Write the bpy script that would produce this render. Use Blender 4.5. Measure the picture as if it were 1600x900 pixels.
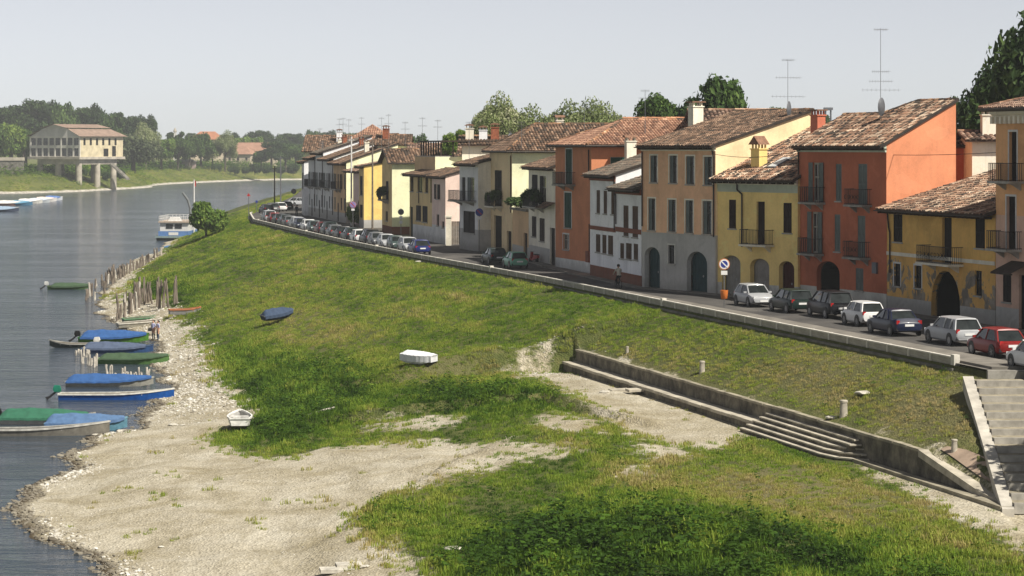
import bpy, bmesh, math, random
import numpy as np
from mathutils import Vector, Matrix, Euler

for _o in list(bpy.data.objects):
    bpy.data.objects.remove(_o, do_unlink=True)
scene = bpy.context.scene
COL = scene.collection
random.seed(7)
RNG = np.random.default_rng(7)

# ------------------------------------------------------------------ camera
CAM_Z = 17.5          # camera height above the water (z = 0); the street lies at 7.2
FOC = 4000.0          # focal length in pixels of a 1600 px wide picture
HOR = 228.0           # row of the horizon
ST = 7.2              # street level
cd = bpy.data.cameras.new('camera')
cam = bpy.data.objects.new('camera', cd)
COL.objects.link(cam)
cam.location = (0, 0, CAM_Z)
cam.rotation_euler = (math.radians(90), 0, 0)
cd.sensor_width = 36.0
cd.lens = 36.0 * FOC / 1600.0
cd.shift_y = -(450.0 - HOR) / 1600.0
cd.clip_start = 1.0
cd.clip_end = 20000.0
scene.camera = cam

# ------------------------------------------------------------------ sky and sun
SUN_AZ = Vector((0.755, -0.656))            # horizontal direction towards the sun (right and behind the camera)
SUN_EL = math.radians(51)
world = bpy.data.worlds.new('World')
scene.world = world
world.use_nodes = True
wn = world.node_tree.nodes
wl = world.node_tree.links
wn.clear()
w_out = wn.new('ShaderNodeOutputWorld')
w_bg = wn.new('ShaderNodeBackground')
w_sky = wn.new('ShaderNodeTexSky')
w_sky.sky_type = 'NISHITA'
w_sky.sun_disc = False
w_sky.sun_elevation = SUN_EL
w_sky.sun_rotation = math.atan2(SUN_AZ.x, SUN_AZ.y)
w_sky.altitude = 60
w_sky.air_density = 0.5
w_sky.dust_density = 0.2
w_sky.ozone_density = 1.0
w_hs = wn.new('ShaderNodeHueSaturation')
w_hs.inputs['Saturation'].default_value = 0.24
w_hs.inputs['Hue'].default_value = 0.515
w_bg.inputs['Strength'].default_value = 0.066
wl.new(w_sky.outputs[0], w_hs.inputs['Color'])
wl.new(w_hs.outputs[0], w_bg.inputs['Color'])
wl.new(w_bg.outputs[0], w_out.inputs['Surface'])

sd = bpy.data.lights.new('sun', 'SUN')
sd.energy = 4.3
sd.angle = math.radians(0.6)
sd.color = (1.0, 0.94, 0.84)
sun = bpy.data.objects.new('sun', sd)
COL.objects.link(sun)
sdir = Vector((SUN_AZ.x * math.cos(SUN_EL), SUN_AZ.y * math.cos(SUN_EL), math.sin(SUN_EL)))
sun.rotation_euler = sdir.to_track_quat('Z', 'Y').to_euler()
sun.location = (60, -40, 90)

scene.view_settings.view_transform = 'Standard'
scene.view_settings.look = 'None'
scene.view_settings.exposure = 0.66
scene.view_settings.gamma = 1.0
scene.view_settings.use_curve_mapping = False

# ------------------------------------------------------------------ helpers
def lin(r, g, b):
    f = lambda c: (c / 12.92) if c <= 0.04045 else ((c + 0.055) / 1.055) ** 2.4
    return (f(r / 255.0), f(g / 255.0), f(b / 255.0), 1.0)

def ground_at(px, py, z):                 # the point at height z seen at a pixel of the photograph
    Y = FOC * (CAM_Z - z) / (py - HOR)
    return Vector(((px - 800.0) / FOC * Y, Y, z))

def at_depth(px, Y, z=0.0):
    return Vector(((px - 800.0) / FOC * Y, Y, z))

def z_at(py, Y):
    return CAM_Z - (py - HOR) / FOC * Y

def tag(o, label=None, cat=None, group=None, kind=None):
    if label: o['label'] = label
    if cat: o['category'] = cat
    if group: o['group'] = group
    if kind: o['kind'] = kind
    return o

def link(o, parent=None):
    COL.objects.link(o)
    if parent is not None:
        o.parent = parent
    return o

def empty(name, loc=(0, 0, 0), rz=0.0, label=None, cat=None, group=None):
    o = bpy.data.objects.new(name, None)
    o.empty_display_size = 0.3
    o.location = loc
    o.rotation_euler = (0, 0, rz)
    COL.objects.link(o)
    return tag(o, label, cat, group)

def place(name, mesh, parent=None, loc=(0, 0, 0), rot=(0, 0, 0), scale=(1, 1, 1), color=None):
    o = bpy.data.objects.new(name, mesh)
    o.location = loc
    o.rotation_euler = rot
    o.scale = scale
    if color is not None:
        o.color = color
    return link(o, parent)

def copy_tree(o, parent=None):
    c = o.copy()
    COL.objects.link(c)
    c.parent = parent
    for ch in o.children:
        copy_tree(ch, c)
    return c

class MB:
    """collects faces; build() links them as one mesh object"""
    def __init__(self):
        self.v, self.f, self.m, self.c = [], [], [], []
    def poly(self, pts, mat=0, col=None):
        n = len(self.v)
        self.v.extend([tuple(p) for p in pts])
        self.f.append(tuple(range(n, n + len(pts))))
        self.m.append(mat); self.c.append(col)
    def box(self, x0, y0, z0, x1, y1, z1, mat=0, col=None):
        n = len(self.v)
        self.v += [(x0, y0, z0), (x1, y0, z0), (x1, y1, z0), (x0, y1, z0), (x0, y0, z1), (x1, y0, z1), (x1, y1, z1), (x0, y1, z1)]
        for q in ((0, 3, 2, 1), (4, 5, 6, 7), (0, 1, 5, 4), (1, 2, 6, 5), (2, 3, 7, 6), (3, 0, 4, 7)):
            self.f.append(tuple(n + i for i in q)); self.m.append(mat); self.c.append(col)
    def obox(self, c, ux, uy, uz, mat=0, col=None):
        c = Vector(c); ux = Vector(ux); uy = Vector(uy); uz = Vector(uz)
        n = len(self.v)
        for sz in (-1, 1):
            for sx, sy in ((-1, -1), (1, -1), (1, 1), (-1, 1)):
                self.v.append(tuple(c + ux * sx + uy * sy + uz * sz))
        for q in ((0, 3, 2, 1), (4, 5, 6, 7), (0, 1, 5, 4), (1, 2, 6, 5), (2, 3, 7, 6), (3, 0, 4, 7)):
            self.f.append(tuple(n + i for i in q)); self.m.append(mat); self.c.append(col)
    def tube(self, p0, p1, r0, r1=None, n=6, mat=0, caps=True, col=None):
        if r1 is None: r1 = r0
        p0 = Vector(p0); p1 = Vector(p1)
        d = (p1 - p0)
        if d.length < 1e-6: return
        d.normalize()
        a = d.orthogonal().normalized(); b = d.cross(a)
        k = len(self.v)
        for p, r in ((p0, r0), (p1, r1)):
            for i in range(n):
                t = 2 * math.pi * i / n
                self.v.append(tuple(p + a * (r * math.cos(t)) + b * (r * math.sin(t))))
        for i in range(n):
            j = (i + 1) % n
            self.f.append((k + i, k + j, k + n + j, k + n + i)); self.m.append(mat); self.c.append(col)
        if caps:
            self.f.append(tuple(k + n + i for i in range(n))); self.m.append(mat); self.c.append(col)
            self.f.append(tuple(k + n - 1 - i for i in range(n))); self.m.append(mat); self.c.append(col)
    def path(self, pts, r, n=5, mat=0):
        for a, b in zip(pts[:-1], pts[1:]):
            self.tube(a, b, r, r, n, mat)
    def loft(self, rings, mat=0, closed=True, caps=True, col=None):
        k = len(self.v)
        n = len(rings[0])
        for r in rings:
            self.v.extend([tuple(p) for p in r])
        for i in range(len(rings) - 1):
            for j in range(n if closed else n - 1):
                jj = (j + 1) % n
                self.f.append((k + i * n + j, k + i * n + jj, k + (i + 1) * n + jj, k + (i + 1) * n + j))
                self.m.append(mat); self.c.append(col)
        if caps and closed:
            self.f.append(tuple(k + n - 1 - j for j in range(n))); self.m.append(mat); self.c.append(col)
            e = k + (len(rings) - 1) * n
            self.f.append(tuple(e + j for j in range(n))); self.m.append(mat); self.c.append(col)
    def lathe(self, prof, n=12, c=(0, 0, 0), mat=0):
        rings = [[(c[0] + r * math.cos(2 * math.pi * i / n), c[1] + r * math.sin(2 * math.pi * i / n), c[2] + z) for i in range(n)] for r, z in prof]
        self.loft(rings, mat)
    def torus(self, c, ax, R, r, n=18, m=5, mat=0):
        c = Vector(c); ax = Vector(ax).normalized(); a = ax.orthogonal().normalized(); b = ax.cross(a)
        rings = []
        for i in range(n + 1):
            t = 2 * math.pi * i / n
            d = a * math.cos(t) + b * math.sin(t)
            rings.append([c + d * (R + r * math.cos(2 * math.pi * j / m)) + ax * (r * math.sin(2 * math.pi * j / m)) for j in range(m)])
        self.loft(rings, mat, True, False)
    def mesh(self, name, mats, smooth=False, fix=True, merge=False):
        me = bpy.data.meshes.new(name)
        me.from_pydata(self.v, [], self.f)
        if not isinstance(mats, (list, tuple)): mats = [mats]
        for m in mats: me.materials.append(m)
        if any(self.m):
            me.polygons.foreach_set('material_index', self.m)
        if any(c is not None for c in self.c):
            ca = me.color_attributes.new('Col', 'FLOAT_COLOR', 'CORNER')
            buf = []
            for f, c in zip(self.f, self.c):
                c = c or (1, 1, 1, 1)
                for _ in f: buf.extend(c)
            ca.data.foreach_set('color', buf)
        if fix or merge:
            bm = bmesh.new(); bm.from_mesh(me)
            if merge: bmesh.ops.remove_doubles(bm, verts=bm.verts, dist=0.0005)
            bmesh.ops.recalc_face_normals(bm, faces=bm.faces)
            bm.to_mesh(me); bm.free()
        if smooth:
            me.polygons.foreach_set('use_smooth', [True] * len(me.polygons))
            try: me.set_sharp_from_angle(angle=math.radians(38))
            except Exception: pass
        me.update()
        return me
    def build(self, name, mats, parent=None, smooth=False, loc=(0, 0, 0), rot=(0, 0, 0), color=None, fix=True, merge=False):
        return place(name, self.mesh(name, mats, smooth, fix, merge), parent, loc, rot, color=color)

def vnoise(x, y, seed=0):                  # smooth value noise, about -1..1
    x = np.asarray(x, float); y = np.asarray(y, float)
    xi = np.floor(x).astype(np.int64); yi = np.floor(y).astype(np.int64)
    fx = x - xi; fy = y - yi
    fx = fx * fx * (3 - 2 * fx); fy = fy * fy * (3 - 2 * fy)
    def h(a, b):
        n = (a * 374761393 + b * 668265263 + seed * 1274126177) & 0xFFFFFFFF
        n = ((n ^ (n >> 13)) * 1274126177) & 0xFFFFFFFF
        n = n ^ (n >> 16)
        return (n & 0xFFFF) / 32767.5 - 1.0
    a = h(xi, yi); b = h(xi + 1, yi); c = h(xi, yi + 1); d = h(xi + 1, yi + 1)
    return (a * (1 - fx) + b * fx) * (1 - fy) + (c * (1 - fx) + d * fx) * fy

def fbm(x, y, oct=4, seed=0):
    t = 0; amp = 1.0; s = 0
    for i in range(oct):
        t = t + amp * vnoise(x * 2 ** i + 17.3 * i, y * 2 ** i - 9.1 * i, seed + i); s += amp; amp *= 0.55
    return t / s

def sstep(a, b, x):
    t = np.clip((np.asarray(x, float) - a) / (b - a), 0, 1)
    return t * t * (3 - 2 * t)

def in_poly(P, X, Y):
    X = np.asarray(X, float); Y = np.asarray(Y, float)
    ins = np.zeros(X.shape, bool)
    n = len(P)
    for i in range(n):
        x0, y0 = P[i]; x1, y1 = P[(i + 1) % n]
        if y0 == y1: continue
        c = ((y0 > Y) != (y1 > Y)) & (X < (x1 - x0) * (Y - y0) / (y1 - y0) + x0)
        ins ^= c
    return ins

# ------------------------------------------------------------------ materials
MATS = {}
def new_mat(name):
    m = bpy.data.materials.new(name); m.use_nodes = True
    nt = m.node_tree; nt.nodes.clear()
    out = nt.nodes.new('ShaderNodeOutputMaterial')
    bs = nt.nodes.new('ShaderNodeBsdfPrincipled')
    nt.links.new(bs.outputs[0], out.inputs['Surface'])
    return m, nt, bs, out

def N(nt, typ, **kw):
    n = nt.nodes.new(typ)
    for k, v in kw.items():
        if k.startswith('i_'): n.inputs[k[2:]].default_value = v
        else: setattr(n, k, v)
    return n

def mixrgb(nt, fac, a, b, mode='MIX'):
    n = nt.nodes.new('ShaderNodeMix'); n.data_type = 'RGBA'; n.blend_type = mode
    for s, v in ((0, fac), (6, a), (7, b)):
        if isinstance(v, bpy.types.NodeSocket): nt.links.new(v, n.inputs[s])
        else: n.inputs[s].default_value = v
    return n.outputs[2]

def math_n(nt, op, a, b=None, c=None):
    n = nt.nodes.new('ShaderNodeMath'); n.operation = op
    for s, v in ((0, a), (1, b), (2, c)):
        if v is None: continue
        if isinstance(v, bpy.types.NodeSocket): nt.links.new(v, n.inputs[s])
        else: n.inputs[s].default_value = v
    return n.outputs[0]

def ramp(nt, fac, stops):
    n = nt.nodes.new('ShaderNodeValToRGB')
    e = n.color_ramp.elements
    while len(e) < len(stops): e.new(0.5)
    for el, (p, c) in zip(e, stops):
        el.position = p; el.color = c if len(c) == 4 else tuple(c) + (1,)
    nt.links.new(fac, n.inputs[0])
    return n.outputs[0]

def noise(nt, vec, scale, detail=4, rough=0.55, dist=0.0):
    n = nt.nodes.new('ShaderNodeTexNoise')
    n.inputs['Scale'].default_value = scale; n.inputs['Detail'].default_value = detail
    n.inputs['Roughness'].default_value = rough; n.inputs['Distortion'].default_value = dist
    if vec is not None: nt.links.new(vec, n.inputs['Vector'])
    return n.outputs['Fac']

def coords(nt, kind='Object', scale=(1, 1, 1), loc=(0, 0, 0)):
    t = nt.nodes.new('ShaderNodeTexCoord')
    m = nt.nodes.new('ShaderNodeMapping')
    m.inputs['Scale'].default_value = scale; m.inputs['Location'].default_value = loc
    nt.links.new(t.outputs[kind], m.inputs['Vector'])
    return m.outputs[0]

def bump(nt, bs, h, strength=0.4, dist=0.02):
    b = nt.nodes.new('ShaderNodeBump')
    b.inputs['Strength'].default_value = strength; b.inputs['Distance'].default_value = dist
    nt.links.new(h, b.inputs['Height']); nt.links.new(b.outputs[0], bs.inputs['Normal'])

def plain(name, col, rough=0.7, metal=0.0, var=0.25, nscale=3.0, bmp=0.15, spec=0.3):
    if name in MATS: return MATS[name]
    m, nt, bs, out = new_mat(name)
    v = coords(nt)
    f = noise(nt, v, nscale, 5, 0.6)
    d = tuple(c * (1 - var) for c in col[:3]) + (1,); l = tuple(min(1, c * (1 + var * 0.7)) for c in col[:3]) + (1,)
    c = ramp(nt, f, [(0.3, d), (0.7, l)])
    nt.links.new(c, bs.inputs['Base Color'])
    bs.inputs['Roughness'].default_value = rough; bs.inputs['Metallic'].default_value = metal
    bs.inputs['Specular IOR Level'].default_value = spec
    if bmp: bump(nt, bs, noise(nt, v, nscale * 6, 4), bmp, 0.01)
    MATS[name] = m
    return m

def plaster(name, col, dirt=(0.12, 0.10, 0.08, 1), amount=0.35, peel=None, peel_h=0.0, peel_amt=0.5, seed=0.0):
    """lime plaster: blotches, rain streaks, fine relief; optionally flaked to a second colour"""
    if name in MATS: return MATS[name]
    lum = 0.3 * col[0] + 0.6 * col[1] + 0.1 * col[2]
    col = tuple(min(0.86, (x * 0.85 + lum * 0.15) * 1.18) for x in col[:3]) + (1,)      # greyed, and over-brightened in place of missing fill light
    m, nt, bs, out = new_mat(name)
    v = coords(nt, loc=(seed, seed * 1.7, seed * 0.6))
    big = noise(nt, v, 0.35, 5, 0.6, 0.4)
    d = tuple(c * 0.74 for c in col[:3]) + (1,); l = tuple(min(1, c * 1.16) for c in col[:3]) + (1,)
    c = ramp(nt, big, [(0.32, d), (0.5, col), (0.70, l)])
    streak = noise(nt, coords(nt, scale=(1.6, 1.6, 0.16), loc=(seed * 3, 0, 0)), 1.7, 5, 0.65)
    sm = ramp(nt, streak, [(0.50, (0, 0, 0)), (0.78, (amount, amount, amount))])
    c = mixrgb(nt, sm, c, tuple(0.55 * a + 0.45 * b for a, b in zip(d, dirt)))
    fine = noise(nt, v, 5.0, 6, 0.7)
    c = mixrgb(nt, 0.22, c, ramp(nt, fine, [(0.3, tuple(x * 0.6 for x in col[:3]) + (1,)), (0.7, l)]))
    if peel is not None:
        pn = noise(nt, coords(nt, loc=(seed + 5, 2, 3)), 0.75, 6, 0.62, 0.8)
        sep = nt.nodes.new('ShaderNodeSeparateXYZ')
        tc = nt.nodes.new('ShaderNodeTexCoord'); nt.links.new(tc.outputs['Object'], sep.inputs[0])
        hh = math_n(nt, 'MULTIPLY', math_n(nt, 'SUBTRACT', peel_h, sep.outputs['Z']), 0.16)
        tot = math_n(nt, 'ADD', pn, math_n(nt, 'MINIMUM', hh, 0.12))
        pm = ramp(nt, tot, [(peel_amt, (0, 0, 0)), (peel_amt + 0.025, (1, 1, 1))])
        pc = ramp(nt, noise(nt, v, 1.1, 5, 0.6), [(0.42, peel), (0.62, tuple(min(1, x * 1.8) for x in peel[:3]) + (1,))])
        c = mixrgb(nt, pm, c, pc)
    sp_ = nt.nodes.new('ShaderNodeSeparateXYZ'); tc_ = nt.nodes.new('ShaderNodeTexCoord'); nt.links.new(tc_.outputs['Object'], sp_.inputs[0])
    rise = math_n(nt, 'ADD', math_n(nt, 'MULTIPLY', sp_.outputs['Z'], 0.45), math_n(nt, 'MULTIPLY', noise(nt, coords(nt, loc=(seed, 9, 2)), 1.1, 6, 0.7), 0.9))
    c = mixrgb(nt, ramp(nt, rise, [(0.62, (0.42,) * 3), (0.86, (0, 0, 0))]), c, tuple(0.35 * x + 0.65 * y for x, y in zip(col, (0.16, 0.145, 0.12, 1))))   # rising damp
    pt = ramp(nt, noise(nt, coords(nt, loc=(seed * 2, 4, seed)), 0.55, 3, 0.5, 1.5), [(0.60, (0, 0, 0)), (0.625, (0.22,) * 3)])
    c = mixrgb(nt, pt, c, tuple(min(0.86, x * 1.25 + 0.03) for x in col[:3]) + (1,))                                                                       # patched render
    nt.links.new(c, bs.inputs['Base Color'])
    bs.inputs['Roughness'].default_value = 0.92
    bs.inputs['Specular IOR Level'].default_value = 0.15
    bump(nt, bs, fine, 0.35, 0.02)
    MATS[name] = m
    return m

def objcolor_mat(name, rough=0.5, metal=0.0, coat=0.0, var=0.12, spec=0.4):
    """paint whose colour is each object's own colour"""
    if name in MATS: return MATS[name]
    m, nt, bs, out = new_mat(name)
    oi = nt.nodes.new('ShaderNodeObjectInfo')
    f = noise(nt, coords(nt), 3.0, 5, 0.6)
    c = mixrgb(nt, 1.0, oi.outputs['Color'], ramp(nt, f, [(0.3, (1 - var * 2,) * 3), (0.7, (1 + var * 0.2,) * 3)]), 'MULTIPLY')
    nt.links.new(c, bs.inputs['Base Color'])
    bs.inputs['Roughness'].default_value = rough; bs.inputs['Metallic'].default_value = metal
    bs.inputs['Coat Weight'].default_value = coat; bs.inputs['Coat Roughness'].default_value = 0.08
    bs.inputs['Specular IOR Level'].default_value = spec
    MATS[name] = m
    return m

def vcol_mat(name, rough=0.85, var=0.3, nscale=4.0, mult=1.0):
    if name in MATS: return MATS[name]
    m, nt, bs, out = new_mat(name)
    a = nt.nodes.new('ShaderNodeAttribute'); a.attribute_name = 'Col'
    f = noise(nt, coords(nt), nscale, 5, 0.65)
    c = mixrgb(nt, 1.0, a.outputs['Color'], ramp(nt, f, [(0.3, (mult * (1 - var),) * 3), (0.7, (mult * (1 + var * 0.5),) * 3)]), 'MULTIPLY')
    nt.links.new(c, bs.inputs['Base Color'])
    bs.inputs['Roughness'].default_value = rough
    bs.inputs['Specular IOR Level'].default_value = 0.2
    bump(nt, bs, noise(nt, coords(nt), nscale * 5, 3), 0.3, 0.01)
    MATS[name] = m
    return m

M_PAINT = objcolor_mat('painted_wood', 0.75, 0.0, 0.0, 0.2, 0.15)
M_CARPAINT = objcolor_mat('car_paint', 0.35, 0.0, 0.08, 0.05, 0.22)
M_FABRIC = objcolor_mat('fabric', 0.9, 0.0, 0.0, 0.15, 0.1)
M_IRON = plain('dark_iron', (0.018, 0.017, 0.016, 1), 0.6, 0.3, 0.3, 6, 0)
M_PIPE = plain('brown_drainpipe', (0.035, 0.022, 0.016, 1), 0.5, 0.2, 0.3, 2, 0)
M_GUTTER = plain('gutter_metal', (0.05, 0.04, 0.033, 1), 0.5, 0.3, 0.4, 2, 0)
M_ROOFTILE = vcol_mat('terracotta', 0.9, 0.35, 5.0)
M_ROOFBASE = plain('roof_underlay', (0.09, 0.055, 0.038, 1), 0.9)
M_EAVE = plain('eave_wood', (0.05, 0.035, 0.025, 1), 0.9, 0, 0.4)
M_STONE = plain('sill_stone', (0.38, 0.36, 0.32, 1), 0.85, 0, 0.3)
M_CONC = plain('weathered_concrete', (0.30, 0.285, 0.25, 1), 0.9, 0, 0.45, 1.4, 0.3)
M_CONCD = plain('dark_concrete', (0.17, 0.16, 0.135, 1), 0.92, 0, 0.6, 0.9, 0.4)
M_WHITE = plain('white_paint', (0.62, 0.61, 0.58, 1), 0.6, 0, 0.15)
M_BRICK = plain('chimney_brick', (0.30, 0.10, 0.05, 1), 0.9, 0, 0.4, 4)
M_ANT = plain('aerial_metal', (0.25, 0.25, 0.25, 1), 0.4, 0.7, 0.2, 3, 0)
M_DISH = plain('dish_grey', (0.13, 0.135, 0.145, 1), 0.5, 0.2, 0.2, 3, 0)
M_RUBBER = plain('rubber', (0.012, 0.012, 0.012, 1), 0.8, 0, 0.2, 3, 0)
M_RIM = plain('wheel_rim', (0.33, 0.33, 0.34, 1), 0.35, 0.7, 0.2, 4, 0)
M_BLACKP = plain('black_plastic', (0.02, 0.02, 0.022, 1), 0.55, 0, 0.2, 4, 0)
M_WOODG = plain('weathered_wood', (0.17, 0.14, 0.11, 1), 0.9, 0, 0.5, 3, 0.4)
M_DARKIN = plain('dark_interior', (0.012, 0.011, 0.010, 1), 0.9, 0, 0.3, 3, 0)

def glass_mat(name, col, rough=0.06, spec=0.6):
    m, nt, bs, out = new_mat(name)
    f = noise(nt, coords(nt), 1.3, 3)
    c = ramp(nt, f, [(0.3, tuple(x * 0.5 for x in col[:3]) + (1,)), (0.7, tuple(x * 1.5 for x in col[:3]) + (1,))])
    nt.links.new(c, bs.inputs['Base Color'])
    bs.inputs['Roughness'].default_value = rough
    bs.inputs['Specular IOR Level'].default_value = spec
    MATS[name] = m
    return m
M_GLASS = glass_mat('window_glass', (0.02, 0.022, 0.025, 1))
M_CARGLASS = glass_mat('car_glass', (0.018, 0.022, 0.022, 1), 0.06, 0.32)
def light_mat(name, col, rough=0.15):
    m, nt, bs, out = new_mat(name)
    bs.inputs['Base Color'].default_value = col; bs.inputs['Roughness'].default_value = rough
    bs.inputs['Specular IOR Level'].default_value = 0.7
    MATS[name] = m
    return m
M_HEAD = light_mat('headlamp_glass', (0.6, 0.62, 0.62, 1))
M_TAIL = light_mat('tail_lamp_red', (0.35, 0.012, 0.012, 1))
M_PLATE = light_mat('number_plate', (0.7, 0.7, 0.68, 1), 0.5)

# ------------------------------------------------------------------ the river bank
XP_Y = [40, 121.5, 197, 236.8, 274.7, 315, 352, 385, 450, 535, 640, 900]
XP_X = [40.8, 20.96, 2.2, -8.7, -18.2, -27.4, -35.6, -39.5, -41.8, -45.5, -52, -70]
def xp(Y): return np.interp(Y, XP_Y, XP_X)               # outer face of the street parapet
WL_Y = [40, 80, 97, 105, 115, 124.6, 131, 138, 143.7, 151, 158, 166, 183, 197, 211, 224, 240, 248, 263, 278, 300, 330, 360, 395, 419, 440, 460, 500, 560, 640, 900]
WL_X = [-2, -9, -12.5, -16.5, -21, -25.0, -24.3, -23.1, -25.5, -25.4, -23.6, -24.6, -24.3, -27, -29.3, -30.5, -35, -37.8, -42, -45.0, -48.5, -51.5, -55, -57.5, -57.2, -60, -62.5, -64, -68, -75, -95]
def wl(Y): return np.interp(Y, WL_Y, WL_X)
PS = 0.971
def off_to_xy(Y, s): return (float(xp(Y)) - s / PS, Y)    # s metres towards the river from the parapet

STAIR_TOP = (20.55, 116.6); STAIR_BOT = (19.30, 101.0)
STZ0, STZ1 = 6.9, 3.15

def terrain(X, Y, detail=True):
    X = np.asarray(X, float); Y = np.asarray(Y, float)
    s = (xp(Y) - X) * PS
    sw = (xp(Y) - wl(Y)) * PS + 0.9 * vnoise(Y * 0.22, Y * 0.03, 3) + 0.45 * vnoise(Y * 0.7, X * 0.02, 4)
    sb = np.minimum(23.0, 0.8 * sw)
    t = np.clip(s / sb, 0, 1)
    za = 6.9 - 5.8 * (0.86 * t + 0.14 * t * t) 
    zb = 1.1 * (1 - np.clip((s - sb) / (sw - sb), 0, 1)) ** 1.15
    z_sl = np.where(s < sb, za, zb)
    zt_up = 6.9 - (2.52 + 1.0 * sstep(111, 104, Y)) * np.clip(s / 5.6, 0, 1) ** (1 + 0.35 * sstep(111, 104, Y))
    u = np.clip((s - 5.7) / (sw - 5.7), 0, 1)
    zt_lo = np.interp(u, [0, 0.16, 0.36, 0.58, 0.75, 1.0], [3.15, 2.95, 2.35, 1.35, 0.75, 0.0])
    z_te = np.where(s < 5.68, zt_up, zt_lo)
    w = sstep(166.6, 164.6, Y)
    z = z_sl * (1 - w) + z_te * w
    # slumped grass edge above the beach and the mound in the foreground
    d = Y - np.interp(X, [-14, -8, -3.7, 1.8, 5.4, 9], [150, 147.5, 146.5, 146.5, 136, 130])
    z = z + 0.62 * sstep(-0.5, 0.6, d) * np.exp(-np.maximum(d, 0) / 7.0) * sstep(-15, -10, X) * sstep(9, 5, X) * (s > 7)
    d = Y - np.interp(X, [-9, -6.3, -4.6, -1.2, 2.6, 6], [104, 113, 119, 129, 134, 137])
    z = z + 0.45 * sstep(0.5, -0.6, d) * np.exp(np.minimum(d, 0) / 12.0) * sstep(-9, -6, X) * sstep(7, 3, X) * (s > 7) * (s < sw * 0.9)
    z = z + 0.85 * np.exp(-((X - 3.5) / 8.0) ** 2 - ((Y - 99) / 7.5) ** 2) * (s > 7)
    z = np.where(s > sw, -np.minimum((s - sw) * 0.16, 2.5), z)
    z = np.where(s < 0, 7.08, z)
    if detail:
        g = sstep(0.6, 2.5, s) * (1 - sstep(0.80, 1.0, s / sw))
        keep = 1 - w * (1 - sstep(0.5, 2.5, np.abs(s - 5.9)))
        amp = np.where((s < 5.7), 0.10, 0.16)
        z = z + g * keep * amp * fbm(X * 0.22, Y * 0.14, 4, 11) + g * keep * 0.17 * fbm(s * 0.42, Y * 0.055, 3, 15)
        # slumped edges and ruts below the terrace
        z = z + g * keep * 0.34 * np.maximum(0, fbm(X * 0.33 + 7, Y * 0.10, 3, 31)) * np.exp(-((s - 15) / 4.0) ** 2) * sstep(185, 150, Y)
        z = z - 0.7 * np.exp(-((s - 8.0) / 2.2) ** 2 - ((Y - 168) / 4.0) ** 2)
        z = z + np.where(s > sw * 0.8, 0.05 * vnoise(X * 0.6, Y * 0.35, 8), 0) * (s < sw + 3)
    # cut under the long flight of steps
    sp = STZ1 + (Y - STAIR_BOT[1]) / (STAIR_TOP[1] - STAIR_BOT[1]) * (STZ0 - STZ1)
    lx = np.interp(Y, [STAIR_BOT[1], STAIR_TOP[1]], [STAIR_BOT[0], STAIR_TOP[0]])
    cut = (Y < 117.2) & (X > lx - 0.05)
    z = np.where(cut, np.minimum(z, np.clip(sp, 2.9, 7.0) - 0.22), z)
    return z

def tz(x, y): return float(terrain(np.array([x]), np.array([y]))[0])

_YS = np.arange(70, 640, 0.25)
def on_terrain(px, py):
    """point of the bank seen at a pixel of the photograph"""
    X = (px - 800.0) / FOC * _YS
    zr = CAM_Z - (py - HOR) / FOC * _YS
    zt = np.maximum(terrain(X, _YS, False), 0.0)
    k = int(np.argmax(zr <= zt + 0.001))
    return Vector((X[k], _YS[k], zt[k]))

def wpoly(pts): return [tuple(on_terrain(x, y)[:2]) for x, y in pts]

GRAVEL = [wpoly(p) for p in (
    [(120, 452), (215, 470), (262, 470), (300, 505), (318, 540), (340, 590), (400, 628), (418, 648), (392, 655), (340, 672), (335, 690), (430, 712), (480, 708), (560, 692), (640, 690), (760, 690), (880, 695), (960, 703), (880, 712), (800, 718), (700, 745), (620, 775), (565, 792), (572, 830), (615, 860), (690, 890), (690, 960), (400, 990), (-250, 990), (-250, 700), (-100, 480)],
    [(138, 445), (160, 405), (215, 385), (258, 384), (262, 397), (215, 425), (200, 450), (215, 470)],
    [(545, 662), (610, 648), (700, 652), (745, 660), (700, 672), (600, 674)],
    [(770, 572), (822, 556), (905, 562), (1185, 668), (1195, 690), (1090, 706), (1010, 690), (930, 640), (860, 600)],
    [(835, 650), (890, 646), (945, 664), (960, 682), (900, 688), (845, 674)],
    [(935, 738), (960, 728), (1020, 730), (1028, 748), (990, 756), (940, 754)],
    [(960, 695), (1060, 690), (1110, 708), (1070, 722), (990, 712)],
    [(1335, 712), (1440, 742), (1560, 785), (1640, 790), (1640, 880), (1560, 840), (1460, 800), (1390, 755)],
    [(560, 735), (640, 712), (800, 708), (760, 726), (650, 742), (590, 752)],
    [(690, 862), (720, 850), (735, 862), (700, 873)],
    [(640, 880), (720, 880), (690, 960), (560, 960)],
)]
DRY = [wpoly(p) for p in (
    [(1340, 640), (1420, 600), (1520, 590), (1560, 640), (1570, 700), (1480, 700), (1380, 690)],
    [(960, 590), (1100, 620), (1180, 660), (1050, 660), (960, 640), (860, 580)],
    [(470, 470), (520, 520), (570, 560), (600, 590), (560, 590), (500, 540), (440, 500)],
    [(620, 560), (720, 560), (760, 620), (640, 600)],
    [(1250, 540), (1420, 590), (1330, 640), (1180, 590)],
    [(660, 720), (740, 735), (680, 790), (600, 790)],
    [(1000, 720), (1300, 740), (1500, 810), (1200, 800)],
)]
LUSH = [wpoly(p) for p in (
    [(700, 880), (820, 810), (960, 790), (1100, 810), (1330, 860), (1500, 890), (1500, 980), (700, 980)],
    [(400, 560), (560, 560), (600, 620), (480, 690), (400, 690), (360, 620)],
    [(560, 800), (640, 770), (720, 790), (620, 830)],
    [(640, 600), (860, 610), (900, 640), (760, 650), (640, 640)],
    [(330, 540), (420, 540), (420, 620), (350, 600)],
    [(200, 430), (300, 440), (320, 490), (260, 480), (215, 460)],
)]

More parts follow.
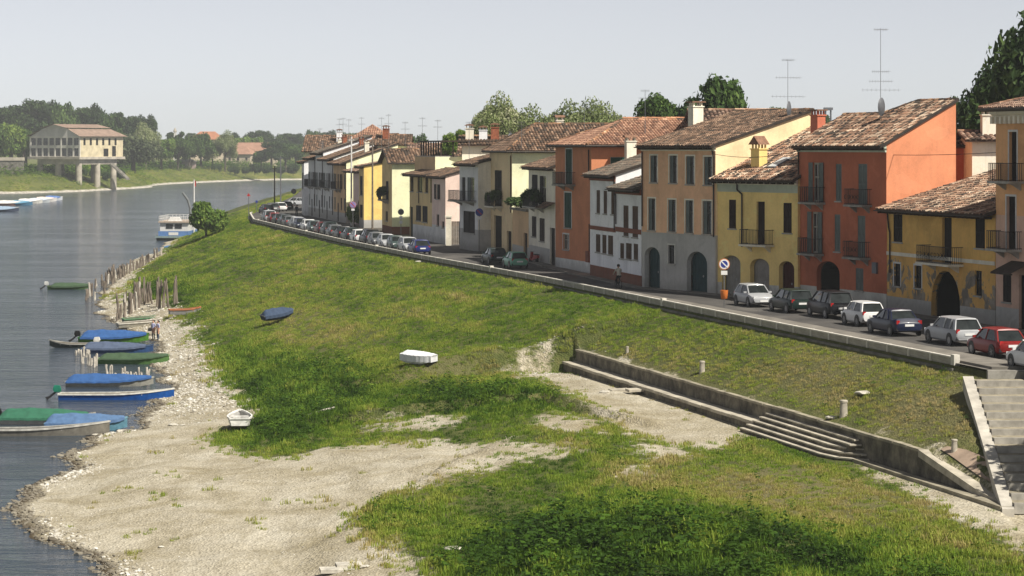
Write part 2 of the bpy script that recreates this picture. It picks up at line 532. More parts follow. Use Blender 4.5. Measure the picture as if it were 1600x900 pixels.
def masks(X, Y):
    """gravel, dry grass and rank growth, 0..1, on the bank"""
    n1 = 0.9 * fbm(X * 0.45, Y * 0.25, 4, 51); n2 = 1.6 * fbm(X * 0.45 + 40, Y * 0.25, 4, 57)
    k = 0.6 + 0.8 * sstep(130, 260, Y)
    xs = X + n1 * 1.1 * k; ys = Y + n2 * 1.9 * k
    ring = [(0, 0)] + [(0.45 * math.cos(t), 1.0 * math.sin(t)) for t in np.arange(6) * math.pi / 3] + [(0.9 * math.cos(t), 2.0 * math.sin(t)) for t in np.arange(8) * math.pi / 4 + 0.2]
    def soft(polys, sp=0.0):
        m = np.zeros(X.shape)
        for P in polys:
            acc = 0
            for dx, dy in ring:
                acc = acc + in_poly(P, xs + dx * (1 + sp), ys + dy * (1 + sp))
            m = np.maximum(m, acc / len(ring))
        return m
    g = soft(GRAVEL, 0.5); g = np.clip(g + 0.45 * fbm(X * 1.3, Y * 0.7, 3, 61) * np.sin(np.clip(g, 0, 1) * math.pi), 0, 1); d = soft(DRY, 2.0); l = soft(LUSH, 1.5)
    s = (xp(Y) - X) * PS
    sw = (xp(Y) - wl(Y)) * PS
    g = np.maximum(g, sstep(0.80, 0.97, s / sw) * (Y > 300))
    g = np.where(s / sw > 0.985, 1, g)
    return g, d, l

# terrain mesh: fine near the camera, coarser away from it
ys = [78.0]
while ys[-1] < 660: ys.append(ys[-1] + 0.32 + max(0, ys[-1] - 150) * 0.0032)
ys = np.array(ys)
us = np.concatenate([np.linspace(-9, -0.02, 10), np.linspace(0.0, 5.60, 18), [5.66, 5.70], np.linspace(5.9, 48, 120), np.linspace(50, 70, 12)])
UU, YY = np.meshgrid(us, ys)
XX = xp(YY) - UU / PS
ZZ = terrain(XX, YY)
nr, nc = XX.shape
verts = np.stack([XX, YY, ZZ], -1).reshape(-1, 3)
idx = np.arange(nr * nc).reshape(nr, nc)
faces = np.stack([idx[:-1, :-1], idx[1:, :-1], idx[1:, 1:], idx[:-1, 1:]], -1).reshape(-1, 4)
me = bpy.data.meshes.new('river_bank')
me.from_pydata(verts.tolist(), [], faces.tolist())
me.polygons.foreach_set('use_smooth', [True] * len(me.polygons))
G_, D_, L_ = masks(verts[:, 0], verts[:, 1])
for nm, arr in (('gravel', G_), ('dry', D_)):
    a = me.attributes.new(nm, 'FLOAT', 'POINT'); a.data.foreach_set('value', arr.astype(np.float32))

m, nt, bs, out = new_mat('bank_ground')
v = coords(nt)
ga = N(nt, 'ShaderNodeAttribute', attribute_name='gravel').outputs['Fac']
da = N(nt, 'ShaderNodeAttribute', attribute_name='dry').outputs['Fac']
n_f = noise(nt, v, 2.2, 6, 0.7)
gm = ramp(nt, math_n(nt, 'ADD', ga, math_n(nt, 'MULTIPLY', math_n(nt, 'SUBTRACT', n_f, 0.5), 0.9)), [(0.36, (0, 0, 0)), (0.62, (1, 1, 1))])
soil = ramp(nt, noise(nt, v, 0.8, 5, 0.65), [(0.3, (0.045, 0.062, 0.016, 1)), (0.55, (0.085, 0.10, 0.028, 1)), (0.75, (0.17, 0.15, 0.065, 1))])
soil = mixrgb(nt, math_n(nt, 'MULTIPLY', da, 0.7), soil, (0.20, 0.165, 0.085, 1))
sand = ramp(nt, noise(nt, v, 0.22, 5, 0.6, 0.5), [(0.34, (0.31, 0.272, 0.185, 1)), (0.50, (0.42, 0.382, 0.295, 1)), (0.66, (0.49, 0.458, 0.375, 1))])
vor = N(nt, 'ShaderNodeTexVoronoi', i_Scale=9.0); nt.links.new(v, vor.inputs['Vector'])
peb = ramp(nt, vor.outputs['Color'], [(0.15, (0.72, 0.70, 0.67)), (0.5, (0.97, 0.96, 0.94)), (0.85, (1.15, 1.14, 1.12))])
sand = mixrgb(nt, 0.85, sand, peb, 'MULTIPLY')
track = ramp(nt, noise(nt, coords(nt, scale=(0.55, 0.16, 1), loc=(3, 1, 0)), 1.0, 6, 0.7, 1.2), [(0.48, (0, 0, 0)), (0.66, (0.55, 0.55, 0.55))])
sand = mixrgb(nt, track, sand, (0.25, 0.215, 0.14, 1))
# the wet rim just above and below the water line
sep = nt.nodes.new('ShaderNodeSeparateXYZ'); nt.links.new(v, sep.inputs[0])
wet = ramp(nt, math_n(nt, 'ADD', sep.outputs['Z'], math_n(nt, 'MULTIPLY', n_f, 0.06)), [(0.045, (1, 1, 1)), (0.10, (0, 0, 0))])
sand = mixrgb(nt, wet, sand, (0.075, 0.058, 0.036, 1))
c = mixrgb(nt, gm, soil, sand)
nt.links.new(c, bs.inputs['Base Color'])
bs.inputs['Roughness'].default_value = 0.95; bs.inputs['Specular IOR Level'].default_value = 0.1
bump(nt, bs, math_n(nt, 'ADD', math_n(nt, 'ADD', vor.outputs['Distance'], n_f), math_n(nt, 'MULTIPLY', noise(nt, v, 0.6, 4, 0.6), 3.0)), 0.8, 0.08)
me.materials.append(m)
bank = place('river_bank', me)
tag(bank, kind='structure')

# plateau the town stands on, out to the horizon
b = MB()
b.poly([(48, 60, 7.06), (400, 60, 7.06), (900, 900, 7.06), (300, 900, 7.06), (-20, 660, 7.06), (-43.3, 660, 7.06)] + [(float(xp(y)) + 9 / PS, y, 7.06) for y in (600, 535, 450, 385, 352, 300, 200, 121.5)])
M_TOWN = plain('town_ground', (0.10, 0.09, 0.07, 1), 0.95, 0, 0.4, 0.2)
tag(b.build('town_ground', M_TOWN), kind='structure')

# ------------------------------------------------------------------ water
m, nt, bs, out = new_mat('river_water')
v1 = coords(nt, scale=(0.30, 0.75, 1)); v2 = coords(nt, scale=(1.1, 2.4, 1)); v3 = coords(nt, scale=(0.020, 0.05, 1)); v4 = coords(nt, scale=(0.05, 0.22, 1))
h = math_n(nt, 'ADD', math_n(nt, 'ADD', math_n(nt, 'MULTIPLY', noise(nt, v4, 1.0, 4, 0.6, 0.5), 2.0), math_n(nt, 'MULTIPLY', noise(nt, v1, 1.0, 5, 0.6, 0.6), 1.0)), math_n(nt, 'MULTIPLY', noise(nt, v2, 1.0, 3, 0.6), 0.35))
calm = ramp(nt, noise(nt, v3, 1.0, 4, 0.6, 1.0), [(0.36, (0.30,) * 3), (0.62, (1.0,) * 3)])
bp = nt.nodes.new('ShaderNodeBump'); bp.inputs['Distance'].default_value = 0.62
nt.links.new(h, bp.inputs['Height']); nt.links.new(calm, bp.inputs['Strength'])
nt.links.new(bp.outputs[0], bs.inputs['Normal'])
bs.inputs['Base Color'].default_value = (0.034, 0.048, 0.064, 1)
bs.inputs['Roughness'].default_value = 0.12
bs.inputs['IOR'].default_value = 1.33
b = MB()
b.poly([(-900, 20, 0), (60, 20, 0), (60, 640, 0), (500, 900, 0), (900, 1500, 0), (-900, 1500, 0)])
tag(b.build('river', m), kind='structure')

# ------------------------------------------------------------------ far bank
FB = [(-420, 760), (-300, 850), (-187, 933), (-176, 950), (-165, 975), (-156, 1040), (-152, 1077), (-158, 1125), (-157, 1165), (-150, 1210), (-130, 1296), (-109, 1322), (-70, 1348), (0, 1370), (200, 1400), (700, 1420)]
fbx = np.array([p[0] for p in FB], float); fby = np.array([p[1] for p in FB], float)
t_ = np.concatenate([[0], np.cumsum(np.hypot(np.diff(fbx), np.diff(fby)))])
tt = np.linspace(0, t_[-1], 420)
bx = np.interp(tt, t_, fbx); by = np.interp(tt, t_, fby)
k_ = np.ones(9) / 9
bx = np.convolve(np.pad(bx, 4, 'edge'), k_, 'valid'); by = np.convolve(np.pad(by, 4, 'edge'), k_, 'valid')
offs = np.array([-6, 0, 2, 5, 9, 14, 20, 27, 36, 46, 60, 90, 160, 400, 1200, 5000], float)
zs_ = np.array([-1.2, 0.1, 0.5, 0.9, 1.7, 2.7, 3.8, 4.9, 5.9, 6.4, 6.6, 6.7, 6.8, 6.9, 7, 7])
FV = []
for o_, z_ in zip(offs, zs_):
    jit = 1.5 * vnoise(tt * 0.06, tt * 0 + o_, 5) + 0.7 * vnoise(tt * 0.2, tt * 0 + o_, 6)
    zz = z_ + (0.35 * vnoise(tt * 0.09, tt * 0 + o_ * 0.3, 9) if 2 < o_ < 100 else 0)
    FV.append(np.stack([bx - 0.45 * o_ + jit * 0.4, by + 0.9 * o_ + jit, zz + 0 * bx], -1))
FV = np.stack(FV, 0); R_, C_ = FV.shape[:2]
idx = np.arange(R_ * C_).reshape(R_, C_)
faces = np.stack([idx[:-1, :-1], idx[:-1, 1:], idx[1:, 1:], idx[1:, :-1]], -1).reshape(-1, 4)
me = bpy.data.meshes.new('far_bank'); me.from_pydata(FV.reshape(-1, 3).tolist(), [], faces.tolist())
me.polygons.foreach_set('use_smooth', [True] * len(me.polygons))
m, nt, bs, out = new_mat('far_bank_ground')
v = coords(nt)
sep = nt.nodes.new('ShaderNodeSeparateXYZ'); nt.links.new(v, sep.inputs[0])
g = ramp(nt, noise(nt, v, 0.05, 6, 0.7), [(0.3, (0.05, 0.07, 0.018, 1)), (0.5, (0.105, 0.12, 0.03, 1)), (0.68, (0.19, 0.18, 0.05, 1))])
st = ramp(nt, noise(nt, v, 0.7, 5, 0.8), [(0.35, (0.20, 0.18, 0.14, 1)), (0.6, (0.55, 0.52, 0.45, 1))])
hz = math_n(nt, 'ADD', sep.outputs['Z'], math_n(nt, 'MULTIPLY', noise(nt, v, 0.12, 4, 0.7), 0.9))
c = mixrgb(nt, ramp(nt, math_n(nt, 'MULTIPLY', hz, 0.5), [(0.50, (0, 0, 0)), (0.62, (1, 1, 1))]), st, g)
nt.links.new(c, bs.inputs['Base Color']); bs.inputs['Roughness'].default_value = 0.95; bs.inputs['Specular IOR Level'].default_value = 0.1
me.materials.append(m)
tag(place('far_bank', me), kind='structure')

# ------------------------------------------------------------------ street, pavement, parapet
FAC = [(110, 41), (133, 31.0), (145.6, 27.4), (160, 23.4), (171, 19.1), (177, 14.1), (186, 9.4), (203, 6.1), (217, 3.6), (231, 1.5), (251, -2.2), (275, -8.6), (303, -14.2), (330, -19.8), (377, -30.6), (420, -33), (480, -36), (560, -40), (660, -47)]
fcy = [p[0] for p in FAC]; fcx = [p[1] for p in FAC]
def facx(Y): return float(np.interp(Y, fcy, fcx))
m, nt, bs, out = new_mat('asphalt')
v = coords(nt)
c = ramp(nt, noise(nt, v, 0.25, 6, 0.65, 0.3), [(0.3, (0.050, 0.048, 0.046, 1)), (0.55, (0.085, 0.080, 0.074, 1)), (0.72, (0.14, 0.13, 0.115, 1))])
c = mixrgb(nt, 0.5, c, ramp(nt, noise(nt, v, 30, 3), [(0.3, (0.6,) * 3), (0.7, (1.3,) * 3)]), 'MULTIPLY')
nt.links.new(c, bs.inputs['Base Color']); bs.inputs['Roughness'].default_value = 0.9; bs.inputs['Specular IOR Level'].default_value = 0.25
bump(nt, bs, noise(nt, v, 25, 3), 0.3, 0.01)
b = MB()
Ys = [96, 110, 116] + list(np.arange(120, 660, 6.0))
rows = []
for y in Ys:
    x0 = float(xp(y)) + 0.28 if y > 117 else 23.6
    rows.append((x0, y, facx(y) + 4.0))
for (a0, ya, a1), (b0, yb, b1) in zip(rows[:-1], rows[1:]):
    b.poly([(a0, ya, ST), (a1, ya, ST), (b1, yb, ST), (b0, yb, ST)])
tag(b.build('street', m, fix=True), kind='structure')
# pavement behind the parapet with a kerb, and a narrow one along the house fronts
M_PAVE = plain('pavement', (0.19, 0.175, 0.15, 1), 0.92, 0, 0.35, 0.8)
b = MB()
def strip(b, f0, f1, Y0, Y1, z0, z1, step=5.0):
    ysn = np.arange(Y0, Y1 + 0.01, (Y1 - Y0) / max(1, round((Y1 - Y0) / step)))
    rings = [[(f0(y), y, z0), (f1(y), y, z0), (f1(y), y, z1), (f0(y), y, z1)] for y in ysn]
    b.loft(rings)
strip(b, lambda y: float(xp(y)) + 0.30, lambda y: float(xp(y)) + 0.3 + np.interp(y, [121, 165, 205], [2.2, 1.7, 0.7]), 118, 206, ST - 0.02, ST + 0.12)
tag(b.build('pavement', M_PAVE), kind='structure')
b = MB()
strip(b, lambda y: facx(y) - 0.9, lambda y: facx(y) + 0.3, 131, 240, ST - 0.02, ST + 0.10)
tag(b.build('pavement', M_PAVE), kind='structure')

M_PAR = plain('parapet_panel', (0.36, 0.335, 0.28, 1), 0.92, 0, 0.5, 1.2, 0.3)
M_PARP = plain('parapet_post', (0.62, 0.59, 0.52, 1), 0.9, 0, 0.3, 1.5, 0.2)
par = empty('parapet_wall', (20.96, 121.5, ST), 0, 'long low concrete parapet with pale posts between the street and the grass bank', 'parapet')
arc = [121.6]
while arc[-1] < 388: arc.append(arc[-1] + 2.65)
pm = MB(); pm.box(-0.5, -0.055, 0, 0.5, 0.055, 1); PANEL = pm.mesh('panel', M_PAR)
pm = MB(); pm.box(-0.5, -0.10, 0, 0.5, 0.10, 1); RAIL = pm.mesh('rail', M_PARP)
pm = MB(); pm.box(-0.09, -0.12, 0, 0.09, 0.12, 0.40); POST = pm.mesh('post', M_PARP)
pm = MB(); pm.box(-0.20, -0.15, 0, 0.20, 0.15, 0.50); POSTB = pm.mesh('post', M_PARP)
P0v = Vector((20.96, 121.5, ST))
for i, (ya, yb) in enumerate(zip(arc[:-1], arc[1:])):
    a = Vector((float(xp(ya)) + 0.12, ya, ST - 0.25)); c = Vector((float(xp(yb)) + 0.12, yb, ST - 0.25))
    d = c - a; rz = math.atan2(d.y, d.x); mid = (a + c) / 2 - P0v
    place('panel', PANEL, par, mid, (0, 0, rz), (d.length - 0.14, 1, 0.46))
    place('rail', RAIL, par, mid + Vector((0, 0, 0.46)), (0, 0, rz), (d.length - 0.2, 1, 0.07))
    place('post', POSTB if i % 17 == 0 else POST, par, a - P0v + Vector((0, 0, 0.14)), (0, 0, rz))
b = MB()
strip(b, lambda y: float(xp(y)) - 0.16, lambda y: float(xp(y)) + 0.30, 121.3, 388, ST - 0.7, ST - 0.255)
for i, vv in enumerate(b.v): b.v[i] = (vv[0] - P0v.x, vv[1] - P0v.y, vv[2] - P0v.z)
b.build('footing', M_CONCD, par)

# kerb where the street ends above the steps
b = MB(); b.box(21.75, 117.0, ST - 0.45, 31, 117.3, ST + 0.03)
tag(b.build('kerb', M_CONC), kind='structure')
b = MB(); b.poly([(21.98, 117.3, ST + 0.004), (31, 117.3, ST + 0.004), (31, 122, ST + 0.004), (20.9, 122, ST + 0.004)])
tag(b.build('pavement', M_PAVE), kind='structure')

# long flight of steps down to the river path
stp = empty('long_stairway', (STAIR_TOP[0], STAIR_TOP[1], ST), 0, 'long gravel-trodden stairway with pale stone borders at the right edge', 'stairway')
M_TREAD = plain('gravel_tread', (0.30, 0.265, 0.19, 1), 0.95, 0, 0.4, 2.5, 0.5)
M_NOSE = plain('step_edge_stone', (0.33, 0.31, 0.27, 1), 0.9, 0, 0.35, 2)
NS = 15
M_LEDGEP = plain('pale_border_stone', (0.46, 0.43, 0.37, 1), 0.9, 0, 0.3, 1.5, 0.3)
o0 = Vector((STAIR_TOP[0], STAIR_TOP[1], ST))
for i in range(NS):
    y1 = STAIR_TOP[1] + (STAIR_BOT[1] - STAIR_TOP[1]) * i / NS
    y0 = STAIR_TOP[1] + (STAIR_BOT[1] - STAIR_TOP[1]) * (i + 1) / NS
    z = STZ0 + (STZ1 - STZ0) * i / NS
    xa = np.interp((y0 + y1) / 2, [STAIR_BOT[1], STAIR_TOP[1]], [STAIR_BOT[0], STAIR_TOP[0]]) + 0.48
    b = MB(); b.box(xa - o0.x, y0 + 0.18 - o0.y, z - 0.35 - o0.z, 23.2 - o0.x + 0.16 * i * 0.35, y1 - o0.y, z - 0.02 - o0.z)
    st_ = b.build('step', M_TREAD, stp)
    b = MB(); b.box(xa - o0.x, y0 - o0.y, z - 0.42 - o0.z, 23.2 - o0.x + 0.16 * i * 0.35, y0 + 0.175 - o0.y, z - o0.z)
    b.build('nosing', M_NOSE, st_)
for dx0, dx1, w in ((0, 0, 0.48), (2.8, 3.8, 0.40)):
    a0 = Vector((STAIR_TOP[0] + dx0, STAIR_TOP[1] + 0.1, STZ0 + 0.1)); a1 = Vector((STAIR_BOT[0] + dx1, STAIR_BOT[1] - 0.2, STZ1 + 0.06))
    b = MB()
    rings = []
    for p in (a0, a1):
        q = p - o0
        rings.append([(q.x, q.y, q.z - 0.6), (q.x + w, q.y, q.z - 0.6), (q.x + w, q.y, q.z), (q.x, q.y, q.z)])
    b.loft(rings); b.build('stone_border', M_LEDGEP, stp)

# promenade: back wall with coping, ledge and a block of wide steps
prom = empty('promenade_wall', (off_to_xy(128, 5.7)[0], 128, 3.2), 0, 'mossy two-level retaining wall with ledge on the grass bank', 'wall')
o0 = Vector((off_to_xy(128, 5.7)[0], 128, 3.2))
def L(Y, s, z): x, y = off_to_xy(Y, s); return (x - o0.x, y - o0.y, z - o0.z)
m, nt, bs, out = new_mat('mossy_wall')
v = coords(nt)
c = ramp(nt, noise(nt, v, 0.9, 6, 0.7), [(0.36, (0.045, 0.04, 0.028, 1)), (0.5, (0.12, 0.105, 0.075, 1)), (0.66, (0.24, 0.21, 0.15, 1))])
nt.links.new(c, bs.inputs['Base Color']); bs.inputs['Roughness'].default_value = 0.95
bump(nt, bs, noise(nt, v, 5, 5, 0.7), 0.6, 0.05)
M_MOSSY = m
M_LEDGE = plain('ledge_stone', (0.44, 0.40, 0.32, 1), 0.92, 0, 0.4, 1.1, 0.4)
M_LEDGED = plain('coping_stone', (0.30, 0.27, 0.20, 1), 0.92, 0, 0.5, 0.9, 0.5)
def seg_blocks(name, mat, Y0, Y1, n, s0, s1, z0f, z1f, parent):
    for i in range(n):
        ya = Y0 + (Y1 - Y0) * i / n + 0.02; yb = Y0 + (Y1 - Y0) * (i + 1) / n - 0.02
        j = random.uniform(-0.018, 0.018); k = random.uniform(-0.02, 0.02)
        b = MB()
        b.loft([[L(y, s0 + k, z0f(y) + j), L(y, s1 + k, z0f(y) + j), L(y, s1 + k, z1f(y) + j), L(y, s0 + k, z1f(y) + j)] for y in (ya, yb)])
        b.build(name, mat, parent)
topz = lambda y: float(np.interp(y, [101, 104.3, 110.5, 165], [3.2, 3.42, 4.40, 4.40]))
b = MB()
b.loft([[L(y, 5.42, 2.6), L(y, 5.80, 2.6), L(y, 5.80, topz(y) - 0.12), L(y, 5.42, topz(y) - 0.12)] for y in (101.6, 104.3, 110.5, 118, 126, 134, 142, 150, 160, 165.2)])
b.build('retaining_wall', M_MOSSY, prom)
seg_blocks('coping_stone', M_LEDGED, 110.5, 165.2, 36, 5.36, 5.86, lambda y: topz(y) - 0.12, topz, prom)
b = MB()
b.loft([[L(y, 5.30, topz(y) - 0.3), L(y, 5.95, topz(y) - 0.3), L(y, 5.95, topz(y) + 0.01), L(y, 5.30, topz(y) + 0.01)] for y in (101.8, 104.3, 110.46)])
b.build('sloping_coping', M_LEDGE, prom)
b = MB()
_ap = [(109.8, 5.0), (108.6, 4.7), (107.2, 4.5), (105.8, 4.6), (104.4, 4.9)]
for (ya, sa), (yb, sb_) in zip(_ap[:-1], _ap[1:]):
    q = []
    for y_, s_ in ((ya, 5.28), (ya, sa), (yb, sb_), (yb, 5.28)):
        x_, _ = off_to_xy(y_, s_); q.append((x_ - o0.x, y_ - o0.y, tz(x_, y_) + 0.05 - o0.z))
    b.poly(q)
b.build('paved_apron', plain('apron', (0.36, 0.27, 0.20, 1), 0.95, 0, 0.3, 1.2), prom)
b = MB()
b.loft([[L(y, 5.80, 2.4), L(y, 6.62, 2.4), L(y, 6.62, 3.44), L(y, 5.80, 3.44)] for y in (129.2, 136, 144, 152, 160, 165)])
b.build('ledge_wall', M_MOSSY, prom)
seg_blocks('ledge_slab', M_LEDGE, 129.2, 165.2, 22, 5.82, 6.70, lambda y: 3.44, lambda y: 3.60, prom)
b = MB(); b.loft([[L(y, 6.0, 2.6), L(y, 6.5, 2.6), L(y, 6.5, 3.27), L(y, 6.0, 3.27)] for y in (101, 108, 116.5)])
b.build('kerb_strip', M_LEDGED, prom)
bs_ = empty('river_steps', (o0.x, o0.y, 3.2), 0, 'five wide stone steps wrapping down beside the promenade ledge', 'steps')
for i in range(5):
    ztop = 4.02 - 0.19 * i; so = 6.05 + 0.30 * i; yl = 129.2 + 0.05 * i; yr = 117.6 - 0.30 * i
    b = MB()
    si = 5.82
    pts = [(yl, si), (yl, so), (yr + 2.0, so), (yr + 0.7, so - 0.25), (yr, so - 0.9), (yr, si)] if i > 1 else [(yl, si), (yl, so), (yr, so), (yr, si)]
    top = [L(y, s, ztop) for y, s in pts]; bot = [L(y, s, 2.5 - 0.01 * i) for y, s in pts]
    b.loft([bot, top]); st_ = b.build('step', M_MOSSY, bs_)
    if i < 5:
        b = MB()
        for (ya, sa), (yb, sb_) in zip(pts[1:-1], pts[2:]):
            a = Vector(L(ya, sa, ztop)); c = Vector(L(yb, sb_, ztop)); d = (c - a); 
            if d.length < 0.05: continue
            d.normalize(); nrm = Vector((-d.y, d.x, 0))
            if nrm.x > 0: nrm = -nrm
            b.loft([[p + nrm * 0.03 + Vector((0, 0, -0.05)), p - nrm * 0.26 + Vector((0, 0, -0.05)), p - nrm * 0.26 + Vector((0, 0, 0.012)), p + nrm * 0.03 + Vector((0, 0, 0.012))] for p in (a, c)])
        b.build('nosing', M_LEDGE, st_)
# small flight by the ledge
sm = empty('small_steps', (*off_to_xy(150.5, 7.0), 3.1), 0, 'three small broken stone steps below the ledge wall', 'steps')
o1 = Vector((*off_to_xy(150.5, 7.0), 3.1))
for i in range(3):
    b = MB(); x, y = off_to_xy(148.2 + 1.5 * i, 6.9 + 0.55 * i)
    b.obox((x - o1.x, y - o1.y, 0.28 - 0.17 * i), (0.55, 0.1, 0.02), (-0.1, 0.5, 0), (0, 0, 0.07)); b.build('step', M_LEDGE, sm)

# stone bollards on the bank
pm = MB(); pm.lathe([(0.26, -0.4), (0.25, 0.0), (0.23, 0.55), (0.21, 0.82), (0.25, 0.84), (0.25, 0.95), (0.20, 0.99)], 12); BOLL = pm.mesh('bollard', plain('bollard_stone', (0.42, 0.38, 0.31, 1), 0.9, 0, 0.35, 2), True)
for px, py, sc, lb in ((980, 553, 0.40, 'short stone mooring bollard in the grass above the left end of the ledge'), (1097, 583, 0.66, 'stone mooring bollard in the grass above the middle of the ledge'),
                   (1318, 652, 0.78, 'stone mooring bollard in the grass above the wide river steps'), (1491, 706, 0.55, 'squat grey mooring bollard at the end of the retaining wall')):
    p = on_terrain(px, py); p.z = tz(p.x, p.y)
    tag(place('mooring_bollard', BOLL, None, p, (0, 0.03, random.random()), (sc, sc, sc)), lb, 'bollard', 'mooring bollards on the bank')

# ------------------------------------------------------------------ roofs
TILE_PAL = {
 'old':    [((138, 104, 80), 4), ((164, 124, 94), 4), ((104, 84, 68), 3), ((186, 152, 120), 4), ((70, 62, 54), 4), ((156, 112, 80), 3), ((202, 176, 146), 2)],
 'orange': [((178, 128, 96), 5), ((162, 114, 86), 4), ((192, 144, 110), 4), ((146, 106, 84), 3)],
 'brown':  [((118, 90, 68), 4), ((140, 108, 82), 4), ((96, 78, 62), 3), ((158, 126, 98), 2), ((78, 68, 58), 2)],
 'grey':   [((104, 96, 84), 4), ((126, 114, 98), 4), ((88, 80, 70), 3), ((140, 112, 88), 2)],
 'red':    [((140, 106, 86), 4), ((160, 124, 100), 4), ((118, 92, 76), 3), ((178, 146, 120), 3), ((84, 70, 60), 2)],
}
def tile_poly(b, pts, eave, pal='old', w=0.23, ln=0.40, seed=0):
    """lays barrel tiles on a planar polygon; eave is the horizontal direction of the courses"""
    rnd = random.Random(seed)
    pts = [Vector(p) for p in pts]
    e = Vector(eave).normalized()
    n = (pts[1] - pts[0]).cross(pts[2] - pts[1]).normalized()
    if n.z < 0: n = -n
    s = n.cross(e).normalized()
    if s.z < 0: s = -s
    o = pts[0]
    P = [((p - o).dot(e), (p - o).dot(s)) for p in pts]
    u0 = min(p[0] for p in P); u1 = max(p[0] for p in P); v0 = min(p[1] for p in P); v1 = max(p[1] for p in P)
    nu = max(1, int(round((u1 - u0) / w))); nv = max(1, int(round((v1 - v0) / ln)))
    du = (u1 - u0) / nu; dv = (v1 - v0) / nv
    cs = [lin(*c) for c, k in TILE_PAL[pal] for _ in range(k)]
    uu = u0 + (np.arange(nu) + 0.5) * du; vv = v0 + (np.arange(nv) + 0.5) * dv
    UU, VV = np.meshgrid(uu, vv)
    ins = in_poly(P, UU, VV)
    patch = fbm(UU * 0.5 + seed * 3.1, VV * 0.7, 3, 91)
    for j in range(nv):
        for i in range(nu):
            if not ins[j, i]: continue
            u = uu[i] + rnd.uniform(-0.012, 0.012); v = vv[j] + rnd.uniform(-0.02, 0.02)
            c = rnd.choice(cs); gy = (c[0] + c[1] + c[2]) / 3; c = tuple(0.78 * x + 0.22 * gy for x in c[:3]); k = 1.0 + 0.32 * patch[j, i] + rnd.uniform(-0.22, 0.22)
            c = (c[0] * k, c[1] * k, c[2] * k, 1)
            tl = rnd.uniform(-0.012, 0.012)
            a = o + e * u + s * (v - dv * 0.56) + n * (0.055 + tl); d = o + e * u + s * (v + dv * 0.52) + n * 0.012
            hw = du * 0.44; ah = 0.075
            k0 = len(b.v)
            for q in (a, d):
                for x, h in ((-hw, 0.0), (-hw * 0.5, ah), (hw * 0.5, ah), (hw, 0.0)):
                    b.v.append(tuple(q + e * x + n * h))
            for t in range(3):
                b.f.append((k0 + t, k0 + t + 1, k0 + 5 + t, k0 + 4 + t)); b.m.append(0); b.c.append(c)
            b.f.append((k0, k0 + 3, k0 + 2, k0 + 1)); b.m.append(0); b.c.append((c[0] * 0.5, c[1] * 0.5, c[2] * 0.5, 1))  # closes the tile's hollow lower end; its shade is painted as a darker colour

def ridge_tiles(b, a, c, pal='old', seed=0, r=0.13):
    rnd = random.Random(seed); a = Vector(a); c = Vector(c)
    n = max(1, int((c - a).length / 0.42)); d = (c - a) / n
    cs = [lin(*q) for q, k in TILE_PAL[pal] for _ in range(k)]
    for i in range(n):
        k = rnd.uniform(0.75, 1.35); q = rnd.choice(cs)
        b.tube(a + d * i + Vector((0, 0, rnd.uniform(-0.02, 0.02))), a + d * (i + 1.12), r, r * 0.86, 6, 0, True, (q[0] * k, q[1] * k, q[2] * k, 1))

# ------------------------------------------------------------------ shared pieces of the fronts
def unit_shutter():
    b = MB()                                   # x 0..1, z 0..1, thickness towards -y
    for x0, x1, z0, z1 in ((0, 0.12, 0, 1), (0.88, 1, 0, 1), (0.12, 0.88, 0, 0.05), (0.12, 0.88, 0.95, 1), (0.12, 0.88, 0.48, 0.53)):
        b.box(x0, -0.045, z0, x1, 0.0, z1)
    for k in range(22):
        z = 0.055 + k * 0.0405
        b.poly([(0.12, -0.008, z + 0.040), (0.88, -0.008, z + 0.040), (0.88, -0.040, z + 0.006), (0.12, -0.040, z + 0.006)])
    b.poly([(0.1, -0.005, 0.02), (0.9, -0.005, 0.02), (0.9, -0.005, 0.98), (0.1, -0.005, 0.98)])
    return b.mesh('shutter', M_PAINT, fix=False)
SHUT = unit_shutter()
def unit_frame():
    b = MB()
    for x0, x1, z0, z1 in ((0, 0.09, 0, 1), (0.91, 1, 0, 1), (0.09, 0.91, 0, 0.05), (0.09, 0.91, 0.95, 1), (0.46, 0.54, 0.05, 0.95), (0.09, 0.46, 0.62, 0.65), (0.54, 0.91, 0.62, 0.65)):
        b.box(x0, -0.05, z0, x1, 0.0, z1)
    return b.mesh('window_frame', M_PAINT)
FRAME = unit_frame()
b_ = MB(); b_.poly([(0, 0, 0), (1, 0, 0), (1, 0, 1), (0, 0, 1)]); PANE = b_.mesh('pane', M_GLASS)
b_ = MB()
b_.box(0, -0.05, 0, 1, 0, 1)
for k in range(6): b_.box(0.02 + k / 6, -0.065, 0.02, 0.145 + k / 6, -0.05, 0.98)
DOOR = b_.mesh('door', M_PAINT)
b_ = MB(); b_.tube((0.0, -0.10, 0), (0.0, -0.06, 0), 0.03, 0.03, 6); HANDLE = b_.mesh('handle', M_ANT)

SH_GREY = lin(112, 120, 116); SH_BROWN = lin(48, 34, 26); SH_GREEN = lin(40, 76, 64); SH_DGREEN = lin(44, 58, 48); SH_WOOD = lin(92, 70, 52); SH_DARK = lin(36, 30, 27)

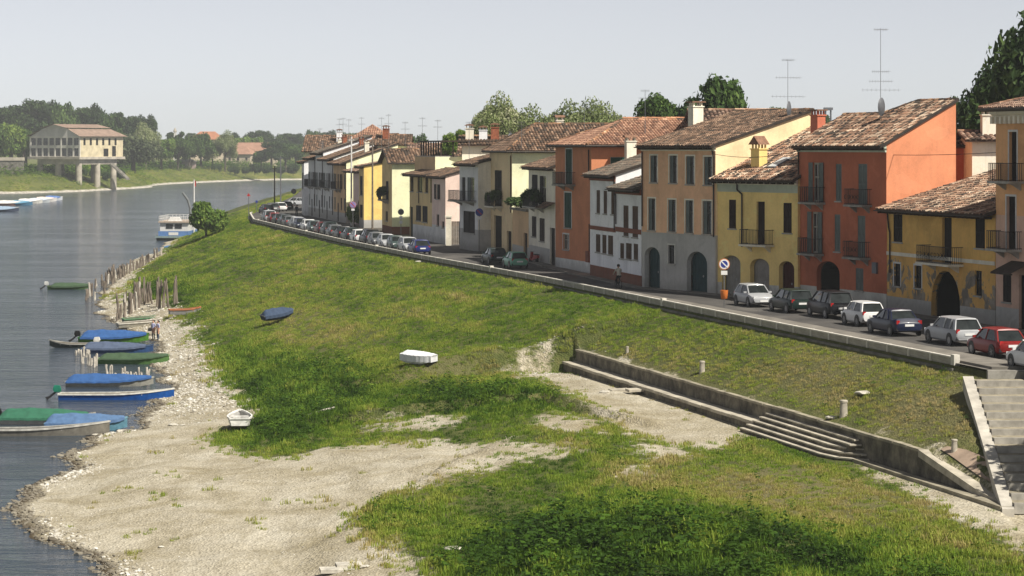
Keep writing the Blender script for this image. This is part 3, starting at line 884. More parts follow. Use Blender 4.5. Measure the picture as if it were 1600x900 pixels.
def railing(b, L, d, h, z, sp=0.13, mat=0, fancy=False):
    for zz in (z + 0.06, z + h):
        b.box(0, -d - 0.015, zz - 0.018, L, -d + 0.015, zz + 0.018, mat)
        b.box(-0.015, -d, zz - 0.018, 0.015, 0, zz + 0.018, mat); b.box(L - 0.015, -d, zz - 0.018, L + 0.015, 0, zz + 0.018, mat)
    n = int(L / sp)
    for i in range(n + 1):
        x = L * i / n; b.box(x - 0.010, -d - 0.010, z, x + 0.010, -d + 0.010, z + h, mat)
    for i in range(1, int(d / sp) + 1):
        y = -d * i / (int(d / sp) + 1)
        for x in (0, L): b.box(x - 0.010, y - 0.010, z, x + 0.010, y + 0.010, z + h, mat)
    if fancy:
        for i in range(int(L / 0.4)):
            x = 0.2 + i * 0.4; b.torus((x, -d - 0.02, z + h * 0.5), (0, 1, 0), 0.13, 0.016, 10, 4, mat)

class House:
    def __init__(self, name, label, p0, p1, depth, eave, rise, front, side=None, base=ST, group=None, zones=None, cat='house'):
        self.P0 = at_depth(p0[0], p0[1], base); P1 = at_depth(p1[0], p1[1], base)
        d = P1 - self.P0; self.L = d.length; self.e = d / self.L
        self.D = depth; self.H = eave; self.rise = rise; self.base = base
        self.root = empty(name, self.P0, math.atan2(d.y, d.x), label, cat, group)
        self.front = front; self.side = side or front
        self.open = []; self.arch = []
        self.zones = zones or []                # [(z_top, material), ...] from the ground up
        self.rng = random.Random(hash(label) % 1000 if False else len(label) * 7 + int(p0[0]))
    def uz(self, px, py):
        k = (px - 800.0) / FOC
        u = (k * self.P0.y - self.P0.x) / (self.e.x - k * self.e.y)
        Y = self.P0.y + u * self.e.y
        return u, z_at(py, Y) - self.base
    def rect(self, r):
        u0, za = self.uz(r[0], r[1]); u1, zb = self.uz(r[2], r[1])
        _, zc = self.uz((r[0] + r[2]) / 2, r[3]); _, zt = self.uz((r[0] + r[2]) / 2, r[1])
        return max(0.05, u0), max(0.0, zc), min(self.L - 0.05, u1), zt
    # openings ---------------------------------------------------------------
    def window(self, r, kind='c', col=SH_GREY, frame=lin(170, 165, 150), trim=False, sill=True, uz=None, reveal=0.16):
        u0, z0, u1, z1 = uz or self.rect(r)
        h = z1 - z0
        if kind == 'o':                         # the rectangle holds the open leaves: the opening is its middle half
            w = u1 - u0; a0, a1 = u0 + w * 0.26, u1 - w * 0.26
        else:
            a0, a1 = u0, u1
        self.open.append((a0, z0, a1, z1))
        w = a1 - a0
        g = place('window', FRAME, self.root, (a0, reveal, z0), (0, 0, 0), (w, 1, h), frame)
        place('pane', PANE, g, (0.02, -0.012, 0.02), (0, 0, 0), (0.96, 1, 0.96))
        if kind == 'o':
            lw = w * 0.5
            place('shutter', SHUT, self.root, (a0 - lw, -0.02, z0), (0, 0, 0.06), (lw * 0.98, 1, h), col)
            place('shutter', SHUT, self.root, (a1 + lw * 0.02, -0.02 - 0.06 * lw, z0), (0, 0, -0.0), (lw * 0.98, 1, h), col)
        elif kind == 'c':
            place('shutter', SHUT, self.root, (a0 + 0.01, 0.06, z0 + 0.01), (0, 0, 0), (w * 0.49, 1, h - 0.02), col)
            place('shutter', SHUT, self.root, (a0 + w * 0.51 - 0.01, 0.06, z0 + 0.01), (0, 0, 0), (w * 0.49, 1, h - 0.02), col)
        elif kind == 'h':                       # one leaf folded into the reveal, half open
            place('shutter', SHUT, self.root, (a0 + 0.01, 0.08, z0 + 0.01), (0, 0, 0), (w * 0.42, 1, h - 0.02), col)
        if sill:
            b = MB(); b.box(a0 - 0.08, -0.09, z0 - 0.09, a1 + 0.08, 0.12, z0 - 0.004); b.build('sill', M_STONE, self.root)
        if trim:
            b = MB(); t = 0.11
            b.box(a0 - t, -0.025, z0, a0 - 0.003, 0.02, z1 + t); b.box(a1 + 0.003, -0.025, z0, a1 + t, 0.02, z1 + t); b.box(a0 - 0.003, -0.025, z1 + 0.003, a1 + 0.003, 0.02, z1 + t)
            b.build('window_surround', trim if not isinstance(trim, bool) else M_WHITE, self.root)
        return a0, z0, a1, z1
    def door(self, r, col=SH_BROWN, rec=0.22, leaf=True):
        u0, z0, u1, z1 = self.rect(r)
        if z0 < 1.2: z0 = 0.02
        self.open.append((u0, z0, u1, z1))
        d = place('door', DOOR, self.root, (u0, rec, z0), (0, 0, 0), (u1 - u0, 1, z1 - z0), col)
        place('handle', HANDLE, d, (0.88, 0, 0.48))
        return u0, z0, u1, z1
    def archway(self, r, col=None, rec=0.35, rise=None, surround=None):
        """arched opening; col is the door behind it, None an open passage"""
        u0, z0, u1, z1 = self.rect(r); z0 = 0.02
        w = u1 - u0; rs = rise if rise is not None else w * 0.5
        rs = min(rs, z1 - 0.5)
        self.open.append((u0, z0, u1, z1)); self.arch.append((u0, z0, u1, z1, rs))
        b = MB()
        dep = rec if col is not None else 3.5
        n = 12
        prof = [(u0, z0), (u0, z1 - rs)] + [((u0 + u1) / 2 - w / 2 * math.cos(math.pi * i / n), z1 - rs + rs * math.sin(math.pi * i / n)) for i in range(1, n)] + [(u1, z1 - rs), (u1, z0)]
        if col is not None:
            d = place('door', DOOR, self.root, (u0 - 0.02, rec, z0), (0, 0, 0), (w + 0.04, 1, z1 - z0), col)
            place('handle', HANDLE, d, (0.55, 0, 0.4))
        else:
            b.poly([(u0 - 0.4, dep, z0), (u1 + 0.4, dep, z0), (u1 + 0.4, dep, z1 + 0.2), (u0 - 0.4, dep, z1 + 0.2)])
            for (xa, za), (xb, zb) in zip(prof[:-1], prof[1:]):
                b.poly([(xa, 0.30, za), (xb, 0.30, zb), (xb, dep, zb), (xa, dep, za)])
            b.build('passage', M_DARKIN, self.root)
    def balcony(self, r, zfloor, L, d=0.8, h=1.0, fancy=False, slab=M_STONE, col=None, shift=0.0):
        """r: the opening it serves, as (u0, u1)"""
        uc = (r[0] + r[1]) / 2 + shift
        g = MB(); g.box(uc - L / 2 - 0.06, -d - 0.06, zfloor - 0.13, uc + L / 2 + 0.06, 0.02, zfloor)
        bal = g.build('balcony', slab, self.root)
        g = MB(); railing(g, L, d, h, zfloor, 0.14, 0, fancy)
        g.build('railing', M_IRON, bal, loc=(uc - L / 2, 0, 0))
        for x in (uc - L * 0.36, uc + L * 0.36):
            g = MB(); g.loft([[(xx, -d * 0.78, zfloor - 0.131), (xx, 0, zfloor - 0.131), (xx, 0, zfloor - 0.52), (xx, -d * 0.16, zfloor - 0.44), (xx, -d * 0.45, zfloor - 0.26)] for xx in (x - 0.07, x + 0.07)])
            g.build('bracket', slab, bal)
        return uc
    def pipe(self, pts, r=0.055):
        """drainpipe along (u, z) points"""
        b = MB(); q = [(u, -0.09, z) for u, z in pts]
        b.path(q, r, 6); b.build('drainpipe', M_PIPE, self.root)
    def band(self, z0, z1, mat, proud=0.05, u0=0.0, u1=None):
        b = MB(); u1 = self.L if u1 is None else u1
        b.box(u0 - 0.003, -proud, z0, u1 + 0.003, 0.0 - 0.002, z1); b.build('string_course', mat, self.root)
    # masonry ------------------------------------------------------------------
    def u_at(self, px, v):
        k = (px - 800.0) / FOC; n = Vector((-self.e.y, self.e.x, 0)); o = self.P0 + n * v
        return (k * o.y - o.x) / (self.e.x - k * self.e.y)
    def walls(self, side_top=None, back=True, left_top=None, back_line=None):
        L, H, D = self.L, self.H, self.D
        mats = [self.front, self.side] + [z[1] for z in self.zones]
        b = MB()
        us = sorted(set([0, L] + [o[0] for o in self.open] + [o[2] for o in self.open]))
        zs = sorted(set([0, H] + [o[1] for o in self.open] + [o[3] for o in self.open] + [z[0] for z in self.zones]))
        us = [u for u in us if 0 <= u <= L]; zs = [z for z in zs if 0 <= z <= H]
        def zmat(z, default):
            lo = 0
            for k, (zt, mm) in enumerate(self.zones):
                if lo <= z < zt: return 2 + k
                lo = zt
            return default
        for ua, ub in zip(us[:-1], us[1:]):
            for za, zb in zip(zs[:-1], zs[1:]):
                uc = (ua + ub) / 2; zc = (za + zb) / 2
                if any(o[0] < uc < o[2] and o[1] < zc < o[3] for o in self.open): continue
                b.poly([(ua, 0, za), (ub, 0, za), (ub, 0, zb), (ua, 0, zb)], zmat(zc, 0))
        for o in self.open:
            u0, z0, u1, z1 = o; rs = next((a[4] for a in self.arch if a[:4] == o), None); t = 0.38
            mm = zmat((z0 + z1) / 2, 0)
            if rs is None:
                for q in (((u0, z0), (u0, z1)), ((u0, z1), (u1, z1)), ((u1, z1), (u1, z0)), ((u1, z0), (u0, z0))):
                    b.poly([(q[0][0], 0, q[0][1]), (q[1][0], 0, q[1][1]), (q[1][0], t, q[1][1]), (q[0][0], t, q[0][1])], mm)
            else:
                n = 12; w = u1 - u0
                arc = [(u0, z1 - rs)] + [((u0 + u1) / 2 - w / 2 * math.cos(math.pi * i / n), z1 - rs + rs * math.sin(math.pi * i / n)) for i in range(1, n)] + [(u1, z1 - rs)]
                for (xa, za), (xb, zb) in zip(arc[:-1], arc[1:]):
                    b.poly([(xa, 0, za), (xb, 0, zb), (xb, 0, z1), (xa, 0, z1)], mm)
                prof = [(u0, z0)] + arc + [(u1, z0)]
                for (xa, za), (xb, zb) in zip(prof[:-1], prof[1:]):
                    b.poly([(xa, 0, za), (xb, 0, zb), (xb, t, zb), (xa, t, za)], mm)
        # side and back walls
        st = side_top or [(0, H), (D, H)]
        zl = [0] + [z[0] for z in self.zones if z[0] < H - 0.1]
        lo = 0
        for k, (zt, mm) in enumerate(self.zones):
            if zt >= H - 0.1: continue
            for x in (L, 0):
                b.poly([(x, 0, lo), (x, D, lo), (x, D, zt), (x, 0, zt)], 2 + k)
            lo = zt
        for x, s_t in ((L, st), (0, left_top or st)):
            b.poly([(x, 0, lo), (x, s_t[-1][0], lo)] + [(x, y, z) for y, z in reversed(s_t)], 1)
        zb = st[-1][1]
        for (ua, va), (ub, vb) in zip((back_line or [(L, D), (0, D)])[:-1], (back_line or [(L, D), (0, D)])[1:]):
            sl_ = (zb - H) / D
            b.poly([(ua, va, 0), (ub, vb, 0), (ub, vb, H + sl_ * vb), (ua, va, H + sl_ * va)], 1)
        b.poly([(0.01, 0.05, min(H, zb) - 0.02), (L - 0.01, 0.05, min(H, zb) - 0.02), (L - 0.01, D - 0.02, min(H, zb) - 0.02), (0.01, (D if left_top is None else left_top[-1][0]) - 0.02, min(H, zb) - 0.02)], 1)
        b.build('wall', mats, self.root, fix=False)
    # roofs ---------------------------------------------------------------------
    def roof_plane(self, b_base, b_tile, pts, eave, pal, seed, w=0.23, ln=0.40):
        pts = [Vector(p) for p in pts]
        n = (pts[1] - pts[0]).cross(pts[2] - pts[1]).normalized()
        if n.z < 0: n = -n
        low = [p - n * 0.10 for p in pts]
        b_base.loft([low, pts])
        tile_poly(b_tile, pts, eave, pal, w, ln, seed)
    def roof_mono(self, pal='old', over=0.55, ovr=0.12, top=None, tile=(0.23, 0.40), gutter=True):
        """one slope rising from the street to the back; top: list of (u, v) of the upper edge"""
        L, D, H, r = self.L, self.D, self.H, self.rise
        sl = r / D; zz = lambda v: H + 0.12 + sl * v
        top = top or [(L + ovr, D + 0.05), (-ovr, D + 0.05)]
        pts = [(-ovr, -over, zz(-over)), (L + ovr, -over, zz(-over))] + [(u, v, zz(v)) for u, v in top]
        bb, bt = MB(), MB()
        self.roof_plane(bb, bt, pts, (1, 0, 0), pal, self.rng.randint(0, 999), *tile)
        for (ua, va), (ub, vb) in zip(top[:-1], top[1:]):
            ridge_tiles(bt, (ua, va, zz(va) + 0.04), (ub, vb, zz(vb) + 0.04), pal, 3)
        self.finish_roof(bb, bt)
        bb = MB(); bb.loft([[(L + ovr + 0.02, -over, zz(-over) - 0.12), (L + ovr + 0.02, -over, zz(-over) + 0.10)], [(L + ovr + 0.02, top[0][1], zz(top[0][1]) - 0.12), (L + ovr + 0.02, top[0][1], zz(top[0][1]) + 0.10)]], closed=False)
        bb.build('verge', M_GUTTER, self.roof)
        if gutter: self.gutter(-ovr, L + ovr, -over, zz(-over))
    def gutter(self, u0, u1, v, z):
        b = MB()
        n = 6
        prof = [(v - 0.075 + 0.075 * math.cos(math.pi + math.pi * i / n), z - 0.05 + 0.075 * math.sin(math.pi + math.pi * i / n)) for i in range(n + 1)]
        b.loft([[(u, y, zz) for y, zz in prof] for u in (u0, u1)], closed=False)
        b.build('gutter', M_GUTTER, self.root)
        b = MB(); b.poly([(u0, v, z - 0.12), (u1, v, z - 0.12), (u1, 0.05, z - 0.12), (u0, 0.05, z - 0.12)])
        for i in range(int((u1 - u0) / 0.6)):
            x = u0 + 0.3 + i * 0.6; b.box(x - 0.05, v + 0.04, z - 0.24, x + 0.05, 0.05, z - 0.12)
        b.build('eave', M_EAVE, self.root)
    def finish_roof(self, bb, bt):
        self.roof = bb.build('roof', M_ROOFBASE, self.root)
        t = bt.build('roof_tiles', M_ROOFTILE, self.roof, fix=False); t['kind'] = 'stuff'
    def roof_gable_side(self, pal='old', over=0.5, ovs=0.35, tile=(0.23, 0.40)):
        """ridge runs from the street to the back: gable on the street, one slope faces along it"""
        L, D, H, r = self.L, self.D, self.H, self.rise
        h = L / 2; sl = r / h; z0 = H + 0.1
        bb, bt = MB(), MB()
        R = [(h, -over, z0 + r), (h, D, z0 + r)]
        self.roof_plane(bb, bt, [(L + ovs, -over, z0 - sl * ovs), (L + ovs, D, z0 - sl * ovs), R[1], R[0]], (0, 1, 0), pal, 5, *tile)
        self.roof_plane(bb, bt, [(-ovs, D, z0 - sl * ovs), (-ovs, -over, z0 - sl * ovs), R[0], R[1]], (0, 1, 0), pal, 6, *tile)
        ridge_tiles(bt, (h, -over, z0 + r + 0.03), (h, D, z0 + r + 0.03), pal, 2)
        self.finish_roof(bb, bt)
        b = MB(); b.poly([(0, 0, H), (L, 0, H), (h, 0, H + r)]); b.poly([(0, D, H), (L, D, H), (h, D, H + r)])
        b.build('gable', self.front, self.root)
        b = MB()
        b.path([(-ovs, -over, z0 - sl * ovs - 0.02), (h, -over, z0 + r - 0.02), (L + ovs, -over, z0 - sl * ovs - 0.02)], 0.06, 4)
        b.path([(L + ovs + 0.03, -over, z0 - sl * ovs), (L + ovs + 0.03, D, z0 - sl * ovs)], 0.07, 6)
        b.build('gutter', M_GUTTER, self.root)
    def roof_hip(self, pal='old', over=0.5, run=None, tile=(0.23, 0.40), backlen=None, ridgecol=None):
        """hipped towards the street, ridge running to the back"""
        L, D, H, r = self.L, self.D, self.H, self.rise
        z0 = H + 0.1; o = over; h = L / 2; run = run or h
        A = (-o, -o, z0); B = (L + o, -o, z0); C = (L + o, D, z0); E = (-o, D, z0); R0 = (h, run - o, z0 + r); R1 = (h, D, z0 + r)
        bb, bt = MB(), MB()
        self.roof_plane(bb, bt, [A, B, R0], (1, 0, 0), pal, 5, *tile)
        self.roof_plane(bb, bt, [B, C, R1, R0], (0, 1, 0), pal, 7, *tile)
        self.roof_plane(bb, bt, [E, A, R0, R1], (0, 1, 0), pal, 9, *tile)
        rp = ridgecol or pal
        for a, c in ((A, R0), (B, R0), (R0, R1)): ridge_tiles(bt, Vector(a) + Vector((0, 0, 0.05)), Vector(c) + Vector((0, 0, 0.05)), rp, 4)
        self.finish_roof(bb, bt)
        b = MB()
        b.path([(A[0] - 0.03, A[1] - 0.06, z0 - 0.04), (B[0] + 0.05, B[1] - 0.06, z0 - 0.04), (C[0] + 0.05, C[1], z0 - 0.04)], 0.075, 6)
        b.build('gutter', M_GUTTER, self.root)
        b = MB(); b.box(-o, -o, z0 - 0.16, L + o, D, z0 - 0.105); b.build('eave', M_EAVE, self.root)
    def cornice(self, mat, h=0.35, proud=0.22, drop=0.0):
        b = MB(); z = self.H - drop
        b.loft([[(u, -0.002, z - h), (u, -proud * 0.35, z - h), (u, -proud * 0.5, z - h * 0.5), (u, -proud, z - h * 0.3), (u, -proud, z - 0.01), (u, -0.002, z - 0.01)] for u in (-0.02, self.L + 0.02)])
        b.build('cornice', mat, self.root)
    def slope_z(self, v): return self.H + 0.12 + self.rise / self.D * v
    def chimney(self, u, v, h, mat, w=0.6, d=0.5, cap='tile', z=None):
        z = self.slope_z(v) if z is None else z
        b = MB(); b.box(u - w / 2, v - d / 2, z - 0.6, u + w / 2, v + d / 2, z + h)
        c = b.build('chimney', mat, self.roof)
        b = MB()
        b.box(u - w / 2 - 0.06, v - d / 2 - 0.06, z + h, u + w / 2 + 0.06, v + d / 2 + 0.06, z + h + 0.08)
        for sx in (-1, 0, 1):
            for sy in (-1, 1): b.box(u + sx * w * 0.38 - 0.05, v + sy * d * 0.38 - 0.05, z + h + 0.08, u + sx * w * 0.38 + 0.05, v + sy * d * 0.38 + 0.05, z + h + 0.34)
        b.build('chimney_vents', mat, c)
        b = MB(); zt = z + h + 0.34
        if cap == 'gable':
            for s in (-1, 1): b.poly([(u - w * 0.66, v - d * 0.66, zt), (u - w * 0.66, v + d * 0.66, zt), (u - w * 0.1, v + d * 0.66, zt + 0.55), (u - w * 0.1, v - d * 0.66, zt + 0.55)])
            rings = [[(u - w * 0.66, y, zt), (u + w * 0.66, y, zt), (u, y, zt + 0.6)] for y in (v - d * 0.66, v + d * 0.66)]
            b = MB(); b.loft(rings)
        elif cap == 'tile':
            rings = [[(u - w * 0.68, y, zt), (u + w * 0.68, y, zt), (u + w * 0.4, y, zt + 0.14), (u, y, zt + 0.22), (u - w * 0.4, y, zt + 0.14)] for y in (v - d * 0.7, v + d * 0.7)]
            b.loft(rings)
        else:
            b.box(u - w * 0.66, v - d * 0.66, zt, u + w * 0.66, v + d * 0.66, zt + 0.09)
        b.build('chimney_cap', M_CAP, c)

M_CAP = plain('chimney_cap_tile', (0.22, 0.12, 0.075, 1), 0.9, 0, 0.4, 4)

# ------------------------------------------------------------------ plasters
PL_RED = plaster('plaster_red', lin(172, 90, 54), amount=0.3, seed=1)
PL_ORANGE_L = plaster('plaster_orange', lin(208, 128, 82), amount=0.3, seed=2)
PL_GREYB = plaster('plaster_grey_base', lin(186, 184, 174), amount=0.45, seed=3)
PL_YEL = plaster('plaster_yellow', lin(224, 192, 104), amount=0.25, seed=4)
PL_YELOLD = plaster('plaster_ochre_old', lin(210, 160, 66), amount=0.4, seed=5, peel=lin(120, 112, 100), peel_h=3.4, peel_amt=0.60)
PL_YELUP = plaster('plaster_ochre', lin(214, 166, 68), amount=0.35, seed=6)
PL_PINK = plaster('plaster_salmon', lin(218, 168, 124), amount=0.3, seed=7)
PL_PEACH = plaster('plaster_peach', lin(236, 200, 150), amount=0.22, seed=8)
PL_GREY = plaster('plaster_cement', lin(166, 164, 158), amount=0.5, seed=9)
PL_WHITE = plaster('plaster_white', lin(232, 230, 222), amount=0.3, seed=10)
PL_BROWNB = plaster('plaster_brown', lin(126, 72, 50), amount=0.3, seed=11)
PL_ORANGE = plaster('plaster_burnt_orange', lin(190, 118, 74), amount=0.3, seed=12)
PL_OFFW = plaster('plaster_offwhite', lin(222, 214, 192), amount=0.5, seed=13, peel=lin(150, 142, 128), peel_h=2.0, peel_amt=0.72)
PL_BEIGE = plaster('plaster_beige', lin(218, 192, 142), amount=0.3, seed=14)
PL_CREAM = plaster('plaster_cream', lin(244, 224, 176), amount=0.15, seed=15)
PL_TAN = plaster('plaster_tan', lin(206, 170, 122), amount=0.35, seed=16)
PL_LGREY = plaster('plaster_pale_grey', lin(206, 206, 202), amount=0.3, seed=17)
PL_ROSE = plaster('plaster_rose', lin(222, 194, 178), amount=0.3, seed=18)
PL_BRIGHT = plaster('plaster_bright_yellow', lin(230, 192, 92), amount=0.2, seed=19)
PL_BUFF = plaster('plaster_buff', lin(214, 186, 124), amount=0.35, seed=20)
PL_OCHPINK = plaster('plaster_ochre_pink', lin(212, 156, 98), amount=0.3, seed=21)
PL_PINKLOW = plaster('plaster_dusty_pink', lin(206, 166, 140), amount=0.4, seed=22, peel=lin(228, 222, 214), peel_h=1.0, peel_amt=0.78)
PL_CORN = plaster('cornice_greenish', lin(168, 176, 154), amount=0.3, seed=23)
PL_STONEW = plaster('cornice_pale', lin(214, 206, 184), amount=0.4, seed=24)

# ------------------------------------------------------------------ the row of houses, from the right edge into the distance
# tall ochre house at the right edge
h = House('ochre_house', 'tall ochre and pink house cut by the right edge of the picture', (1556, 145.4), (1790, 129.5), 8, 12.3, 2.4, PL_OCHPINK, zones=[(1.2, PL_GREY), (6.4, PL_PINKLOW)])
a = h.door((1577, 206, 1589, 283), SH_DARK); z = h.uz(1577, 283)[1]
h.window((1610, 210, 1622, 262), 'c', SH_BROWN, trim=True); h.window((1612, 312, 1624, 366), 'c', SH_BROWN, trim=True)
h.balcony((a[0], a[2]), a[1], 2.5, 0.9)
a2 = h.door((1573, 307, 1587, 389), SH_DARK); h.balcony((a2[0], a2[2]), a2[1], 2.5, 0.9)
b = MB()
for a_ in (a, a2):
    b.box(a_[0] - 0.12, -0.03, a_[1], a_[0] - 0.003, 0.02, a_[3] + 0.12); b.box(a_[2] + 0.003, -0.03, a_[1], a_[2] + 0.12, 0.02, a_[3] + 0.12); b.box(a_[0] - 0.003, -0.03, a_[3] + 0.003, a_[2] + 0.003, 0.02, a_[3] + 0.12)
b.build('door_surround', M_WHITE, h.root)
h.window((1567, 423, 1580, 472), 'c', SH_DARK)
a = h.door((1592, 430, 1606, 515), SH_DARK)
b = MB(); b.poly([(a[0] - 0.9, -1.3, a[3] + 0.15), (a[2] + 0.5, -1.3, a[3] + 0.15), (a[2] + 0.5, 0, a[3] + 0.75), (a[0] - 0.9, 0, a[3] + 0.75)]); b.box(a[0] - 0.9, -1.3, a[3] + 0.05, a[2] + 0.5, -1.2, a[3] + 0.14); b.build('door_canopy', M_EAVE, h.root)
h.walls(); h.roof_hip('red', 0.7, tile=(0.24, 0.42)); h.cornice(PL_STONEW, 0.6, 0.4)
b = MB()
for i in range(int(h.L / 0.55)): b.box(0.1 + i * 0.55, -0.42, h.H - 0.75, 0.34 + i * 0.55, -0.05, h.H - 0.35)
b.build('eave_brackets', PL_STONEW, h.root)

# old ochre house with the big archway
h = House('ochre_house', 'peeling ochre two-storey house with a big dark arched passage and white string course', (1386, 160), (1555, 145.5), 8.5, 6.45, 2.5, PL_YELUP, zones=[(0.95, PL_GREY), (3.50, PL_YELOLD)])
h.window((1396, 335, 1410, 378), 'c', SH_DARK)
a = h.door((1472, 340, 1487, 411), SH_DARK)
h.balcony((a[0], a[2]), a[1], 4.4, 0.95, 1.0, True, PL_STONEW)
h.window((1524, 341, 1539, 388), 'c', SH_DARK)
h.window((1397, 412, 1407, 447), 'd', frame=SH_DARK, trim=True); h.window((1429, 415, 1440, 450), 'd', frame=SH_DARK, trim=True); h.window((1523, 423, 1534, 462), 'd', frame=SH_DARK)
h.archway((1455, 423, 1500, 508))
h.walls([(0, h.H), (h.D, h.H + h.rise)]); h.band(3.50, 3.72, PL_STONEW, 0.05)
h.roof_mono('old', 0.75)
u, z = h.uz(1386, 420); h.pipe([(0.25, 6.1), (0.45, 5.2), (0.62, 4.9), (0.62, 2.4)])
OCH = h

# red three-storey house
h = House('red_house', 'brick-red three-storey house with orange side wall and small iron balconies', (1247, 171), (1385, 160), 5.0, 10.4, 2.65, PL_RED, PL_ORANGE_L, zones=[(1.05, PL_GREYB)])
for r, col in (((1264, 254, 1288, 316), SH_GREY), ((1262, 331, 1286, 396), SH_GREY)):
    a = h.window(r, 'o', col, sill=False); h.balcony((a[0], a[2]), a[1], 2.3, 0.7, 1.0, False, M_CONC)
for r in ((1306, 256, 1315, 314), (1304, 335, 1313, 393)): h.window(r, 'c', SH_GREY)
for r in ((1341, 256, 1355, 320), (1340, 337, 1352, 402)):
    a = h.window(r, 'c', SH_GREY, sill=False); h.balcony((a[0], a[2]), a[1], 2.3, 0.7, 1.0, True, M_CONC)
h.window((1337, 419, 1349, 454), 'c', SH_GREY)
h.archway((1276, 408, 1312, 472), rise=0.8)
Lh = h.L; sl_ = h.rise / h.D
h.walls([(0, h.H), (h.D, h.H + h.rise)], left_top=[(0, h.H), (3.45, h.H + sl_ * 3.45)], back_line=[(Lh, h.D), (Lh * 0.60, h.D), (Lh * 0.44, 3.45), (0, 3.45)]); h.cornice(PL_CORN, 0.5, 0.3)
h.roof_mono('old', 0.5, 0.1, [(Lh + 0.1, 5.05), (Lh * 0.60, 5.05), (Lh * 0.44, 3.5), (-0.1, 3.5)])
h.chimney(h.u_at(1278, 2.0), 2.0, 0.75, plaster('chimney_orange', lin(196, 106, 74)), 1.0, 0.6, 'slab')
h.pipe([(0.2, 10.2), (0.2, 1.3)])
RED = h
b = MB(); b.box(0, 0, 0, 0.55, 0.12, 0.7); b.build('meter_box', M_DISH, h.root, loc=(h.uz(1365, 427)[0], -0.14, h.uz(1365, 427)[1]))

# yellow house with three small arches
h = House('yellow_house', 'pale yellow two-storey house with three low arches and a yellow rooftop chimney', (1119, 177.2), (1246.5, 170.6), 8.2, 8.1, 3.5, PL_YEL, zones=[(0.9, PL_GREYB)])
h.window((1139, 312, 1150, 357), 'c', SH_BROWN); 
a = h.door((1182, 315, 1195, 382), SH_BROWN); h.balcony((a[0], a[2]), a[1], 2.6, 0.75, 1.0, False, PL_STONEW)
h.window((1224, 317, 1237, 364), 'c', SH_BROWN)
h.archway((1128, 399, 1157, 462), lin(150, 148, 142), 0.5, 0.55); h.archway((1172, 404, 1202, 466), lin(156, 152, 146), 0.5, 0.55); h.archway((1217, 408, 1241, 468), lin(70, 24, 20), 0.5, 0.5)
h.walls([(0, h.H), (h.D, h.H + h.rise)]); h.cornice(PL_STONEW, 0.42, 0.35); h.band(h.H - 0.95, h.H - 0.42, PL_CORN, 0.02)
h.roof_mono('old', 0.6)
h.chimney(h.u_at(1186, 1.6), 1.6, 1.15, PL_YEL, 0.85, 0.75, 'gable')
uu = h.uz(1153, 285)[0]; h.pipe([(uu, 7.9), (uu, 7.3), (uu + 0.5, 7.0), (uu + 0.5, 3.4)])
b = MB(); s_ = h.rise / h.D
us_ = h.u_at(1217, 1.9)
b.obox((us_, 1.9, h.slope_z(1.9) + 0.12), (0.45, 0, 0), (0, 0.8, 0.8 * s_), (0, -0.05 * s_, 0.05)); b.build('skylight', M_DISH, h.roof)
b = MB(); b.obox((us_, 1.9, h.slope_z(1.9) + 0.18), (0.36, 0, 0), (0, 0.7, 0.7 * s_), (0, -0.01 * s_, 0.01)); b.build('skylight_glass', M_HEAD, h.roof)
YEL = h

# salmon and grey house
h = House('salmon_house', 'salmon three-storey house with cement-grey ground floor and two blue-green arched doors', (1003, 185.2), (1118, 177.0), 8.2, 10.3, 2.4, PL_PINK, PL_PEACH, zones=[(4.1, PL_GREY)])
for r in ((1016, 243, 1027, 285), (1046, 243, 1058, 286), (1072, 244, 1085, 288), (1100, 245, 1113, 289), (1013, 310, 1024, 360), (1044, 312, 1056, 362), (1071, 313, 1083, 364), (1098, 314, 1112, 366)):
    h.window(r, 'h', SH_GREY, frame=lin(90, 90, 84), trim=PL_STONEW)
h.window((1044, 383, 1054, 412), 'd', frame=SH_DARK, trim=PL_GREYB)
h.archway((1007, 386, 1031, 452), lin(50, 74, 78), 0.55, 0.7); h.archway((1073, 393, 1105, 460), lin(50, 74, 78), 0.55, 0.9)
h.walls([(0, h.H), (h.D, h.H + h.rise)]); h.cornice(PL_STONEW, 0.35, 0.25)
h.roof_mono('brown', 0.5)
h.pipe([(h.L - 0.3, 10.0), (h.L - 0.12, 9.5), (h.L - 0.12, 4.0)]); h.pipe([(0.15, 9.9), (0.15, 4.5)])
h.chimney(h.u_at(1087, 6.0), 6.0, 1.0, PL_OFFW, 0.7, 0.9, 'slab')
SAL = h

# white and brown pair
h = House('white_house', 'narrow white house with brown bands, lower mossy roof, beside the salmon house', (962, 193.6), (1002, 186.2), 6, 7.2, 1.9, PL_WHITE, zones=[(0.85, PL_BROWNB)])
for r in ((974, 321, 982, 369), (988, 322, 997, 371)): h.window(r, 'c', SH_WOOD)
for r in ((969, 380, 975, 404), (978, 380, 987, 405), (990, 381, 997, 406)): h.window(r, 'c', SH_WOOD)
h.walls([(0, h.H), (h.D, h.H + h.rise)]); h.band(3.85, 4.2, PL_BROWNB); h.band(h.H - 0.5, h.H - 0.05, PL_BROWNB, 0.1)
h.roof_mono('grey', 0.7)
h.pipe([(0.1, 7.0), (0.35, 6.5), (0.4, 4.4)])
h = House('white_house', 'white house with slim windows and a brown base, beside the burnt-orange house', (922, 202), (962, 193.8), 7, 8.1, 2.3, PL_WHITE, zones=[(0.95, PL_BROWNB)])
for r in ((932, 297, 937.5, 333), (943, 298, 948.5, 334), (955, 299, 960, 335), (931, 366, 938, 394), (941, 367, 947.5, 396), (950, 368, 958, 398)): h.window(r, 'c', SH_WOOD)
h.walls([(0, h.H), (h.D, h.H + h.rise)]); h.band(3.75, 4.05, PL_BROWNB); h.band(h.H - 0.5, h.H - 0.05, PL_BROWNB, 0.1)
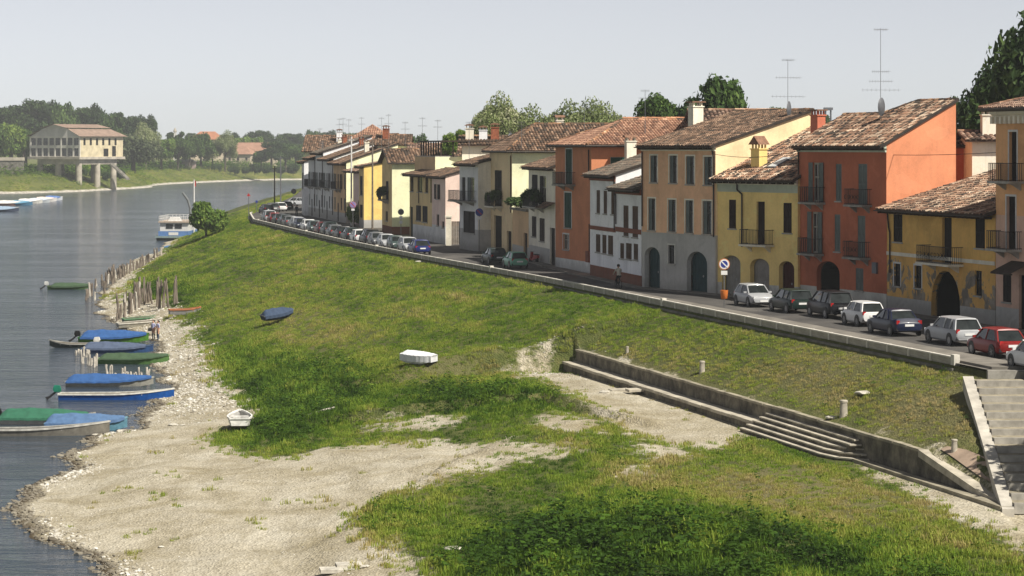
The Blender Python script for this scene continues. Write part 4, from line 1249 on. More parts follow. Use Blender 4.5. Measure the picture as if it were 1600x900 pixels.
h.roof_mono('grey', 0.6)
h.pipe([(h.L - 0.3, 7.9), (h.L - 0.1, 7.3), (h.L - 0.1, 3.9)])
h.chimney(h.u_at(985, 4.0), 4.0, 1.1, PL_OFFW, 0.8, 0.8, 'tile')

# burnt-orange house
h = House('orange_house', 'burnt-orange three-storey house with green shutters and a hipped orange-tiled roof', (868, 216.5), (924, 206.5), 12, 10.25, 2.1, PL_ORANGE, PL_ORANGE, zones=[(0.9, PL_LGREY)])
a = h.window((884, 233, 894, 288), 'c', SH_GREEN, trim=True, sill=False); h.balcony((a[0], a[2]), a[1], 3.6, 0.9, 1.0, False, M_CONC)
h.window((882, 301, 893, 356), 'c', SH_GREEN, trim=True); h.window((880, 366, 889, 390), 'd', trim=True)
h.walls(); h.roof_hip('orange', 0.6, 5.0, tile=(0.26, 0.40), ridgecol='old')
# shuttered window on the side wall
g = place('window', FRAME, h.root, (h.L + 0.02, 1.6, 7.7), (0, 0, math.pi / 2), (1.6, 1, 1.7), lin(200, 196, 180))
for q in (0.02, 0.82): place('shutter', SHUT, h.root, (h.L + 0.07, 1.6 + q, 7.72), (0, 0, math.pi / 2), (0.78, 1, 1.66), SH_GREEN)
place('pane', PANE, g, (0.02, -0.012, 0.02), (0, 0, 0), (0.96, 1, 0.96))
h.pipe([(h.L - 0.5, 10.0), (h.L - 0.5, 8.2)]); h.pipe([(h.L - 0.3, 4.0), (h.L - 0.3, 1.0)])
b = MB(); b.box(0, 0, 0, 0.8, 0.25, 0.9); b.build('meter_box', plain('rust_box', (0.20, 0.06, 0.03, 1)), h.root, loc=(h.L - 0.75, -0.28, 0.9))
ORA = h

# pale house with flowered balcony
h = House('pale_house', 'faded off-white house with a plant-filled iron balcony, left of the burnt-orange house', (826, 231), (867.5, 218.8), 7, 8.5, 2.2, PL_OFFW, zones=[(1.4, PL_GREY)])
a = h.window((831, 273, 840, 322), 'c', SH_DARK, sill=False); a3 = h.window((843, 275, 853, 324), 'h', SH_DARK, sill=False)
h.balcony((a[0], a3[2]), a[1], 6.0, 0.9, 1.0); BALC_PALE = (h, (a[0] + a3[2]) / 2, a[1])
h.window((831, 338, 838, 370), 'c', SH_BROWN); h.window((843, 341, 851, 377), 'c', SH_BROWN); h.door((859, 356, 867, 417), SH_DARK)
h.walls([(0, h.H), (h.D, h.H + h.rise)]); h.cornice(PL_STONEW, 0.4, 0.3); h.roof_mono('brown', 0.7, tile=(0.26, 0.42))
b = MB(); bt = MB(); u0, z0 = h.uz(853, 325)
tile_poly(bt, [(u0, -0.9, z0), (h.L, -0.9, z0), (h.L, 0.0, z0 + 0.5), (u0, 0.0, z0 + 0.5)], (1, 0, 0), 'brown'); bt.build('door_hood', M_ROOFTILE, h.root, fix=False)

# beige house with big tiled side roof and the terrace wall
h = House('beige_house', 'tall beige house with cream side wall and broad barrel-tiled roof', (765, 251), (800, 241), 12, 9.7, 2.6, PL_BEIGE, PL_CREAM)
a = h.window((773, 266, 784, 322), 'c', SH_DARK, sill=False); h.balcony((a[0], a[2]), a[1], 4.2, 0.9, 1.0, False, PL_STONEW); BALC_BEIGE = (h, (a[0] + a[2]) / 2, a[1])
h.door((772, 337, 784, 393), SH_DARK); h.door((792, 361, 799, 399), SH_BROWN)
h.walls(); h.roof_hip('brown', 0.6, 4.0, tile=(0.30, 0.45))
h.pipe([(h.L - 0.2, 9.4), (h.L - 0.2, 4.0)])
h.chimney(h.u_at(874, 6.5), 6.5, 0.55, PL_OFFW, 0.7, 0.7, 'tile', z=h.H + h.rise - 0.1)
h = House('terrace_annexe', 'low tan annexe with a hedge-topped terrace between beige and pale houses', (800.5, 240.6), (825.6, 231.4), 3, 4.35, 0.0, PL_TAN, zones=[(1.1, PL_GREY)], cat='annexe')
h.door((818, 364, 824, 406), SH_BROWN); h.walls()
b = MB(); b.box(-0.05, -0.25, 4.35, h.L + 0.05, 3.05, 4.55); b.build('coping', M_CONCD, h.root)
TERR = h

# grey-white house with a long balcony
h = House('grey_white_house', 'grey-white house with white side wall and deep dark balcony, beside no-parking sign', (718, 256.5), (747, 250), 8, 8.55, 1.9, PL_LGREY, PL_OFFW, zones=[(2.1, PL_GREY)])
a = h.window((721, 277, 727, 313), 'd', frame=SH_DARK, sill=False); a3 = h.window((730, 277, 741, 314), 'h', SH_GREY, sill=False)
h.balcony((a[0], a3[2]), a[1], 6.0, 1.2, 1.0, False, M_CONC); h.window((724, 330, 742, 364), 'c', SH_DARK)
h.walls([(0, h.H), (h.D, h.H + h.rise)]); h.cornice(PL_STONEW, 0.3, 0.3); h.roof_mono('brown', 0.7, tile=(0.28, 0.45))
h.chimney(3.0, 6.2, 1.4, PL_OFFW, 0.6, 0.6, 'slab'); h.chimney(1.0, 7.2, 1.2, M_BRICK, 1.2, 0.7, 'tile')

# rose house and its old gate
h = House('rose_house', 'small rose-pink house with pale side wall and grey-blue base', (675, 274.5), (696, 267.5), 8, 7.1, 2.2, PL_ROSE, PL_ROSE, zones=[(1.9, PL_LGREY)])
h.window((679, 288, 688, 311), 'o', SH_DARK); h.window((682, 335, 686, 353), 'd', frame=SH_DARK); h.window((690, 346, 694, 356), 'd', frame=SH_DARK)
h.walls([(0, h.H), (h.D, h.H + h.rise)]); h.roof_mono('brown', 0.6, tile=(0.30, 0.48))
g = empty('garden_gate', at_depth(701, 265, ST), 0, 'weathered stone gate piers with a grey plank gate beside the rose house', 'gate')
for x in (0, 1.6):
    b = MB(); b.box(x - 0.28, -0.28, 0, x + 0.28, 0.28, 2.9); b.box(x - 0.36, -0.36, 2.9, x + 0.36, 0.36, 3.1); b.build('gate_pier', PL_OFFW, g)
for k in range(6):
    b = MB(); b.box(0.3 + k * 0.175, -0.05, 0.1, 0.46 + k * 0.175, 0.0, 2.5); b.build('plank', M_WOODG, g)

# buff house with loggia windows and flat terrace above
h = House('buff_house', 'buff house with three dark loggia windows under a rooftop terrace', (640, 287.5), (675, 275), 2.4, 7.2, 0.5, PL_BUFF, PL_CREAM, zones=[(1.6, PL_LGREY)])
for r in ((641, 275, 646, 299), (652, 275, 660, 300), (664, 276, 669, 301)): h.window(r, 'd', frame=SH_DARK)
for r in ((650, 321, 658, 345), (660, 322, 668, 347)): h.window(r, 'c', SH_DARK)
h.door((638, 323, 645, 369), SH_DGREEN)
h.walls([(0, h.H), (h.D, h.H + h.rise)]); h.roof_mono('brown', 0.9, tile=(0.30, 0.48)); h.pipe([(h.L * 0.45, 7.0), (h.L * 0.45, 4.0)]); h.pipe([(h.L - 0.1, 7.0), (h.L - 0.1, 4.2)])
t = House('terrace_block', 'cream block with an open roof terrace under a flat dark pergola', (648, 292.5), (680, 280), 12, 9.1, 0, PL_TAN, PL_CREAM, cat='building')
t.P0 = t.P0
t.walls()
b = MB(); b.box(0, 0, 9.1, t.L, 0.2, 9.2); b.box(t.L - 0.2, 0.2, 9.1, t.L, 12, 9.2); b.build('terrace_coping', M_STONE, t.root)
b = MB(); b.box(0.3, 0.5, 10.75, t.L + 0.4, 12.5, 10.9); b.build('pergola_roof', M_EAVE, t.root)
for x in np.linspace(0.5, t.L - 0.1, 9):
    b = MB(); b.box(x - 0.07, 0.6, 9.1, x + 0.07, 0.74, 10.75); b.build('pergola_post', M_EAVE, t.root)
for y in np.linspace(2, 12, 6):
    b = MB(); b.box(t.L - 0.1, y - 0.06, 9.1, t.L + 0.04, y + 0.06, 10.75); b.build('pergola_post', M_EAVE, t.root)
b = MB(); b.box(1.0, 6, 9.12, t.L - 1.5, 6.2, 10.7); b.build('back_screen', M_DARKIN, t.root)

# yellow gabled house
h = House('gabled_house', 'narrow yellow house with its gable to the street and flower boxes', (597, 306), (612.5, 297.5), 9, 8.3, 1.5, PL_BUFF, PL_CREAM, zones=[(0.9, PL_BROWNB)])
a = h.window((603, 283, 607, 312), 'c', SH_DARK, sill=False); BALC_GAB = (h, (a[0] + a[2]) / 2, a[1])
h.window((602, 330, 606, 345), 'd', frame=SH_DARK)
h.balcony((a[0], a[2]), a[1], 2.8, 0.9, 1.0); h.walls(); h.roof_gable_side('brown', tile=(0.34, 0.5))
# bright yellow house
h = House('bright_yellow_house', 'bright chrome-yellow sunlit wall of a house halfway down the street', (561, 326.5), (568.5, 321.5), 10, 7.7, 1.8, PL_BUFF, PL_BRIGHT, zones=[(1.0, PL_GREY)])
h.window((562.5, 275, 566.5, 305), 'c', SH_DARK); h.window((562.5, 320, 566.5, 340), 'c', SH_DARK)
h.walls([(0, h.H), (h.D, h.H + h.rise)]); h.roof_mono('red', 0.7, tile=(0.32, 0.5))
# set-back house with courtyard
h = House('courtyard_house', 'set-back pinkish house with a tiled porch behind a green bush', (541, 338), (561, 329), 7, 7.2, 1.6, PL_ROSE)
h.window((551, 283, 558, 303), 'd', frame=SH_DARK); h.archway((546, 310, 558, 347)); h.walls([(0, h.H), (h.D, h.H + h.rise)]); h.roof_mono('red', 1.4, tile=(0.34, 0.5))
h.root.location = Vector(h.root.location) + Vector((0.9, 0.2, 0))
# far grey-white group
specs = [((521, 352, 541, 341.5), 8.1, 2.4, PL_TAN, PL_CREAM, 'narrow tan house fourth from the far end of the row', 'brown', 7.0),
         ((505, 362.5, 521, 352.6), 8.6, 3.2, PL_LGREY, PL_WHITE, 'grey-white house third from the far end of the row', 'brown', 9.0),
         ((493, 369.5, 505, 362.8), 9.4, 2.2, PL_LGREY, PL_WHITE, 'grey-white house second from the far end of the row', 'grey', 7.0),
         ((482, 377, 493, 370), 8.6, 2.2, PL_LGREY, PL_WHITE, 'pale house with dark shutters at the far end of the row', 'brown', 8.0)]
for (x0, Y0, x1, Y1), H_, r_, f_, s_, lb, pal, D_h in specs:
    h = House('pale_house' if 'tan' not in lb else 'tan_house', lb, (x0, Y0), (x1, Y1), D_h, H_, r_, f_, s_, zones=[(1.3, PL_GREY)], group='far pale houses')
    n = max(2, int(round(h.L / 2.6)))
    for i in range(n):
        uc = h.L * (i + 0.5) / n
        for zz_, hh, kd in ((1.6 if i != 1 else 0.05, 1.7 if i != 1 else 2.5, 'c'), (4.5, 2.0, 'c' if i % 2 else 'o')):
            w_ = 1.0 if kd == 'c' else 1.9
            h.window(None, kd, SH_DARK if i % 3 else SH_GREY, uz=(uc - w_ / 2, zz_, uc + w_ / 2, zz_ + hh), sill=False)
    h.balcony((h.L * 0.3, h.L * 0.6), 4.45, min(4.0, h.L * 0.6), 0.8, 1.0)
    h.walls([(0, h.H), (h.D, h.H + h.rise)]); h.roof_mono(pal, 0.9, tile=(0.34, 0.52)); h.pipe([(h.L - 0.2, H_ - 0.3), (h.L - 0.2, 0.8)])
    h.chimney(h.L * 0.6, h.D * 0.5, 0.5 + 0.4 * (int(x0) % 3), (PL_WHITE, M_BRICK, PL_OFFW)[int(x0) % 3], 0.7, 0.6, 'slab')
h = House('white_house', 'sunlit white corner wall of the last house at the far end', (471.5, 388), (475, 379), 9, 7.9, 1.6, PL_LGREY, PL_WHITE)
h.window((472.2, 270, 474, 295), 'c', SH_DARK); h.walls([(0, h.H), (h.D, h.H + h.rise)]); h.roof_mono('brown', 0.8, tile=(0.34, 0.52))
b = MB(); railing(b, 6.5, 0.0, 1.4, 0, 0.9); 
h.roof_terr = b.build('roof_railing', M_ANT, h.root, loc=(-0.5, 3.0, 9.6))

# ------------------------------------------------------------------ cars
def car_proto(kind):
    """x forward, wheels on z = 0; returns the meshes of one car of this kind"""
    K = {'hatch': dict(L=3.9, W=1.66, H=1.43, belt=0.86, hood=0.84, a=(0.98, 0.30), r=(-1.28, -1.78), tail=0.86),
         'small': dict(L=3.5, W=1.56, H=1.42, belt=0.88, hood=0.84, a=(0.92, 0.36), r=(-1.32, -1.62), tail=0.88),
         'wagon': dict(L=4.25, W=1.68, H=1.46, belt=0.88, hood=0.85, a=(1.02, 0.36), r=(-1.66, -1.98), tail=0.88),
         'mpv':   dict(L=4.15, W=1.72, H=1.62, belt=0.95, hood=0.95, a=(1.35, 0.55), r=(-1.62, -1.95), tail=0.95),
         'sedan': dict(L=4.35, W=1.72, H=1.42, belt=0.88, hood=0.84, a=(0.95, 0.26), r=(-0.98, -1.50), tail=0.95)}[kind]
    L, W, H = K['L'], K['W'], K['H']; hw = W / 2; x0, x1 = -L / 2, L / 2; bl = K['belt']
    a0, a1 = K['a']; r1, r0 = K['r']
    out = {}
    # body shell: rings across the car from tail to nose
    xs = [x0, x0 + 0.05, x0 + 0.22, r0 + 0.10, (r0 + a0) / 2, a0, a0 + (x1 - a0) * 0.5, x1 - 0.22, x1 - 0.05, x1]
    def topz(x):
        if x < r0: return np.interp(x, [x0, x0 + 0.2, r0], [bl - 0.20 if kind == 'sedan' else bl - 0.12, K['tail'], bl])
        if x > a0: return np.interp(x, [a0, x1 - 0.3, x1 - 0.05, x1], [bl, K['hood'] - 0.10, K['hood'] - 0.20, K['hood'] - 0.28])
        return bl
    b = MB(); rings = []
    for x in xs:
        e = min(x - x0, x1 - x); k = np.interp(e, [0, 0.05, 0.25, 0.7], [0.80, 0.88, 0.965, 1.0]); h = hw * k; zt = topz(x)
        zb = np.interp(e, [0, 0.3, 0.7], [0.34, 0.24, 0.20])
        rings.append([(x, -h * 0.86, zb), (x, -h * 0.985, zb + 0.10), (x, -h, 0.52), (x, -h * 0.985, zt - 0.12), (x, -h * 0.93, zt - 0.02), (x, -h * 0.80, zt + 0.02), (x, 0, zt + 0.05),
                      (x, h * 0.80, zt + 0.02), (x, h * 0.93, zt - 0.02), (x, h * 0.985, zt - 0.12), (x, h, 0.52), (x, h * 0.985, zb + 0.10), (x, h * 0.86, zb)])
    b.loft(rings)
    wheels = [(x0 + 0.72, -1), (x0 + 0.72, 1), (x1 - 0.80, -1), (x1 - 0.80, 1)]
    out['body'] = b.mesh('body', M_CARPAINT, True)
    # glasshouse
    wb = hw * 0.90; wr = hw * 0.72; zr = H - 0.05; xm = (a0 + r0) / 2
    def gring(f):
        return None
    g = MB()
    base = [(r0, -wb, bl), (xm, -wb * 1.01, bl), (a0, -wb * 0.92, bl), (a0 + 0.10, 0, bl), (a0, wb * 0.92, bl), (xm, wb * 1.01, bl), (r0, wb, bl), (r0 - 0.06, 0, bl)]
    roof = [(r1, -wr * 0.96, zr - 0.03), (xm, -wr, zr), (a1, -wr * 0.93, zr - 0.03), (a1 + 0.05, 0, zr), (a1, wr * 0.93, zr - 0.03), (xm, wr, zr), (r1, wr * 0.96, zr - 0.03), (r1 - 0.03, 0, zr)]
    g.loft([base, roof]); out['window_glass'] = g.mesh('window_glass', M_CARGLASS, False)
    # roof skin and pillars
    p = MB()
    rt = [(r1 - 0.08, -wr * 0.99, zr - 0.05), (xm, -wr * 1.04, zr - 0.015), (a1 + 0.05, -wr * 0.96, zr - 0.05), (a1 + 0.10, 0, zr - 0.02), (a1 + 0.05, wr * 0.96, zr - 0.05), (xm, wr * 1.04, zr - 0.015), (r1 - 0.08, wr * 0.99, zr - 0.05), (r1 - 0.13, 0, zr - 0.03)]
    c2 = [(x * 0.96 + 0.04 * xm, y * 0.84, H - 0.015 if abs(y) < 1e-6 else H - 0.03) for x, y, z in rt]
    p.loft([rt, c2]); 
    out['roof'] = p.mesh('roof', M_CARPAINT, True)
    out['pillars'] = []
    for s in (-1, 1):
        p = MB()
        p.tube((a0 + 0.02, s * wb * 0.93, bl - 0.01), (a1 + 0.03, s * wr * 0.96, zr - 0.03), 0.045, 0.04, 5); out['pillars'].append(p.mesh('pillar', M_CARPAINT)); p = MB()
        p.tube(((a1 + r1) / 2 + 0.10, s * wb * 1.005, bl), ((a1 + r1) / 2 + 0.06, s * wr * 1.02, zr - 0.02), 0.045, 0.04, 5); out['pillars'].append(p.mesh('pillar', M_CARPAINT)); p = MB()
        if kind in ('wagon', 'mpv', 'sedan'):
            p.tube((r1 + 0.35 if kind != 'sedan' else r0 + 0.42, s * wb * 1.0, bl), (r1 + 0.30 if kind != 'sedan' else r1 + 0.25, s * wr * 1.0, zr - 0.02), 0.05, 0.05, 5); out['pillars'].append(p.mesh('pillar', M_CARPAINT)); p = MB()
        # broad rear pillar
        p.loft([[(r0 - 0.02, s * wb * 1.01, bl - 0.02), (r0 + 0.22, s * wb * 1.015, bl - 0.02), (r1 + 0.20, s * wr * 1.03, zr - 0.03), (r1 - 0.05, s * wr * 1.0, zr - 0.04)], [(r0 - 0.03, s * wb * 0.93, bl - 0.02), (r0 + 0.2, s * wb * 0.95, bl - 0.02), (r1 + 0.18, s * wr * 0.95, zr - 0.03), (r1 - 0.07, s * wr * 0.90, zr - 0.04)]]); out['pillars'].append(p.mesh('pillar', M_CARPAINT))
    w = MB(); w.lathe([(0.30, -0.09), (0.30, -0.075), (0.295, 0.075), (0.27, 0.09)], 18)
    t = MB(); t.torus((0, 0, 0), (0, 1, 0), 0.235, 0.068, 18, 6); t.tube((0, -0.05, 0), (0, 0.05, 0), 0.2, 0.2, 14)
    out['wheel'] = t.mesh('wheel', M_RUBBER, True)
    t = MB(); t.tube((0, -0.075, 0), (0, 0.075, 0), 0.175, 0.175, 14)
    for k in range(5):
        an = k * 2 * math.pi / 5; t.obox((0.09 * math.cos(an), 0, 0.09 * math.sin(an)), (0.075 * math.cos(an), 0, 0.075 * math.sin(an)), (0, 0.083, 0), (-0.02 * math.sin(an), 0, 0.02 * math.cos(an)))
    out['rim'] = t.mesh('rim', M_RIM, False)
    t = MB()
    t.tube((0, 0.0, 0), (0, 0.02, 0), 0.36, 0.36, 18); out['wheel_arch'] = t.mesh('wheel_arch', M_BLACKP, False)
    t = MB(); t.box(-0.05, -0.17, -0.07, 0.05, 0.17, 0.07); out['headlight'] = t.mesh('headlight', M_HEAD)
    t = MB(); t.box(-0.04, -0.10, -0.10, 0.04, 0.10, 0.10); out['tail_light'] = t.mesh('tail_light', M_TAIL)
    t = MB(); t.box(-0.012, -0.26, -0.06, 0.012, 0.26, 0.06); out['number_plate'] = t.mesh('number_plate', M_PLATE)
    t = MB(); t.loft([[(0.05, y, -0.10), (-0.08, y, -0.10), (-0.09, y, 0.06), (0.05, y, 0.08)] for y in (-hw * 0.86, hw * 0.86)]); out['bumper'] = t.mesh('bumper', M_BLACKP)
    t = MB(); t.loft([[(-0.06, 0, -0.05), (0.06, 0, -0.05), (0.05, 0, 0.07), (-0.05, 0, 0.07)], [(-0.06, 0.18, -0.04), (0.03, 0.18, -0.04), (0.02, 0.18, 0.06), (-0.05, 0.18, 0.06)]]); out['mirror'] = t.mesh('mirror', M_CARPAINT)
    out['_k'] = dict(K, wheels=wheels, hw=hw, x0=x0, x1=x1)
    return out
PROTO = {k: car_proto(k) for k in ('hatch', 'small', 'wagon', 'mpv', 'sedan')}

def add_car(kind, x, y, heading, col, label, group, full=True, dark_bumper=False):
    P = PROTO[kind]; K = P['_k']
    r = empty('parked_car', (x, y, ST + 0.004), heading, label, 'car', group)
    body = place('body', P['body'], r, color=col)
    for nm in ('window_glass', 'roof'): place(nm, P[nm], r, color=col)
    for pm_ in P['pillars']: place('pillar', pm_, r, color=col)
    for wx, s in K['wheels']:
        wh = place('wheel', P['wheel'], r, (wx, s * (K['hw'] - 0.07), 0.30)); place('rim', P['rim'], wh)
        place('wheel_arch', P['wheel_arch'], body, (wx, s * (K['hw'] - 0.005) - 0.01, 0.33))
    for s in (-1, 1):
        place('headlight', P['headlight'], r, (K['x1'] - 0.10, s * K['hw'] * 0.66, 0.64), (0, 0, -s * 0.35))
        place('tail_light', P['tail_light'], r, (K['x0'] + 0.07, s * K['hw'] * 0.74, K['belt'] - 0.10), (0, 0, s * 0.25))
        place('mirror', P['mirror'], body, (K['a'][0] - 0.25, s * K['hw'] * 0.92, K['belt'] + 0.06), (0, 0, 0), (1, s, 1), col)
    place('number_plate', P['number_plate'], r, (K['x0'] - 0.015, 0, 0.62)); place('number_plate', P['number_plate'], r, (K['x1'] + 0.02, 0, 0.42))
    bc = place('bumper', P['bumper'], r, (K['x0'] + 0.06, 0, 0.42), (0, 0, math.pi)); place('bumper', P['bumper'], r, (K['x1'] - 0.06, 0, 0.40))
    return r

C_SILVER = (0.36, 0.37, 0.38, 1); C_WHITE = (0.66, 0.66, 0.65, 1); C_BLACK = (0.008, 0.008, 0.01, 1); C_NAVY = (0.008, 0.012, 0.035, 1); C_RED = (0.20, 0.012, 0.010, 1)
C_DGREEN = (0.010, 0.022, 0.018, 1); C_PANDA = (0.14, 0.36, 0.25, 1); C_GREY = (0.11, 0.115, 0.12, 1); C_BLUE = (0.012, 0.022, 0.12, 1); C_MAROON = (0.12, 0.01, 0.012, 1); C_GGREEN = (0.05, 0.075, 0.07, 1)
DIRH = math.atan2(1.0, -0.244)                    # heading up the street, away from the camera
GN_ = 'cars parked by the parapet in the foreground'
near = [  # px of the car's middle, base row, kind, colour, towards the camera?
 (1622, 578, 'hatch', C_WHITE, 0, 'white car just entering at the right edge of the picture'),
 (1557, 556, 'hatch', C_RED, 0, 'dark red hatchback at the right end of the parked row'),
 (1489, 537, 'wagon', C_SILVER, 0, 'silver estate car with roof rails beside the end of the parapet'),
 (1397, 522, 'sedan', C_NAVY, 0, 'dark navy car between the white hatchback and the silver estate'),
 (1348, 508, 'small', C_WHITE, 0, 'small white hatchback between two dark cars'),
 (1297, 495, 'mpv', C_BLACK, 0, 'black tall people carrier in the parked row'),
 (1236, 487, 'wagon', C_DGREEN, 0, 'black-green estate car behind the black people carrier'),
 (1178, 478, 'hatch', C_SILVER, 1, 'silver hatchback facing the camera by the no-parking sign'),
]
for px, py, kd, col, face, lb in near:
    p = ground_at(px, py, ST)
    add_car(kd, p.x, p.y, DIRH + (math.pi if face else 0), col, lb, GN_)
p = ground_at(788, 419, ST); add_car('small', p.x + 0.9, p.y, DIRH, C_PANDA, 'mint green boxy small hatchback parked alone with a dark car', 'cars by the parapet in mid street')
p = ground_at(760, 412, ST); add_car('hatch', p.x + 0.7, p.y, DIRH, C_DGREEN, 'dark green hatchback parked just ahead of the mint green car', 'cars by the parapet in mid street')
row = [('hatch', C_BLUE, 0, 'royal blue hatchback'), ('wagon', C_SILVER, 1, 'silver estate'), ('small', C_GGREEN, 1, 'grey-green small car with pale roof'), ('hatch', C_SILVER, 1, 'pale silver hatchback'), ('hatch', C_GREY, 1, 'slate grey hatchback'),
       ('mpv', C_BLACK, 0, 'black off-roader'), ('hatch', C_WHITE, 0, 'white hatchback'), ('wagon', C_DGREEN, 0, 'dark green estate'), ('sedan', C_BLACK, 0, 'black saloon'), ('hatch', C_GREY, 0, 'grey hatchback'),
       ('mpv', C_DGREEN, 0, 'dark people carrier'), ('wagon', C_MAROON, 0, 'maroon estate'), ('hatch', C_GGREEN, 1, 'teal grey hatchback'), ('sedan', C_WHITE, 1, 'white saloon'), ('hatch', C_NAVY, 1, 'navy hatchback'),
       ('wagon', C_SILVER, 0, 'silver estate'), ('sedan', C_GREY, 0, 'grey saloon'), ('hatch', C_DGREEN, 0, 'dark green hatchback'), ('hatch', C_BLACK, 0, 'black hatchback'), ('small', C_RED, 0, 'red small car'), ('mpv', C_SILVER, 0, 'silver people carrier')]
ordw = ['first', 'second', 'third', 'fourth', 'fifth', 'sixth', 'seventh', 'eighth', 'ninth', 'tenth', 'eleventh', 'twelfth', 'thirteenth', 'fourteenth', 'fifteenth', 'sixteenth', 'seventeenth', 'eighteenth', 'nineteenth', 'twentieth', 'last']
y = 243.5
for i, (kd, col, face, nm) in enumerate(row):
    add_car(kd, float(xp(y)) + 1.55 + random.uniform(-0.12, 0.12), y, DIRH + (math.pi if face else 0) + random.uniform(-0.02, 0.02), col, f'{nm}, {ordw[i]} in the long far row by the parapet', 'cars in the long row by the parapet')
    y += PROTO[kd]['_k']['L'] + 0.95 + random.uniform(0, 0.5)
far = [(416, 392, 'hatch', C_BLACK, 'dark car on the far bend by the river'), (425, 399, 'wagon', C_GREY, 'grey estate on the far bend'), (437, 404, 'hatch', C_WHITE, 'white hatchback on the far bend'), (447, 411, 'sedan', C_BLACK, 'black saloon on the far bend')]
for px, Y, kd, col, lb in far:
    p = at_depth(px, Y, ST); add_car(kd, p.x, p.y, DIRH + 0.1, col, lb, 'cars on the far bend')
p = at_depth(462, 440, ST); add_car('sedan', p.x, p.y, DIRH + 2.3, C_SILVER, 'silver car turning across the far end of the street', 'cars on the far bend')

